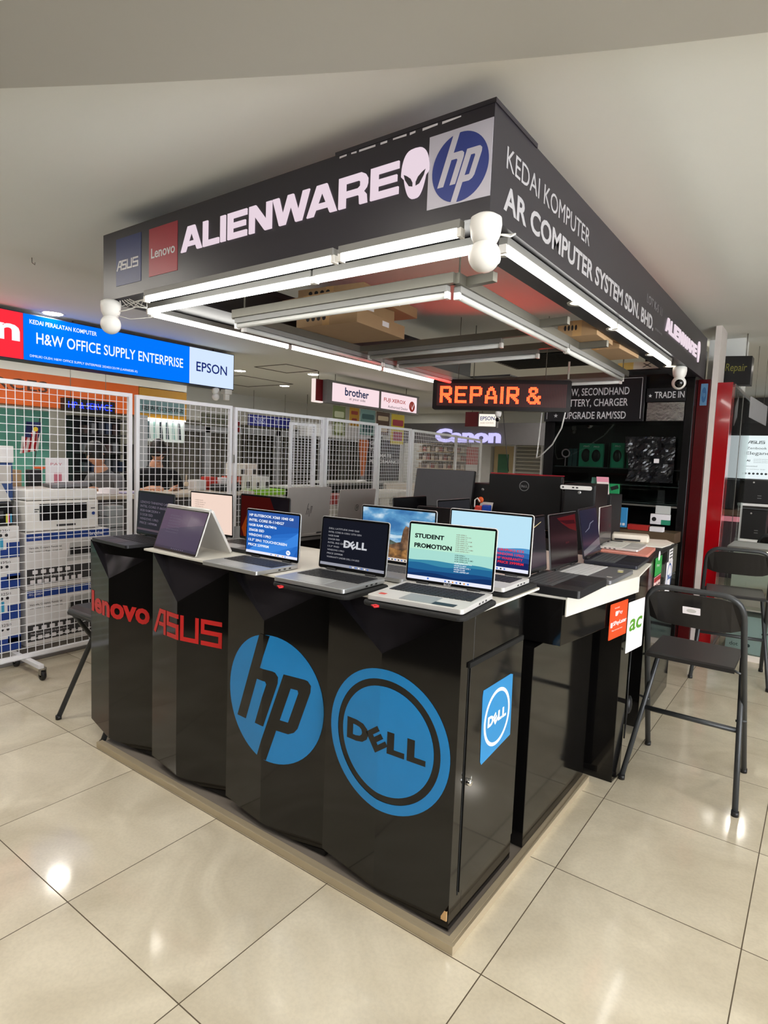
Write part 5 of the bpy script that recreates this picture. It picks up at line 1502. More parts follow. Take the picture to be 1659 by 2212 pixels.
# papers and a stapler-like dispenser on the far end
m = MB(); m.prism([(-.34, 2.45), (-.10, 2.52), (-.085, 2.80), (-.16, 2.95), (-.38, 2.88)], 1.0006, 1.006); tag(m.build('paper_stack', mat('copy_paper', (238, 234, 226), .7)), 'loose stack of white papers at the far end of the right-hand counter', 'paper')
t = thing('white_device', 'white wedge-shaped device lying on the papers behind the pink laptop', 'device', (-.31, 2.62, 1.0065))
m = MB(); m.obox((-.42, 2.56, 1.0065), (.22, .06, 0), (-.03, .12, 0), (0, 0, .05)); o = m.build('body', mat('warm_white_plastic', (222, 212, 198), .45), t, bevel=.014, seg=3)
m = MB(); m.obox((-.40, 2.556, 1.015), (.15, .04, 0), (0, .004, 0), (0, 0, .012)); m.build('slot', DARK, t)

# laptops and screens farther inside
def s16_(S):
    full(S, glow('msi_dark', (44, 44, 48), .8)); S.text('MSI', .68, .72, .12, .07, glow('msi_text', (128, 126, 128), .8)); S.text('5060', .70, .54, .12, .07, glow('msi_text')); S.poly([(.30, .25), (.36, .5), (.40, .35), (.52, .30), (.5, .22), (.32, .2)], glow('msi_grey', (110, 104, 104), .8)); S.poly([(.6, .4), (.9, .38), (.9, .36), (.6, .37)], glow('msi_red', (98, 34, 34), .8))
isl = MB(); isl.box((-1.50, 1.02, 0.0265), (-.66, 1.62, .98)); tag(isl.build('inner_counter', BLACKM, bevel=.003), 'black inner counter inside the kiosk under the dim grey gaming screens', 'counter')
laptop('black gaming laptop with a dark grey screen and small pale letters, inside the kiosk', (-.67, 1.40, .98), R(90), .36, .262, .275, 84, LDARK, key=KEYG, pad=PADB, screen=s16_, th=.025, lidc=LGREY)
laptop('black gaming laptop with a switched-off screen, behind the one with small pale letters', (-.95, 1.37, .98), R(92), .36, .255, .270, 86, LDARK, key=KEYG, pad=PADB, th=.025)
def s17_(S): full(S, OFFS)
laptop('plain black laptop with a low dark screen, between the landscape and the pale-sky laptops', (-.80, .83, 1.0), R(3), .30, .22, .24, 91, LDARK, pad=PADB, key=KEYG, screen=s17_)
isl = MB(); isl.box((-.96, .80, 0.0265), (-.64, 1.01, 1.0)); tag(isl.build('inner_shelf', BLACKM, bevel=.003), 'low black shelf behind the front laptops inside the kiosk', 'shelf')
ds = thing('inner_desk', 'dark desk in the middle of the kiosk carrying the computer cases and the monitor', 'desk', (-1.1, 2.55, 0))
m = MB(); m.box((-2.10, 2.28, .90), (-.475, 2.92, .93)); m.build('top', mat('desk_black', (30, 28, 28), .4), ds, bevel=.003)
m = MB(); m.box((-2.05, 2.86, 0), (-.53, 2.88, .90)); m.build('modesty_panel', BLACKM, ds)
for x in (-2.07, -.51):
    m = MB(); m.box((x - .02, 2.32, 0), (x + .02, 2.86, .90)); m.build('side_panel', BLACKM, ds)
mo = thing('monitor', 'grey switched-off monitor tilted back on a stand, left of the black computer screens', 'monitor', (-1.70, 2.52, .93), R(3))
m = MB(); m.prism(rrect(-.12, -.09, .12, .09, .02, 4), 0, .012); m.build('base', DARK, mo, world=False, bevel=.003)
m = MB(); m.obox((-.03, .03, .01), (.06, 0, 0), (0, .02, 0), (0, .0, .32)); m.build('stand', DARK, mo, world=False, bevel=.003)
a = R(97); v = Vector((0, math.cos(R(80)), math.sin(R(80)))); nn = X.cross(v)
m = MB(); m.plate(rrect(-.252, 0, .252, .300, .006, 4), Vector((0, -.02, .195)), X, v, -nn, .03); m.build('housing', DARK, mo, world=False, bevel=.004)
m = MB(); m.plate(rrect(-.247, .014, .247, .296, .003, 3), Vector((0, -.02, .195)), X, v, nn, .001); m.build('screen', mat('matte_screen', (66, 66, 70), .5), mo, world=False)
m = MB(); m.plate(rrect(-.012, .003, .012, .009, .001), Vector((0, -.02, .195)), X, v, nn, .0012); m.build('maker_mark', SILV, mo, world=False)
ai = thing('desktop_screen', 'large black screen seen from behind, with a grey ring emblem on its back', 'monitor', (-1.05, 2.60, .93), R(4))
m = MB(); m.plate(rrect(-.27, .10, .27, .48, .012, 4), (0, 0, 0), X, Z, NF, .045); m.build('housing', BLACKM, ai, world=False, bevel=.008)
m = MB(); m.plate(rrect(-.10, .0, .10, .30, .01, 4), (0, .012, 0), X, Z, -NF, .05); m.prism(rrect(-.13, -.03, .13, .14, .01, 4), 0, .012); m.build('stand', DARK, ai, world=False, bevel=.003)
m = MB()
oo, ii = ellipse(.0, .40, .036, .036, 32), ellipse(.0, .40, .031, .031, 32)
for k in range(32): m.plate([oo[k], oo[(k + 1) % 32], ii[(k + 1) % 32], ii[k]], (0, -.0455, 0), X, Z, NF, .0005)
dell_letters(m, Vector((-.024, -.0457, .391)), X, Z, NF, .048, .016, .04); m.build('emblem', mat('emblem_grey', (128, 128, 130), .35), ai, world=False)
m = MB(); m.box((-.27, -.02, .481), (.27, .0, .486)); m.build('red_edge', mat('edge_red', (150, 24, 44), .35), ai, world=False)
pc_tower((-.60, 2.55, .931), (.20, .36, .44), R(4), 'black upright computer case with a long white port strip, right of the ring-emblem screen', grp='computer cases on the inner desk')
m = MB(); m.prism(rrect(-.709, .0, -.505, .026, .010, 5), 2.356, 2.362)
v_ = [(x, 2.353 - (z - 2.356), 1.335 + y) for x, y, z in m.v]; m.v = v_
t = thing('port_strip', 'white port strip along the top front of the black upright computer case', 'port strip', (-.607, 2.35, 1.335)); m.build('strip', WPLAS, t)
m = MB()
for x in (-.63, -.605): m.box((x, 2.3455, 1.344), (x + .014, 2.3475, 1.352))
m.lathe([(.0, .002), (.005, .002), (.006, 0)], (-.69, 2.347, 1.348), (0, -1, 0), 14); m.build('port', DARK, t)
pc_tower((-1.405, 2.765, .931), (.17, .30, .40), R(2), 'black upright computer case just left of the ring-emblem screen', grp='computer cases on the inner desk')
pc_tower((-.40, 2.36, .0), (.18, .34, .42), R(2), 'black computer case on the floor behind the right-hand counter', grp='computer cases on the inner desk') if False else None
m = MB(); m.box((-.46, 2.42, .931), (-.30 - .0, 2.70, 1.20)); 
tag(m.build('black_carton', mat('carton_black', (34, 33, 34), .5), bevel=.004), 'black box beside the upright computer case, under the pink price card', 'box') if False else None
bs = thing('black_carton', 'stack-like black box beside the upright case, carrying the pink price card', 'box', (-.77, 3.17, 0))
m = MB(); m.box((-.97, 3.02, 0), (-.57, 3.32, 1.285)); m.build('carton', mat('carton_black', (34, 33, 34), .5), bs, bevel=.004)
m = MB(); m.box((-.97, 3.018, 1.10), (-.57, 3.0225, 1.106)); m.build('seam', mat('shadow_gap'), bs)
pc_ = thing('price_card', 'folded pink and white price card standing on the black box', 'card', (-.66, 3.10, 1.286))
m = MB(); m.obox((-.690, 3.08, 1.287), (.085, .01, 0), (-.015, .01, .125), (0, .002, 0)); m.build('front_leaf', mat('card_white', (226, 214, 210), .6), pc_)
m = MB(); m.obox((-.701, 3.086, 1.376), (.085, .01, 0), (-.0045, .003, .037), (0, .002, -.0)); m.build('pink_head', mat('card_pink', (226, 150, 170), .6), pc_)
m = MB(); m.obox((-.745, 3.085, 1.287), (.055, .012, 0), (-.002, .03, .12), (0, .002, 0)); m.build('rear_leaf', mat('card_teal', (60, 110, 96), .6), pc_)
hc = thing('headset_charger', 'small red and blue gadget with a white hook in front of the black screens', 'gadget', (-1.24, 2.36, .931))
m = MB(); m.box((-1.32, 2.33, .931), (-1.26, 2.37, 1.18)); m.build('red_block', mat('gadget_red', (206, 66, 54), .4), hc, bevel=.012)
m = MB(); m.box((-1.26, 2.33, 1.09), (-1.20, 2.37, 1.19)); m.build('blue_block', mat('gadget_blue', (26, 70, 170), .4), hc, bevel=.008)
m = MB(); m.tube([(-1.31, 2.32, 1.17), (-1.31, 2.32, 1.22), (-1.29, 2.32, 1.235), (-1.27, 2.32, 1.21)], .005); m.build('hook', WPLAS, hc)
m = MB(); rr = random.Random(5)
P = []
for j in range(7):
    for i in range(13):
        th_ = 2 * math.pi * i / 13; r_ = .075 * (1 - (j / 6) ** 1.6) * (1 + .16 * math.sin(3 * th_ + j)); P.append((r_ * math.cos(th_) * 1.3, r_ * math.sin(th_), .065 * j / 6 + rr.uniform(-.004, .004)))
m.smooth = True
m.raw(P, [(j * 13 + i, j * 13 + (i + 1) % 13, (j + 1) * 13 + (i + 1) % 13, (j + 1) * 13 + i) for j in range(6) for i in range(13)])
m.v = [(x - 1.50, y + 2.34, z + 1.09) for x, y, z in m.v]
m2 = MB(); m2.box((-1.62, 2.26, .931), (-1.40, 2.40, 1.088)); tag(m2.build('black_carton', mat('carton_black'), bevel=.004), 'black box under the crumpled white cloth, in front of the grey monitor', 'box')
tag(m.build('white_cloth', mat('white_cloth', (222, 220, 216), .9)), 'crumpled white cloth in front of the grey monitor', 'cloth')
t = thing('leaning_card', 'pale card with an orange top leaning beside the grey monitor', 'card', (-1.43, 2.40, .931))
m = MB(); m.obox((-1.355, 2.40, .931), (.10, 0, 0), (.02, .06, .27), (0, .003, 0)); m.build('sheet', mat('card_grey', (196, 192, 190), .6), t)
m = MB(); m.lathe([(0, .006), (.022, .006), (.022, 0)], (-1.33, 2.452, 1.215), (0, -1, 0), 16); m.build('orange_spot', mat('gadget_orange', (232, 98, 40), .5), t)

# =================================================================== white mesh fence on castors
FX = -3.42
def fence_panel(lab, y0, y1, ztop, zbot=.105, x=FX, x1=None, step=.0515, castor=(True, True), r=.0018, coff=.36):
    x1 = x if x1 is None else x1
    a, b = Vector((x, y0, 0)), Vector((x1, y1, 0))
    d = (b - a).normalized(); s = d.cross(Z); L = (b - a).length
    t = thing('mesh_panel', lab, 'fence panel', (a + b) / 2, 0, 'white wire mesh panels on castors')
    fr_ = MB()
    for k in (0, L - .028): fr_.obox(a + d * k - s * .014 + Z * zbot, d * .028, s * .028, Z * (ztop - zbot))
    for z in (zbot, ztop - .028): fr_.obox(a + d * .028 - s * .014 + Z * z, d * (L - .056), s * .028, Z * .028)
    fr_.build('frame', WMETAL, t, bevel=.002)
    m = MB()
    n = int((L - .04) / step)
    for k in range(1, n + 1):
        p = a + d * (.014 + (L - .028) * k / (n + 1)) + s * .002
        m.obox(p - d * r - s * r + Z * (zbot + .02), d * 2 * r, s * 2 * r, Z * (ztop - zbot - .04))
    nz = int((ztop - zbot - .04) / step)
    for k in range(1, nz + 1):
        z = zbot + .014 + (ztop - zbot - .028) * k / (nz + 1)
        m.obox(a + d * .014 - s * (r + .002) + Z * (z - r), d * (L - .028), s * 2 * r, Z * 2 * r)
    m.build('wire_mesh', WMETAL, t)
    for on, k in zip(castor, (.36, L - coff)):
        if not on: continue
        p = a + d * k
        f_ = MB(); f_.obox(p - d * .016 - s * .20 + Z * .078, d * .032, s * .40, Z * .027); f_.build('foot_bar', WMETAL, t, bevel=.003)
        for sg_ in (-1, 1):
            c = p + s * (.185 * sg_)
            w_ = MB(); w_.lathe([(.012, -.013), (.028, -.013), (.031, -.008), (.031, .008), (.028, .013), (.012, .013)], c + Z * .031 + d * .012, d, 18)
            wo = w_.build('castor', DARK, t)
            q = MB(); q.obox(c - d * .006 - s * .014 + Z * .035, d * .004, s * .028, Z * .046); q.obox(c + d * .028 - s * .014 + Z * .035, d * .004, s * .028, Z * .046); q.obox(c - d * .006 - s * .014 + Z * .074, d * .038, s * .028, Z * .006)
            q.build('castor_fork', ALU, wo)
    return t
fence_panel('white wire mesh panel at the left edge, in front of the printer cartons', -.95, .972, 1.885, castor=(True, True), coff=.734)
fence_panel('white wire mesh panel in front of the person in black, second from the left', 1.002, 1.888, 1.880)
lt_ = fence_panel('white wire mesh panel behind the grey laptop lids, third from the left', 1.915, 3.050, 1.872)
dp = fence_panel('narrow white wire mesh gate leaf standing just behind the third panel', 2.66, 3.02, 1.80, x=-3.50, x1=-3.50, castor=(False, False), zbot=.125)
fence_panel('white wire mesh panel under the pale hanging maker sign, fourth from the left', 3.080, 3.940, 1.872)
fence_panel('white wire mesh panel, fifth from the left, beside the grey monitor', 3.965, 4.62, 1.855, step=.036)
fence_panel('white wire mesh panel beyond the grey monitor, sixth from the left', 4.65, 6.05, 1.85, x1=-3.60)
fence_panel('white wire mesh panel below the pale glowing shop letters, farthest along the row', 6.08, 7.45, 1.85, x=-3.62, x1=-3.92)
for y in (1.90,):
    m = MB(); m.box((FX + .013, y - .010, 1.40), (FX + .022, y + .012, 1.47)); tag(m.build('gate_latch', ALU, bevel=.002), 'small metal latch joining the second and third mesh panels', 'latch')

# =================================================================== cartons and machines behind the fence
WCART = mat('white_carton_gloss', (226, 224, 224), .45)
BLUEB = mat('royal_blue_print', (30, 62, 140), .4)
GRYB = mat('dark_grey_print', (58, 57, 58), .45)
def printer_carton(z, lab):
    t = thing('printer_carton', lab, 'box', (-3.80, .60, z), 0, 'large white printer cartons behind the fence')
    x1, y0, y1, h = -3.60, .312, .905, .385
    m = MB(); m.box((-4.02, y0, z), (x1, y1, z + h)); m.build('carton', WCART, t, bevel=.003)
    m = MB(); m.box((-4.015, y0 + .004, z + h - .052), (x1 + .001, y1 - .004, z + h - .004)); m.build('blue_band', BLUEB, t)
    m = MB(); m.box((x1 - .01, y0 + .01, z + .03), (x1 + .001, y1 - .03, z + .145)); m.build('dark_band', GRYB, t)
    m = MB(); xo = x1 + .0016
    m.text('brother', (xo, y1 - .15, z + h - .042), Y, Z, .11, .026, .02, n=X)
    m.text('MFC-J3540DW', (xo, y0 + .02, z + h - .042), Y, Z, .10, .02, n=X)
    for k in range(5): m.plate(rrect(y0 + .045 + k * .055, z + .105, y0 + .080 + k * .055, z + .132, .006), (xo, 0, 0), Y, Z, X, .0004)
    for k in range(8): m.plate(rrect(y0 + .030 + k * .046, z + .040, y0 + .060 + k * .046, z + .066, .004), (xo, 0, 0), Y, Z, X, .0004)
    m.text('Multi function Color A3 Business Printer', (xo, y0 + .03, z + .078), Y, Z, .26, .012, n=X); m.build('white_print', WPAPER, t)
    m = MB(); m.text('Versatile. Compact. Functional.', (xo, y0 + .025, z + .275), Y, Z, .22, .016, .01, n=X); m.text('The Printer for Bigger Creativity', (xo, y0 + .025, z + .252), Y, Z, .22, .013, n=X); m.build('dark_print', INK, t)
    m = MB(); m.plate([(y0 + .27, z + .17), (y1 - .02, z + .17), (y1 - .02, z + .315), (y0 + .30, z + .30)], (xo, 0, 0), Y, Z, X, .0004); m.build('printed_machine', mat('print_grey', (184, 184, 184), .5), t)
    m = MB(); m.plate([(y0 + .30, z + .215), (y1 - .05, z + .215), (y1 - .05, z + .265), (y0 + .30, z + .265)], (xo + .0006, 0, 0), Y, Z, X, .0004); m.build('printed_slot', DARK, t)
printer_carton(.118, 'lower large white printer carton with blue and grey bands, behind the mesh')
printer_carton(.508, 'upper large white printer carton with blue and grey bands, carrying the white printer')
pal = MB(); pal.box((-4.05, -.35, 0), (-3.64, .93, .115)); tag(pal.build('pallet', mat('pallet_grey', (120, 116, 112), .7), bevel=.004), 'low grey base under the cartons behind the mesh fence', 'pallet')
pr = thing('printer', 'white office printer standing on the upper printer carton behind the mesh', 'printer', (-3.84, .60, .894))
m = MB(); m.box((-4.05, .345, .897), (-3.66, .855, 1.105)); m.build('body', WPLAS, pr, bevel=.012, seg=3)
m = MB(); m.prism([(-4.04, .35), (-3.665, .35), (-3.665, .85), (-4.04, .85)], 1.109, 1.185); m.build('scanner_lid', WPLAS, pr, bevel=.014, seg=3)
m = MB(); m.box((-3.70, .435, .965), (-3.655, .765, 1.085)); m.build('front_recess', mat('printer_black', (16, 16, 18), .25), pr, bevel=.003)
m = MB(); m.box((-3.66, .55, .925), (-3.654, .68, .938)); m.box((-3.659, .795, 1.04), (-3.655, .825, 1.046)); m.build('slot', CHAR, pr)
m = MB(); m.plate(ellipse(.812, 1.005, .012, .012, 18), (-3.6545, 0, 0), Y, Z, X, .0005); m.build('blue_badge', BLUEB, pr)
m = MB(); m.box((-3.66, .40, 1.045), (-3.6545, .43, 1.052)); m.box((-3.66, .40, 1.03), (-3.6545, .42, 1.036)); m.build('printed_label', GRYB, pr)
m = MB(); m.obox((-3.98, .60, 1.188), (.24, -.04, .0), (.04, .25, .012), (0, 0, .022)); m.obox((-3.92, .68, 1.212), (.20, .02, 0), (-.02, .18, .01), (0, 0, .008))
tag(m.build('folders', mat('folder_grey', (112, 112, 116), .5), bevel=.003), 'grey folders and papers lying on the white printer', 'folder')
# ink tank cartons, four in a column at the left edge
for k, z in enumerate((.118, .327, .536, .745)):
    t = thing('ink_printer_carton', ['bottom white and blue printer carton of the column at the left edge', 'second printer carton from the bottom of the column at the left edge', 'third printer carton from the bottom of the column at the left edge', 'top printer carton of the column at the left edge, under the black machine'][k], 'box', (-3.78, .08, z), 0, 'white and blue printer cartons stacked at the left edge')
    m = MB(); m.box((-3.98, -.32, z), (-3.60, .278, z + .205)); m.build('carton', WCART, t, bevel=.003)
    m = MB(); m.box((-3.985, -.322, z + .002), (-3.5990, .2795, z + (.055 if k % 2 else .085))); m.box((-3.985, .20, z + .055), (-3.5990, .2795, z + .10)); m.build('blue_band', BLUEB, t)
    if k % 2:
        for j, c in enumerate(((30, 30, 32), (206, 204, 60), (196, 50, 96), (60, 156, 196))):
            m = MB(); m.plate(rrect(.04 + j * .045 - .03, z + .06, .075 + j * .045 - .03, z + .13, .004), (-3.5984, 0, 0), Y, Z, X, .0005); m.build('printed_bottle', mat('ink_print_%d' % j, c, .4), t)
    m = MB(); m.text('EcoTank L3250', (-3.5984, .02, z + .17), Y, Z, .20, .018, n=X)
    for j in range(3): m.plate(ellipse(.13 + j * .035, .150 + z, .010, .010, 12), (-3.5984, 0, 0), Y, Z, X, .0004)
    m.build('dark_print', INK, t)
t = thing('ink_printer', 'small black printer on top of the carton column at the left edge', 'printer', (-3.80, .05, .951))
m = MB(); m.box((-3.98, -.28, .952), (-3.64, .262, 1.10)); m.build('body', mat('printer_black'), t, bevel=.012, seg=3)
m = MB(); m.box((-3.645, -.2, 1.0), (-3.636, .20, 1.05)); m.build('panel', CHAR, t, bevel=.002)
for j, c in enumerate(((206, 204, 60), (196, 50, 96), (60, 156, 196))):
    m = MB(); m.box((-3.646, .215 + j * .013, .97), (-3.6385, .225 + j * .013, 1.03)); m.build('ink_window', mat('ink_print_%d' % (j + 1), c, .4), t)
t = thing('paper_sheet', 'tilted grey sheet leaning on the black printer at the left edge', 'sheet', (-3.70, .1, 1.10))
m = MB(); m.obox((-3.72, -.18, 1.105), (0, .46, 0), (-.07, -.10, .26), (.003, 0, .002)); m.build('sheet', mat('sheet_grey', (186, 184, 182), .6), t)
m = MB(); m.box((-4.35, -.1, 1.105), (-4.03, .30, 1.36)); tag(m.build('display_carton', mat('carton_blue', (44, 74, 130), .5), bevel=.003), 'blue and white carton behind the tilted sheet at the left edge', 'box')
m = MB(); m.box((-4.00, .12, 1.362), (-3.80, .335, 1.475)); tag(m.build('white_carton', WCART, bevel=.004), 'white carton on top of the stack at the left edge', 'box')
m = MB(); m.box((-4.02, .06, 1.105), (-3.82, .335, 1.36)); t = thing('product_carton', 'blue product carton under the white one at the left edge', 'box', (-3.92, .2, 1.105)); m.build('carton', mat('carton_blue'), t, bevel=.003)
m = MB(); m.plate(rrect(.20, 1.22, .325, 1.345, .006), (-3.8195, 0, 0), Y, Z, X, .0006); m.build('label', mat('label_grey', (196, 190, 184), .5), t)
m = MB(); m.box((-4.35, -.60, 0), (-4.06, .40, 1.10)); tag(m.build('side_cabinet', mat('cabinet_grey', (142, 138, 134), .6), bevel=.003), 'grey cabinet behind the left carton column', 'cabinet')
m = MB(); m.box((-4.30, .34, 1.105), (-4.12, .52, 1.30)); tag(m.build('brown_carton', CARD, bevel=.003), 'small brown carton beside the flag on the service counter', 'box')

# service counter with the flag, the notice and the two people behind
tb = thing('service_counter', 'service counter behind the printer cartons, with papers on it', 'counter', (-4.38, 1.5, 0))
m = MB(); m.box((-4.54, .42, 1.06), (-4.08, 2.75, 1.10)); m.build('top', mat('counter_beige', (196, 184, 166), .5), tb, bevel=.003)
m = MB(); m.box((-4.46, .46, 0), (-4.12, 2.70, 1.06)); m.build('base', mat('counter_base', (70, 66, 64), .6), tb)
fl = thing('table_flag', 'small striped national flag on a stand on the service counter', 'flag', (-4.30, .66, 1.10))
m = MB(); m.cyl((-4.30, .66, 1.10), (-4.30, .735, 1.70), .004, 8); m.lathe([(.0, .0), (.045, 0), (.045, .012), (.006, .02)], (-4.30, .66, 1.10)); m.build('pole', DARK, fl)
def cloth(y0, y1, z0, z1, x, n=6):
    mm = MB(); P = []
    for j in range(n + 1):
        for i in range(n + 1):
            u_, v_ = i / n, j / n
            P.append((x + .012 * math.sin(6 * u_ + 3 * v_), y0 + (y1 - y0) * u_ + .03 * (v_ - 1) * .6, z0 + (z1 - z0) * v_ - .05 * u_ * 0))
    mm.raw(P, [(j * (n + 1) + i, j * (n + 1) + i + 1, (j + 1) * (n + 1) + i + 1, (j + 1) * (n + 1) + i) for j in range(n) for i in range(n)])
    return mm
for k in range(7):
    o = cloth(.60 + .019 * k, .619 + .019 * k, 1.42 + .004 * k, 1.55 + .012 * k, -4.295).build('stripe', mat('flag_red', (176, 40, 48), .7) if k % 2 else mat('flag_white', (226, 220, 216), .7), fl)
    sm_ = o.modifiers.new('s', 'SOLIDIFY'); sm_.thickness = .002
o = cloth(.63, .74, 1.545, 1.665, -4.290).build('canton', mat('flag_navy', (26, 34, 84), .7), fl); sm_ = o.modifiers.new('s', 'SOLIDIFY'); sm_.thickness = .002
m = MB(); m.plate(ellipse(.69, 1.61, .018, .018, 14), (-4.272, 0, 0), Y, Z, X, .001); m.build('emblem', mat('flag_yellow', (226, 196, 60), .7), fl)
m = MB(); m.box((-4.26, .60, 1.102), (-4.20, .70, 1.30)); tag(m.build('dark_pouch', DARK, bevel=.008), 'dark upright pouch below the flag on the service counter', 'pouch')
t = thing('payment_stand', 'white payment notice stand with red print on the service counter', 'notice', (-4.19, .81, 1.10))
m = MB(); m.box((-4.20, .725, 1.105), (-4.19, .897, 1.39)); m.box((-4.24, .74, 1.10), (-4.15, .88, 1.106)); m.build('sheet', WPAPER, t)
m = MB(); m.plate(rrect(.785, 1.20, .845, 1.275, .004), (-4.1895, 0, 0), Y, Z, X, .0005); m.text('PAY', (-4.1893, .76, 1.335), Y, Z, .09, .02, n=X); m.build('red_print', mat('print_rose', (196, 112, 128), .5), t)
t = thing('desk_lamp', 'orange figure-like desk ornament beside the white notice stand', 'ornament', (-4.25, .70, 1.30))
m = MB(); m.box((-4.255, .655, 1.305), (-4.235, .80, 1.322)); m.obox((-4.25, .69, 1.24), (.012, 0, 0), (0, .02, 0), (0, .02, .08)); m.build('arm', mat('gadget_orange'), t, bevel=.004)
for k, (x, y, dx, dy, h) in enumerate(((-4.25, 1.02, .16, .22, .012), (-4.30, 1.30, .18, .24, .010), (-4.22, 1.16, .12, .10, .05))):
    m = MB(); m.obox((x, y, 1.101), (dx, .03, 0), (-.03, dy, 0), (0, 0, h))
    tag(m.build('papers', WPAPER if k != 1 else mat('paper_violet', (150, 146, 176), .7), bevel=.001), ['loose white papers on the service counter by the notice stand', 'violet papers on the service counter in front of the grey-shirted person', 'small white pile on the service counter between the papers'][k], 'paper', 'papers on the service counter')
t = thing('clear_tub', 'clear stacked plastic tubs right of the white printer', 'tub', (-3.75, .98, .80))
m = MB(); m.box((-3.9, .925, 0), (-3.62, 1.30, .80)); tag(m.build('stand_cabinet', mat('cabinet_dark', (52, 50, 52), .6), bevel=.004), 'dark low cabinet right of the printer cartons behind the mesh', 'cabinet')
for k in range(3):
    m = MB(); m.box((-3.80, .93, .80 + k * .085), (-3.66, 1.06, .88 + k * .085)); m.build('tub', mat('tub_clear', (158, 164, 166), .2, alpha=1), t, bevel=.008)

# ------------------------------------------------------------------ people (one skinned body each)
def person(lab, joints, edges, radii, head, yaw, pitch, shirt, loc, hair_w=1.0):
    """joints: dict name -> xyz in the person's own frame (facing -Y)"""
    t = thing('person', lab, 'person', loc, yaw)
    names = list(joints)
    me = bpy.data.meshes.new('body'); me.from_pydata([joints[n] for n in names], [(names.index(a), names.index(b)) for a, b in edges], []); me.update()
    ob = bpy.data.objects.new('body_src', me); COL.objects.link(ob)
    md = ob.modifiers.new('skin', 'SKIN'); md.use_smooth_shade = True
    sv = me.skin_vertices[0].data
    for i, n in enumerate(names):
        r_ = radii[n]; sv[i].radius = r_ if isinstance(r_, tuple) else (r_, r_); sv[i].use_root = (n == 'pelvis')
    ss = ob.modifiers.new('sub', 'SUBSURF'); ss.levels = 2; ss.render_levels = 2
    dg = bpy.context.evaluated_depsgraph_get()
    m2 = bpy.data.meshes.new_from_object(ob.evaluated_get(dg))
    bpy.data.objects.remove(ob); bpy.data.meshes.remove(me)
    trouser = mat('dark_trousers', (30, 31, 36), .8)
    for q in (shirt, SKIN, trouser): m2.materials.append(q)
    Q = {n: Vector(joints[n]) for n in names}
    def seg_d(p, a, b):
        ab = b - a; k = max(0, min(1, (p - a).dot(ab) / ab.length_squared)); return (p - a - ab * k).length
    for p in m2.polygons:
        c = p.center
        best = min(edges, key=lambda e: seg_d(c, Q[e[0]], Q[e[1]]) / (max(radii[e[0]] if not isinstance(radii[e[0]], tuple) else radii[e[0]][0], .02)))
        k = best[1]
        p.material_index = 1 if ('hand' in k or 'finger' in k or 'thumb' in k or 'fore' in k or 'neck' in k) else (2 if ('knee' in k or 'ankle' in k or 'toe' in k or 'hip' in k) else 0)
        p.use_smooth = True
    bo_ = bpy.data.objects.new('body', m2); COL.objects.link(bo_); bo_.parent = t
    # head: shaped ellipsoid with nose, ears, brow and mouth, turned on the neck
    H = MB(); H.smooth = True
    n1, n2 = 20, 16
    P = []
    for j in range(n2 + 1):
        ph = math.pi * j / n2
        for i in range(n1):
            th_ = 2 * math.pi * i / n1
            x, y, z = math.sin(ph) * math.cos(th_), math.sin(ph) * math.sin(th_), -math.cos(ph)
            wx, wy = .074, .092
            if z < 0: wx *= 1 + .30 * z; wy *= 1 + .12 * z
            X_, Y_, Z_ = x * wx, y * wy, z * .118
            if y < -.55 and abs(x) < .26 and -.30 < z < .12: Y_ -= .022 * (1 - abs(x) / .26) * (1 - max(0, z) * 4)
            if y < -.6 and .10 < z < .30: Y_ -= .004
            if y < -.6 and abs(abs(x) - .38) < .2 and -.02 < z < .16: Y_ += .008
            if y < -.6 and abs(x) < .35 and -.55 < z < -.40: Y_ -= .006
            P.append((X_, Y_, Z_))
    H.raw(P, [(j * n1 + i, j * n1 + (i + 1) % n1, (j + 1) * n1 + (i + 1) % n1, (j + 1) * n1 + i) for j in range(n2) for i in range(n1)])
    for s_ in (-1, 1): H.ball((s_ * .074, .005, -.005), .026, 10, 6, (.35, .7, 1.2))
    M = Matrix.Translation(Vector(head)) @ Matrix.Rotation(pitch, 4, 'X')
    hd_ = H.moved(M).build('head', SKIN, t, world=False)
    Hh = MB(); P = []; 
    for j in range(9):
        ph = math.pi * .5 * j / 8
        for i in range(24):
            th_ = 2 * math.pi * i / 24
            back = (math.sin(th_) + 1) / 2
            z = math.cos(ph * (1.02 + .42 * back))
            rr_ = math.sin(min(math.pi, ph * (1.02 + .42 * back)))
            jit = 1 + .03 * math.sin(7 * th_ + 3 * j)
            P.append((rr_ * math.cos(th_) * .084 * jit * hair_w, rr_ * math.sin(th_) * .103 * jit + .004, z * .130 * jit - .0))
    Hh.smooth = True
    Hh.raw(P, [(j * 24 + i, (j + 1) * 24 + i, (j + 1) * 24 + (i + 1) % 24, j * 24 + (i + 1) % 24) for j in range(8) for i in range(24)])
    Hh.moved(M).build('hair', HAIR, hd_, world=False)
    F = MB()
    for s_ in (-1, 1): F.ball((s_ * .029, -.083, .018), .011, 10, 6, (1.1, .5, .7))
    F.moved(M).build('eye', mat('eye_dark', (20, 16, 14), .2), hd_, world=False)
    F = MB(); F.obox((-.022, -.0965, -.056), (.044, 0, 0), (0, .006, 0), (0, 0, .007)); 
    for s_ in (-1, 1): F.obox((s_ * .030 - .017, -.093, .036), (.034, 0, 0), (0, .006, 0), (0, 0, .005))
    F.moved(M).build('mouth_and_brows', mat('brow_brown', (70, 40, 34), .7), hd_, world=False)
    return t
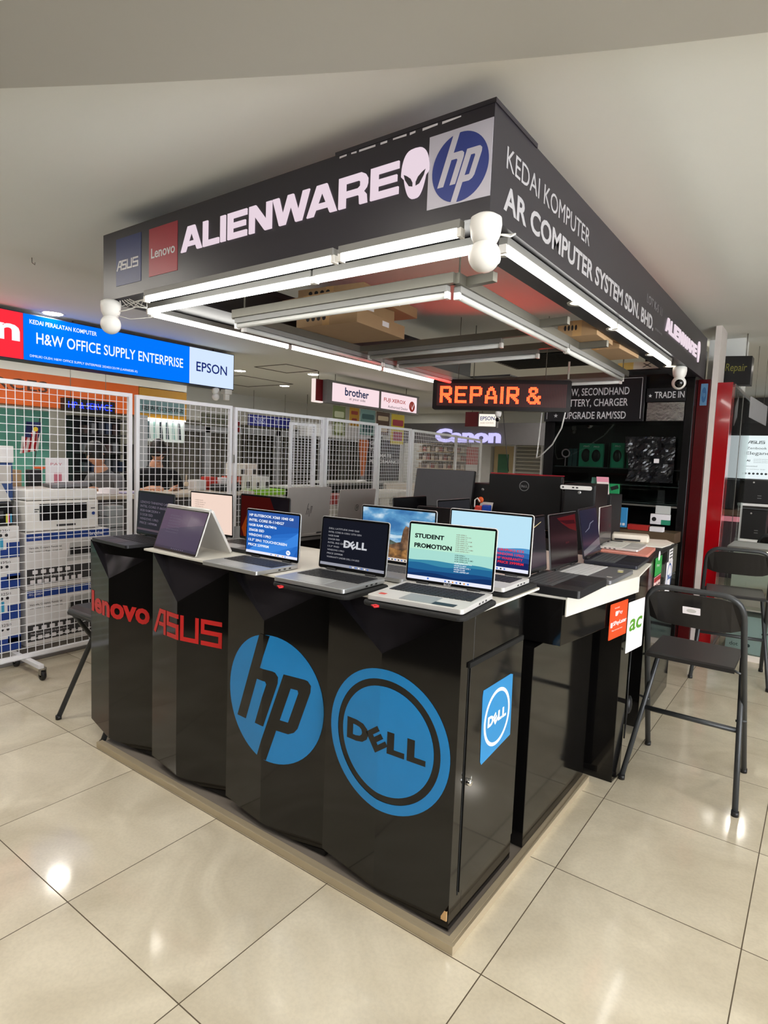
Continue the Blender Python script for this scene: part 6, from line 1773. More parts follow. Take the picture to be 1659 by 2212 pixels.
def arm(side, sh, el, wr, dirv, spread, joints, radii, edges, curl=(0, 0, -.02)):
    S_ = side
    joints[S_ + 'shoulder'] = sh; joints[S_ + 'elbow'] = el
    mid = tuple((Vector(el) + Vector(wr)) / 2)
    joints[S_ + 'fore'] = mid; joints[S_ + 'forewrist'] = wr
    d = Vector(dirv).normalized(); sp = Vector(spread).normalized()
    palm = Vector(wr) + d * .045; joints[S_ + 'hand'] = tuple(palm)
    radii.update({S_ + 'shoulder': .058, S_ + 'elbow': .043, S_ + 'fore': .037, S_ + 'forewrist': .026, S_ + 'hand': (.036, .018)})
    edges += [('chest', S_ + 'shoulder'), (S_ + 'shoulder', S_ + 'elbow'), (S_ + 'elbow', S_ + 'fore'), (S_ + 'fore', S_ + 'forewrist'), (S_ + 'forewrist', S_ + 'hand')]
    for k, (off, ln) in enumerate(((-.030, .062), (-.010, .072), (.010, .068), (.030, .054))):
        b = palm + sp * off + d * .030
        n1_, n2_, n3_ = S_ + 'finger%da' % k, S_ + 'finger%db' % k, S_ + 'finger%dc' % k
        joints[n1_] = tuple(b); joints[n2_] = tuple(b + d * ln * .5 + Vector(curl) * .4); joints[n3_] = tuple(b + d * ln * .85 + Vector(curl) * 1.3)
        radii.update({n1_: .0095, n2_: .009, n3_: .0075}); edges += [(S_ + 'hand', n1_), (n1_, n2_), (n2_, n3_)]
    b = palm - sp * .034 - d * .015; e_ = b - sp * .022 + d * .034
    joints[S_ + 'thumba'] = tuple(b); joints[S_ + 'thumbb'] = tuple(e_); radii.update({S_ + 'thumba': .011, S_ + 'thumbb': .009}); edges += [(S_ + 'hand', S_ + 'thumba'), (S_ + 'thumba', S_ + 'thumbb')]
def base_body(lean, zoff):
    J = {'pelvis': (0, .05, .88 + zoff), 'belly': (0, .04 - lean * .2, 1.03 + zoff), 'chest': (0, .02 - lean * .6, 1.22 + zoff), 'upper': (0, .01 - lean * .85, 1.31 + zoff), 'neckbase': (0, .005 - lean, 1.365 + zoff), 'neck': (0, -.012 - lean * 1.12, 1.435 + zoff)}
    Rr = {'pelvis': (.155, .11), 'belly': (.150, .105), 'chest': (.165, .115), 'upper': (.125, .085), 'neckbase': .062, 'neck': .050}
    E_ = [('pelvis', 'belly'), ('belly', 'chest'), ('chest', 'upper'), ('upper', 'neckbase'), ('neckbase', 'neck')]
    for s_, S_ in ((-1, 'L'), (1, 'R')):
        J[S_ + 'hip'] = (s_ * .095, .05, .82 + zoff); J[S_ + 'knee'] = (s_ * .10, .0, .47 + zoff * .5); J[S_ + 'ankle'] = (s_ * .10, .06, .085); J[S_ + 'toe'] = (s_ * .11, -.09, .035)
        Rr.update({S_ + 'hip': .095, S_ + 'knee': .062, S_ + 'ankle': .042, S_ + 'toe': .036})
        E_ += [('pelvis', S_ + 'hip'), (S_ + 'hip', S_ + 'knee'), (S_ + 'knee', S_ + 'ankle'), (S_ + 'ankle', S_ + 'toe')]
    return J, Rr, E_
J, Rr, E_ = base_body(.10, -.03)
arm('L', (-.19, -.05, 1.265), (-.245, -.16, 1.03), (-.11, -.36, 1.125), (.5, -.8, -.05), (.6, .4, .5), J, Rr, E_)
arm('R', (.19, -.05, 1.265), (.245, -.16, 1.03), (.10, -.38, 1.125), (-.5, -.8, .0), (-.6, .4, -.5), J, Rr, E_)
p2_ = person('person in a black shirt behind the mesh, head bowed over something held in both hands', J, E_, Rr, (0, -.165, 1.475), R(72), R(32), mat('black_tee', (18, 18, 22), .85), (-4.80, 2.05, 0))
J, Rr, E_ = base_body(.12, -.09)
arm('L', (-.19, -.07, 1.205), (-.25, -.10, .98), (-.20, -.33, 1.115), (.1, -.95, -.1), (1, .1, 0), J, Rr, E_)
arm('R', (.19, -.07, 1.205), (.25, -.12, .98), (.16, -.34, 1.115), (-.1, -.95, -.1), (1, -.1, 0), J, Rr, E_)
p1_ = person('person in a grey shirt behind the mesh, turned in profile to the left', J, E_, Rr, (0, -.17, 1.425), R(12), R(20), mat('grey_tee', (96, 96, 100), .85), (-4.90, 1.66, 0))
t = thing('small_parts', 'small pale object held by the person in black', 'object', (-4.42, 2.16, 1.13))
m = MB(); m.ball((-4.42, 2.165, 1.16), .026, 12, 8, (1, 1.1, .9)); m.cyl((-4.42, 2.165, 1.18), (-4.425, 2.17, 1.25), .007, 8); m.build('body', mat('pale_beige', (214, 196, 170), .5), t)
m = MB(); m.box((-4.3, 2.35, 1.102), (-4.12, 2.62, 1.17)); tag(m.build('black_case', DARK, bevel=.02), 'black soft case on the service counter right of the person in black', 'case')
for k, (y, w_, h, c, lab) in enumerate(((2.12 + .12, .12, .10, (226, 224, 222), 'white carton on the service counter behind the black soft case'), (2.40, .10, .13, (196, 60, 50), 'red and white carton on the service counter, right of the black soft case'), (2.55, .12, .12, (222, 220, 222), 'white tall carton at the right end of the service counter'), (2.66, .07, .05, (214, 206, 60), 'small yellow box at the right end of the service counter'))):
    m = MB(); m.box((-4.50, y, 1.101), (-4.36, y + w_, 1.101 + h)); tag(m.build('counter_carton', mat('counter_carton_%d' % k, c, .5), bevel=.003), lab, 'box', 'cartons on the service counter')

# =================================================================== shops on the left
hw = thing('shop_lightbox', 'long lit shop sign with red, blue and white sections, beyond the fence', 'sign', (-5.1, 1.3, 2.217))
m = MB(); m.box((-5.20, -.75, 2.214), (-5.004, 3.225, 2.620)); m.build('housing', mat('housing_blue_black', (30, 40, 66), .4), hw)
for nm, y0, y1, c in (('red_face', -.74, .922, (236, 40, 54)), ('blue_face', .926, 2.610, (0, 104, 226)), ('white_face', 2.614, 3.215, (206, 224, 250))):
    m = MB(); m.box((-5.004, y0, 2.222), (-5.0, y1, 2.612)); m.build(nm, glow('sign_' + nm, c, 1.25 if nm != 'white_face' else 1.0), hw)
SGW = glow('sign_letter_white', (238, 246, 255), 1.0)
m = MB(); xo = -4.9992
m.text('Canon', (xo, -.225, 2.365), Y, Z, 1.12, .20, .03, n=X); m.build('red_face_lettering', SGW, hw)
m = MB(); m.text('KEDAI PERALATAN KOMPUTER', (xo, .975, 2.535), Y, Z, .60, .038, .012, n=X); m.text('H&W OFFICE SUPPLY ENTERPRISE', (xo, 1.03, 2.372), Y, Z, 1.50, .098, .010, n=X)
m.text('DIMILIKI OLEH: H&W OFFICE SUPPLY ENTERPRISE 202403125199 (LA0068285-X)', (xo, .975, 2.245), Y, Z, 1.02, .028, .0, n=X); m.build('blue_face_lettering', SGW, hw)
m = MB(); m.text('EPSON', (xo, 2.70, 2.365), Y, Z, .42, .105, .012, n=X); m.build('white_face_lettering', glow('sign_navy', (26, 44, 120), .8), hw)
for y in (-.3, 1.4, 3.0):
    m = MB(); m.cyl((-5.1, y, 2.618), (-5.1, y, CEIL), .008, 8); m.build('hanger_rod', STEEL, hw)
sc5 = security_cam((-5.02, 2.98, 2.213), 'white ball camera under the right end of the long lit shop sign', R(80), r=.05, lens=False); sc5.scale = (.85, .85, .85)
m = MB(); m.box((-5.08, 3.10, 2.16), (-5.0, 3.20, 2.213)); m.box((-5.06, 3.12, 2.09), (-5.02, 3.18, 2.16)); tag(m.build('sign_bracket', WPLAS, bevel=.004), 'small white bracket box under the right end of the long lit shop sign', 'bracket')

of = thing('shop_fascia', 'orange shop fascia with dark lettering behind the mesh at the left', 'sign', (-7.1, 1, 1.95))
m = MB(); m.box((-7.3, -3.0, 1.95), (-7.0, 3.25, 2.34)); m.build('board', mat('orange_fascia', (206, 92, 26), .45), of)
m = MB(); m.text('IT RESOURCES', (-6.9995, .35, 2.12), Y, Z, 1.7, .13, .01, n=X); m.build('lettering', mat('brown_letter', (70, 34, 20), .5), of)
struct(MB().box((-7.3, -3.0, 2.34), (-7.0, 4.02, CEIL)).build('trim_4', PAINT))
bl = thing('led_display', 'blue scrolling LED display glowing behind the mesh under the orange fascia', 'display sign', (-6.05, 2.05, 1.885))
m = MB(); m.box((-6.10, 1.765, 1.875), (-6.0, 2.335, 2.01)); m.build('housing', mat('display_black'), bl)
m = MB()
for k, ch in enumerate('SERVICE'):
    pass
m.text('HP & SERVICE', (-5.9995, 1.80, 1.905), Y, Z, .50, .070, .008, n=X); m.build('lit_dots', glow('led_blue', (30, 60, 255), 1.6), bl)
for y in (1.85, 2.25):
    m = MB(); m.cyl((-6.05, y, 2.008), (-6.05, y, CEIL), .004, 6); m.build('hanger_wire', STEEL, bl)
struct(MB().box((-8.1, -3, 0), (-8.0, 2.53, 1.95)).build('wall_teal', mat('teal_wall', (104, 176, 158), .7)), 'pale teal shop wall behind the mesh at the left')
struct(MB().box((-8.1, -3, 1.95), (-8.0, 2.53, CEIL)).build('wall_upper', PAINT))
rsn = thing('repair_shop_sign', 'mustard framed repair shop sign with dark lettering behind the second mesh panel', 'sign', (-7.1, 3.63, 1.95))
m = MB(); m.box((-7.25, 3.26, 1.93), (-7.0, 4.02, 2.33)); m.build('frame', mat('mustard', (176, 128, 34), .5), rsn)
m = MB(); m.box((-7.0, 3.27, 1.985), (-6.995, 3.985, 2.205)); m.build('panel', mat('sign_bluegrey', (96, 126, 132), .4), rsn)
m = MB(); m.text('REPAIR & SERVICE', (-6.9945, 3.30, 2.03), Y, Z, .66, .075, .02, n=X); m.build('lettering', INK, rsn)
# dark display rack and grey post of the far shop
rk2 = thing('display_rack', 'black goods rack behind the flag and the people', 'rack', (-7.2, 3.0, 0))
m = MB(); m.box((-7.6, 2.56, 0), (-7.4, 3.22, 1.90)); m.box((-7.55, 3.36, 0), (-7.38, 4.0, 1.55)); m.build('back', mat('rack_black', (22, 23, 26), .6), rk2)
for z in (.9, 1.15, 1.40, 1.65, 1.85):
    m = MB(); m.box((-7.4, 2.56, z), (-7.15, 3.22, z + .015)); m.build('shelf', CHAR, rk2)
rp2 = random.Random(4)
for k in range(16):
    z = (1.166, 1.416, 1.666)[k % 3]; y = 2.60 + (k // 3) * .10
    m = MB(); h = .10 + .07 * rp2.random(); m.box((-7.32, y, z), (-7.2, y + .06 + .02 * rp2.random(), z + h))
    tag(m.build('rack_carton', mat('rack_carton_%d' % (k % 4), ((54, 58, 66), (96, 98, 104), (60, 44, 44), (40, 52, 76))[k % 4], .5)), '%s small dark carton from the left on the %s shelf of the black goods rack' % (ORD[k // 3], ('lower', 'middle', 'upper')[k % 3]), 'package', 'small cartons on the black goods rack')
struct(MB().box((-7.1, 3.24, 0), (-6.95, 3.36, 1.95)).build('trim_5', mat('grey_post', (150, 154, 160), .5)), 'grey post of the shop front behind the people')
ph = thing('picture_row', 'row of bright glossy pictures above the people in the far shop', 'poster', (-7.0, 3.6, 1.6))
m = MB(); m.box((-7.05, 3.38, 1.60), (-7.03, 4.0, 1.925)); m.build('backing', mat('pale_board', (214, 226, 226), .3), ph)
for k in range(6):
    m = MB(); y = 3.40 + k * .10; m.plate([(y, 1.64), (y + .055, 1.64), (y + .03, 1.88), (y - .005, 1.88)], (-7.0295, 0, 0), Y, Z, X, .001); m.build('picture', mat('picture_%d' % (k % 3), ((60, 84, 90), (150, 190, 186), (30, 44, 52))[k % 3], .3), ph)
m = MB(); m.box((-7.03, 3.38, 1.905), (-6.99, 4.0, 1.925)); m.build('light_bar', glow('picture_light', (255, 255, 250), 6), ph)
# folding shutters of closed shops
def shutter(lab, x, y0, y1, z1, slats, c, posts=(), grid=0):
    t = thing('shop_shutter', lab, 'shutter', (x, (y0 + y1) / 2, 0), 0, 'closed shop shutters across the aisle')
    m = MB(); m.box((x - .12, y0, 0), (x - .08, y1, z1)); m.build('dark_back', mat('shutter_back_%d' % sum(c), c, .6), t)
    m = MB(); st_ = (y1 - y0) / slats
    for k in range(slats + 1): m.box((x - .01, y0 + k * st_ - .009, 0), (x + .01, y0 + k * st_ + .009, z1))
    if grid:
        for k in range(grid): m.box((x - .005, y0, z1 * (k + .5) / grid), (x + .005, y1, z1 * (k + .5) / grid + .008))
    m.build('lattice', mat('shutter_grey', (150, 148, 142), .45, .3), t)
    m = MB()
    for y in posts: m.box((x - .03, y - .06, 0), (x + .06, y + .06, z1 + .1))
    m.box((x - .06, y0, z1), (x + .06, y1, z1 + .12)); m.build('post', mat('shutter_post', (186, 190, 198), .5), t)
shutter('grey folding shutter behind the right half of the second mesh panel', -9.0, 5.05, 6.75, 1.85, 16, (120, 116, 108), (5.9,))
shutter('dark lattice shutter with grey posts behind the third mesh panel', -9.0, 6.9, 9.3, 1.88, 22, (60, 58, 50), (7.75, 9.2), 14)
shutter('dark lattice shutter behind the fourth mesh panel', -9.0, 9.4, 11.5, 1.88, 20, (54, 52, 46), (10.9,), 14)
for nm, a, b in (('wall_shop_upper', (-9.1, 4.05, 2.06), (-8.95, 11.55, CEIL)), ):
    struct(MB().box(a, b).build('wall_shopfront', PAINT))
es = thing('office_board', 'small grey notice board with two dark lines above the grey folding shutter', 'sign', (-8.9, 6.1, 2.0))
m = MB(); m.box((-8.95, 5.75, 1.995), (-8.92, 6.45, 2.21)); m.build('board', mat('olive_grey', (140, 142, 128), .5), es)
m = MB(); m.text('REGISTER', (-8.919, 5.85, 2.12), Y, Z, .5, .05, n=X); m.text('COUNTER', (-8.919, 5.9, 2.04), Y, Z, .42, .05, n=X); m.build('lettering', mat('dark_green_ink', (56, 70, 56), .5), es)
for k, z in enumerate((1.90, 2.03)):
    m = MB(); m.box((-8.94, 6.52, z), (-8.91, 6.66, z + .09)); tag(m.build('red_notice', mat('dark_red_ink', (150, 30, 34))), ['lower', 'upper'][k] + ' small dark red notice right of the grey notice board', 'notice', 'small dark red notices')
bs_ = thing('blue_sign', 'deep blue hanging direction sign behind the third mesh panel', 'sign', (-8, 6.6, 2.0))
m = MB(); m.box((-8.02, 6.08, 2.00), (-7.98, 7.14, 2.20)); m.build('board', mat('deep_blue', (30, 36, 130), .4), bs_)
m = MB(); m.text('N&S', (-7.979, 6.2, 2.05), Y, Z, .26, .10, .01, n=X); m.text('IT', (-7.979, 6.7, 2.05), Y, Z, .14, .10, .01, n=X); m.build('lettering', mat('pale_blue_letter', (160, 170, 220), .4), bs_)
for y in (6.2, 7.0):
    m = MB(); m.cyl((-8, y, 2.2), (-8, y, CEIL), .004, 6); m.build('hanger_wire', STEEL, bs_)
m = MB(); m.box((-7.6, 7.0, 1.86), (-7.4, 9.0, 2.10)); tag(m.build('awning_box', mat('awning_white', (212, 212, 214), .5), bevel=.01), 'long white awning box behind the third and fourth mesh panels', 'awning')
for y in (7.1, 8.9):
    m = MB(); m.cyl((-7.5, y, 2.1), (-7.5, y, CEIL), .006, 6); tag(m.build('awning_rod', STEEL), 'thin rod holding the white awning box, ' + ('left' if y < 8 else 'right') + ' one', 'rod')
# green-topped table with white cartons
gt = thing('green_table', 'white table with a lime green top edge behind the third mesh panel', 'table', (-6.0, 4.5, 0))
m = MB(); m.box((-6.3, 4.0, .88), (-5.95, 5.05, .96)); m.build('top', mat('lime_green', (126, 186, 40), .5), gt, bevel=.004)
m = MB(); m.box((-6.28, 4.02, 0), (-5.97, 5.03, .88)); m.build('base', mat('table_white', (214, 214, 210), .5), gt)
for k, (y, w_, z, h, c) in enumerate(((4.05, .16, .961, .19, (196, 86, 70)), (4.23, .17, .961, .20, (222, 220, 216)), (4.42, .15, .961, .18, (228, 226, 222)), (4.60, .16, .961, .19, (214, 216, 220)), (4.12, .18, 1.162, .17, (226, 222, 216)), (4.33, .18, 1.162, .17, (216, 208, 204)))):
    t = thing('product_carton', ['reddish carton at the left of the green table', 'second carton from the left on the green table', 'third carton from the left on the green table', 'right-hand carton on the green table', 'left carton of the upper row on the green table', 'right carton of the upper row on the green table'][k], 'box', (-6.1, y + w_ / 2, z), 0, 'cartons on the green table')
    m = MB(); m.box((-6.22, y, z), (-6.0, y + w_, z + h)); m.build('carton', mat('green_table_carton_%d' % k, c, .5), t, bevel=.003)
    m = MB(); m.plate(rrect(y + w_ * .5, z + h * .15, y + w_ * .88, z + h * .6, .01), (-5.9996, 0, 0), Y, Z, X, .0005); m.build('printed_device', GRYB, t)
for k, (y0, y1, h) in enumerate(((5.1, 6.0, 1.0), (6.05, 7.6, 1.06))):
    t = thing('dark_counter', ['black counter behind the third mesh panel, right of the green table', 'black counter with a light top behind the fourth mesh panel'][k], 'counter', (-6.1, (y0 + y1) / 2, 0), 0, 'black counters across the aisle')
    m = MB(); m.box((-6.4, y0, 0), (-5.98, y1, h - .03)); m.build('base', BLACKM, t)
    m = MB(); m.box((-6.42, y0 - .01, h - .03), (-5.96, y1 + .01, h)); m.build('top', mat('counter_grey_top', (196, 196, 196), .4), t)
t = thing('flag_banner', 'orange feather banner behind the fourth mesh panel', 'banner', (-6.0, 7.0, 1.06))
m = MB(); m.plate([(6.93, 1.16), (7.02, 1.16), (7.13, 1.72), (7.12, 1.80), (6.86, 1.80), (6.86, 1.70)], (-6.0, 0, 0), Y, Z, X, .004); m.build('cloth', mat('banner_orange', (206, 112, 58), .7), t)
m = MB(); m.cyl((-6.005, 6.975, 1.06), (-6.005, 6.975, 1.80), .006, 6); m.lathe([(0, .0), (.09, 0), (.09, .015), (.01, .03)], (-6.005, 6.975, 1.06)); m.build('pole', WMETAL, t)
t = thing('poster_board', 'dark upright poster board with white lettering behind the fifth mesh panel', 'poster', (-6.0, 7.6, 1.06))
m = MB(); m.box((-6.06, 7.15, 1.062), (-6.02, 8.15, 1.83)); m.build('board', mat('poster_dark', (38, 36, 40), .4), t)
m = MB()
for k, s in enumerate(('GET', 'YOUR', 'ULTIMATE', 'PERFORMANCE')): m.text(s, (-6.0195, 7.20, 1.72 - k * .11), Y, Z, .085 * len(s), .07, .02, n=X)
m.build('lettering', WPAPER, t)
m = MB(); m.box((-6.40, 7.70, 0), (-5.98, 9.2, 1.0)); tag(m.build('display_counter', mat('counter_white')), 'white display counter with dark grilles behind the fifth mesh panel', 'counter')
# white office machines on the floor behind the fifth panel
for k, y in enumerate((5.0, 5.65)):
    t = thing('copier', ['white copier behind the fifth mesh panel', 'white copier farther along behind the sixth mesh panel'][k], 'copier', (-4.5, y + .25, 0), 0, 'white copiers behind the mesh')
    m = MB(); m.box((-4.8, y, .0), (-4.3, y + .5, .80)); m.build('body', WPLAS, t, bevel=.02)
    m = MB(); m.box((-4.82, y - .02, .93), (-4.28, y + .52, 1.02)); m.box((-4.80, y + .30, .80), (-4.32, y + .5, .93)); m.build('scanner', WPLAS, t, bevel=.02)
    m = MB(); m.box((-4.31, y + .04, .25), (-4.297, y + .46, .45)); m.box((-4.31, y + .04, .50), (-4.297, y + .46, .70)); m.build('paper_tray', GRYB, t, bevel=.004)
m = MB(); m.box((-4.85, 4.62, .84), (-4.55, 4.96, .98)); tag(m.build('red_machine', mat('machine_red', (130, 40, 40), .5), bevel=.01), 'dark red machine top left of the white copiers', 'machine')
m = MB(); m.box((-4.86, 4.60, 0), (-4.54, 4.98, .838)); tag(m.build('machine_stand', mat('cabinet_grey'), bevel=.01), 'grey stand under the dark red machine', 'stand')

# hanging maker sign with product cards below
hs2 = thing('hanging_sign', 'grey framed hanging sign with two pale pink lit panels, above the fourth mesh panel', 'sign', (-5.05, 6.0, 2.23))
m = MB(); m.box((-5.14, 4.86, 2.232), (-5.004, 7.20, 2.548)); m.build('frame', mat('sign_grey', (134, 132, 134), .45), hs2, bevel=.004)
PNK = glow('sign_pink', (246, 220, 226), .95)
for y0, y1 in ((4.97, 6.06), (6.12, 7.12)):
    m = MB(); m.box((-5.006, y0, 2.262), (-5.0, y1, 2.515)); m.build('lit_panel', PNK, hs2)
m = MB(); xo = -4.9994
m.text('brother', (xo, 5.24, 2.365), Y, Z, .56, .115, .02, n=X); m.build('maker_lettering', glow('sign_navy2', (30, 44, 84), .8), hs2)
m = MB(); m.text('at your side', (xo, 5.34, 2.30), Y, Z, .38, .05, n=X); m.text('Authorised Dealer', (xo, 6.30, 2.285), Y, Z, .56, .042, n=X); m.build('small_lettering', glow('sign_greyletter', (70, 66, 76), .8), hs2)
m = MB(); m.text('FUJI XEROX', (xo, 6.19, 2.36), Y, Z, .60, .075, .012, n=X); m.build('red_lettering', glow('sign_red_letter', (176, 44, 20), .8), hs2)
m = MB(); m.plate(ellipse(6.98, 2.36, .085, .085, 28), (xo, 0, 0), Y, Z, X, .0005); m.build('round_emblem', glow('sign_emblem_red', (140, 40, 32), .8), hs2)
m = MB(); m.plate([(6.93, 2.40), (6.98, 2.33), (7.04, 2.42), (6.99, 2.30)], (xo + .0006, 0, 0), Y, Z, X, .0005); m.build('emblem_swirl', PNK, hs2)
for y in (5.1, 6.9):
    m = MB(); m.cyl((-5.07, y, 2.548), (-5.07, y, CEIL), .006, 6); m.build('hanger_rod', STEEL, hs2)
eb = thing('side_lightbox', 'dark red box sign with a lit edge left of the pale pink maker sign', 'sign', (-5.1, 4.75, 2.22))
m = MB(); m.box((-5.12, 4.70, 2.245), (-5.08, 4.855, 2.54)); m.build('face', mat('sign_darkred', (120, 14, 26), .4), eb)
m = MB(); m.box((-5.13, 4.68, 2.225), (-5.07, 4.70, 2.54)); m.box((-5.13, 4.70, 2.225), (-5.07, 4.855, 2.245)); m.build('lit_edge', glow('edge_white', (255, 236, 230), .85), eb)
m = MB(); m.cyl((-5.1, 4.78, 2.54), (-5.1, 4.78, CEIL), .006, 6); m.build('hanger_rod', STEEL, eb)
for k, (y0, y1, z0, z1, c) in enumerate(((5.05, 5.32, 1.78, 2.21, (120, 132, 84)), (5.42, 5.64, 1.95, 2.215, (188, 140, 44)), (5.68, 6.04, 1.83, 2.215, (120, 158, 156)), (6.08, 6.42, 1.86, 2.21, (92, 66, 52)), (6.48, 6.84, 1.72, 2.205, (222, 196, 40)))):
    t = thing('hanging_card', ['olive green product card hanging at the left under the maker sign', 'mustard product card hanging second under the maker sign', 'grey-teal product card hanging third under the maker sign', 'brown product card hanging fourth under the maker sign', 'tall yellow product card hanging at the right under the maker sign'][k], 'poster', (-5.05, (y0 + y1) / 2, z0), 0, 'product cards hanging under the maker sign')
    m = MB(); m.box((-5.052, y0, z0), (-5.046, y1, z1)); m.build('card', mat('hang_card_%d' % k, c, .4), t)
    m = MB(); hh = z1 - z0
    m.plate(rrect(y0 + .03, z0 + hh * .62, y1 - .03, z0 + hh * .82, .02), (-5.0455, 0, 0), Y, Z, X, .0005); m.plate(rrect(y0 + .05, z0 + hh * .12, y1 - .05, z0 + hh * .42, .02), (-5.0455, 0, 0), Y, Z, X, .0005); m.build('printed_picture', mat('hang_print_%d' % k, ((206, 212, 180), (150, 60, 50), (60, 96, 100), (206, 190, 160), (176, 52, 70))[k], .5), t)
    m = MB(); m.cyl((-5.049, (y0 + y1) / 2, z1 - .005), (-5.049, (y0 + y1) / 2, 2.24), .002, 6); m.build('hanger_wire', STEEL, t)

# glowing letters and shelves at the far end
struct(MB().box((-9, 11.6, 0), (-1.3, 11.75, CEIL)).build('wall_far', PAINT))
cn2 = thing('glowing_letters', 'pale violet glowing five-letter shop name on a grey fascia at the far end', 'sign', (-5.6, 10.0, 1.8))
m = MB(); m.box((-7.4, 10.02, 1.86), (-3.6, 10.12, 2.30)); m.build('fascia', mat('far_fascia', (120, 118, 122), .5), cn2)
m = MB(); m.text('Canon', (-6.37, 10.015, 1.885), X, Z, 1.57, .30, .045, n=NF, t=.03); m.build('lettering', glow('violet_letter', (196, 190, 255), 1.1), cn2)
for x in (-7.3, -3.7):
    m = MB(); m.box((x - .04, 10.03, 0), (x + .04, 10.11, 1.86)); m.build('post', WMETAL, cn2)
def far_shelf(lab, x0, x1, y, z0, z1, n, cols, seed):
    t = thing('goods_shelf', lab, 'shelf', ((x0 + x1) / 2, y, 0), 0, 'goods shelves at the far end')
    m = MB(); m.box((x0, y + .25, 0), (x1, y + .28, z1)); m.build('back', mat('shelf_back', (206, 196, 176), .6), t)
    for k in range(n + 1):
        z = z0 + (z1 - z0) * k / n
        m = MB(); m.box((x0, y, z - .02), (x1, y + .25, z)); m.build('board', mat('shelf_board_tan', (196, 176, 140), .6), t)
    return t
far_shelf('tan goods shelf with small parcels at the far end, under the glowing letters', -7.5, -6.15, 11.0, .9, 1.90, 5, None, 1)
rp3 = random.Random(9)
for r_ in range(5):
    for k in range(11):
        z = .9 + .2 * r_ + .001
        x = -7.46 + k * .118; h = .10 + .05 * rp3.random()
        m = MB(); m.box((x, 11.04, z), (x + .085, 11.16, z + h))
        tag(m.build('small_parcel', mat('parcel_%d' % ((k + r_) % 4), ((206, 190, 176), (150, 84, 74), (188, 170, 150), (120, 104, 96))[(k + r_) % 4], .5)), '%s small parcel from the left on the %s tan shelf from the bottom' % (ORD[k], ORD[r_]), 'package', 'small parcels on the far goods shelf')
t = thing('red_poster', 'red and white poster right of the tan goods shelf at the far end', 'poster', (-5.95, 11.0, 1.1))
m = MB(); m.box((-6.12, 11.0, 1.20), (-5.82, 11.02, 1.82)); m.build('sheet', mat('poster_red', (206, 62, 54), .5), t)
m = MB(); m.box((-6.12, 10.998, 1.20), (-5.82, 11.0205, 1.42)); m.build('white_part', WPAPER, t)
m = MB(); m.box((-6.0, 11.02, 0), (-5.94, 11.05, 1.3)); m.build('stand', WMETAL, t)
m = MB(); m.box((-5.76, 11.0, 0), (-5.50, 11.2, 1.85)); tag(m.build('white_pillar', mat('pillar_white', (226, 226, 228), .5)), 'white narrow cabinet right of the red poster at the far end', 'cabinet')
t = thing('green_poster', 'green framed poster between white cabinets at the far end', 'poster', (-5.2, 11.1, 1.1))
m = MB(); m.box((-5.46, 11.1, 0), (-4.98, 11.14, 1.86)); m.build('board', mat('poster_tan', (196, 178, 140), .6), t)
m = MB(); m.box((-5.36, 11.095, 1.22), (-5.10, 11.10, 1.68)); m.build('sheet', mat('poster_green', (70, 120, 92), .5), t)
def louvre(lab, x0, x1, y):
    t = thing('slatted_rack', lab, 'rack', ((x0 + x1) / 2, y, 0), 0, 'pale slatted racks at the far end')
    m = MB()
    m.box((x0, y + .10, 0), (x1, y + .12, 2.02)); m.build('back', mat('slat_back', (168, 166, 158), .6), t)
    m = MB()
    for k in range(24): m.obox((x0, y, .05 + k * .082), (x1 - x0, 0, 0), (0, .06, .02), (0, -.004, .012))
    m.build('slats', mat('slat_pale', (214, 212, 204), .5), t)
    m = MB()
    for x in (x0, x1): m.box((x - .02, y - .01, 0), (x + .02, y + .06, 2.03))
    m.build('upright', WMETAL, t)
louvre('pale slatted rack at the far end, left of the black showcase', -4.92, -4.30, 11.0)
louvre('pale slatted rack at the far end, beside the black showcase', -4.24, -3.3, 11.0)
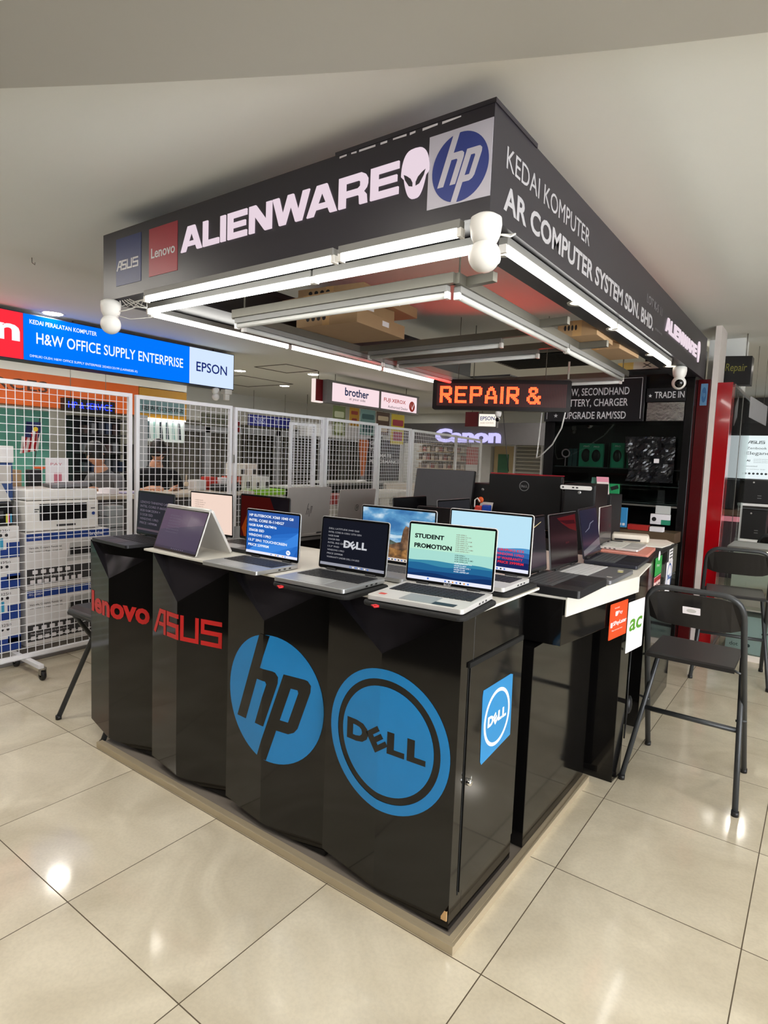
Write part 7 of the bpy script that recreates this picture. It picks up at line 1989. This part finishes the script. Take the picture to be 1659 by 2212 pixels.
ep_ = thing('hanging_sign', 'small white-faced box sign with a dark red side, under the red display', 'sign', (-3.3, 6.25, 1.98))
m = MB(); m.box((-3.56, 6.21, 1.985), (-3.36, 6.24, 2.19)); m.build('red_side', mat('sign_darkred'), ep_)
m = MB(); m.obox((-3.35, 6.20, 1.978), (.29, 0, -.01), (0, 0, .195), (0, .05, 0)); m.build('housing', mat('sign_grey'), ep_)
m = MB(); m.obox((-3.335, 6.199, 1.99), (.26, 0, -.008), (0, 0, .17), (0, -.001, 0)); m.build('lit_face', glow('sign_cream', (248, 240, 226), 1.0), ep_)
m = MB(); m.text('EPSON', (-3.315, 6.1975, 2.07), X, Z, .22, .055, .012, n=NF); m.build('lettering', glow('sign_navy'), ep_)
m = MB(); m.text('EXCEED YOUR VISION', (-3.31, 6.1975, 2.025), X, Z, .20, .018, n=NF); m.build('small_lettering', glow('sign_tan_letter', (170, 120, 80), .8), ep_)
m = MB(); m.cyl((-3.30, 6.225, 2.165), (-3.30, 6.225, CEIL), .005, 6); m.cyl((-3.46, 6.225, 2.185), (-3.46, 6.225, CEIL), .005, 6); m.build('hanger_rod', STEEL, ep_)
for k, (x, y, s_) in enumerate(((-5.36, 4.42, .30), (-7.1, 5.2, .55))):
    m = MB()
    for a, b in (((-1, -1), (1, -1)), ((1, -1), (1, 1)), ((1, 1), (-1, 1)), ((-1, 1), (-1, -1))):
        m.tube([(x + a[0] * s_, y + a[1] * s_, CEIL - .002), (x + b[0] * s_, y + b[1] * s_, CEIL - .002)], .006, 4)
    struct(m.build('trim_%d' % (6 + k), mat('hatch_line', (90, 84, 78), .7)), ['small ceiling hatch outline near the maker sign', 'large ceiling hatch outline beyond the long lit sign'][k])
for k, (x, y) in enumerate(((-3.42, .30), (-4.45, .25))):
    m = MB(); m.tube([(x, y, CEIL), (x, y, CEIL - .03), (x + .012, y + .012, CEIL - .042), (x + .022, y + .008, CEIL - .03)], .0022, 6)
    tag(m.build('ceiling_hook', STEEL), ['nearer', 'farther'][k] + ' small wire hook in the bare ceiling left of the canopy', 'hook', 'small ceiling hooks')
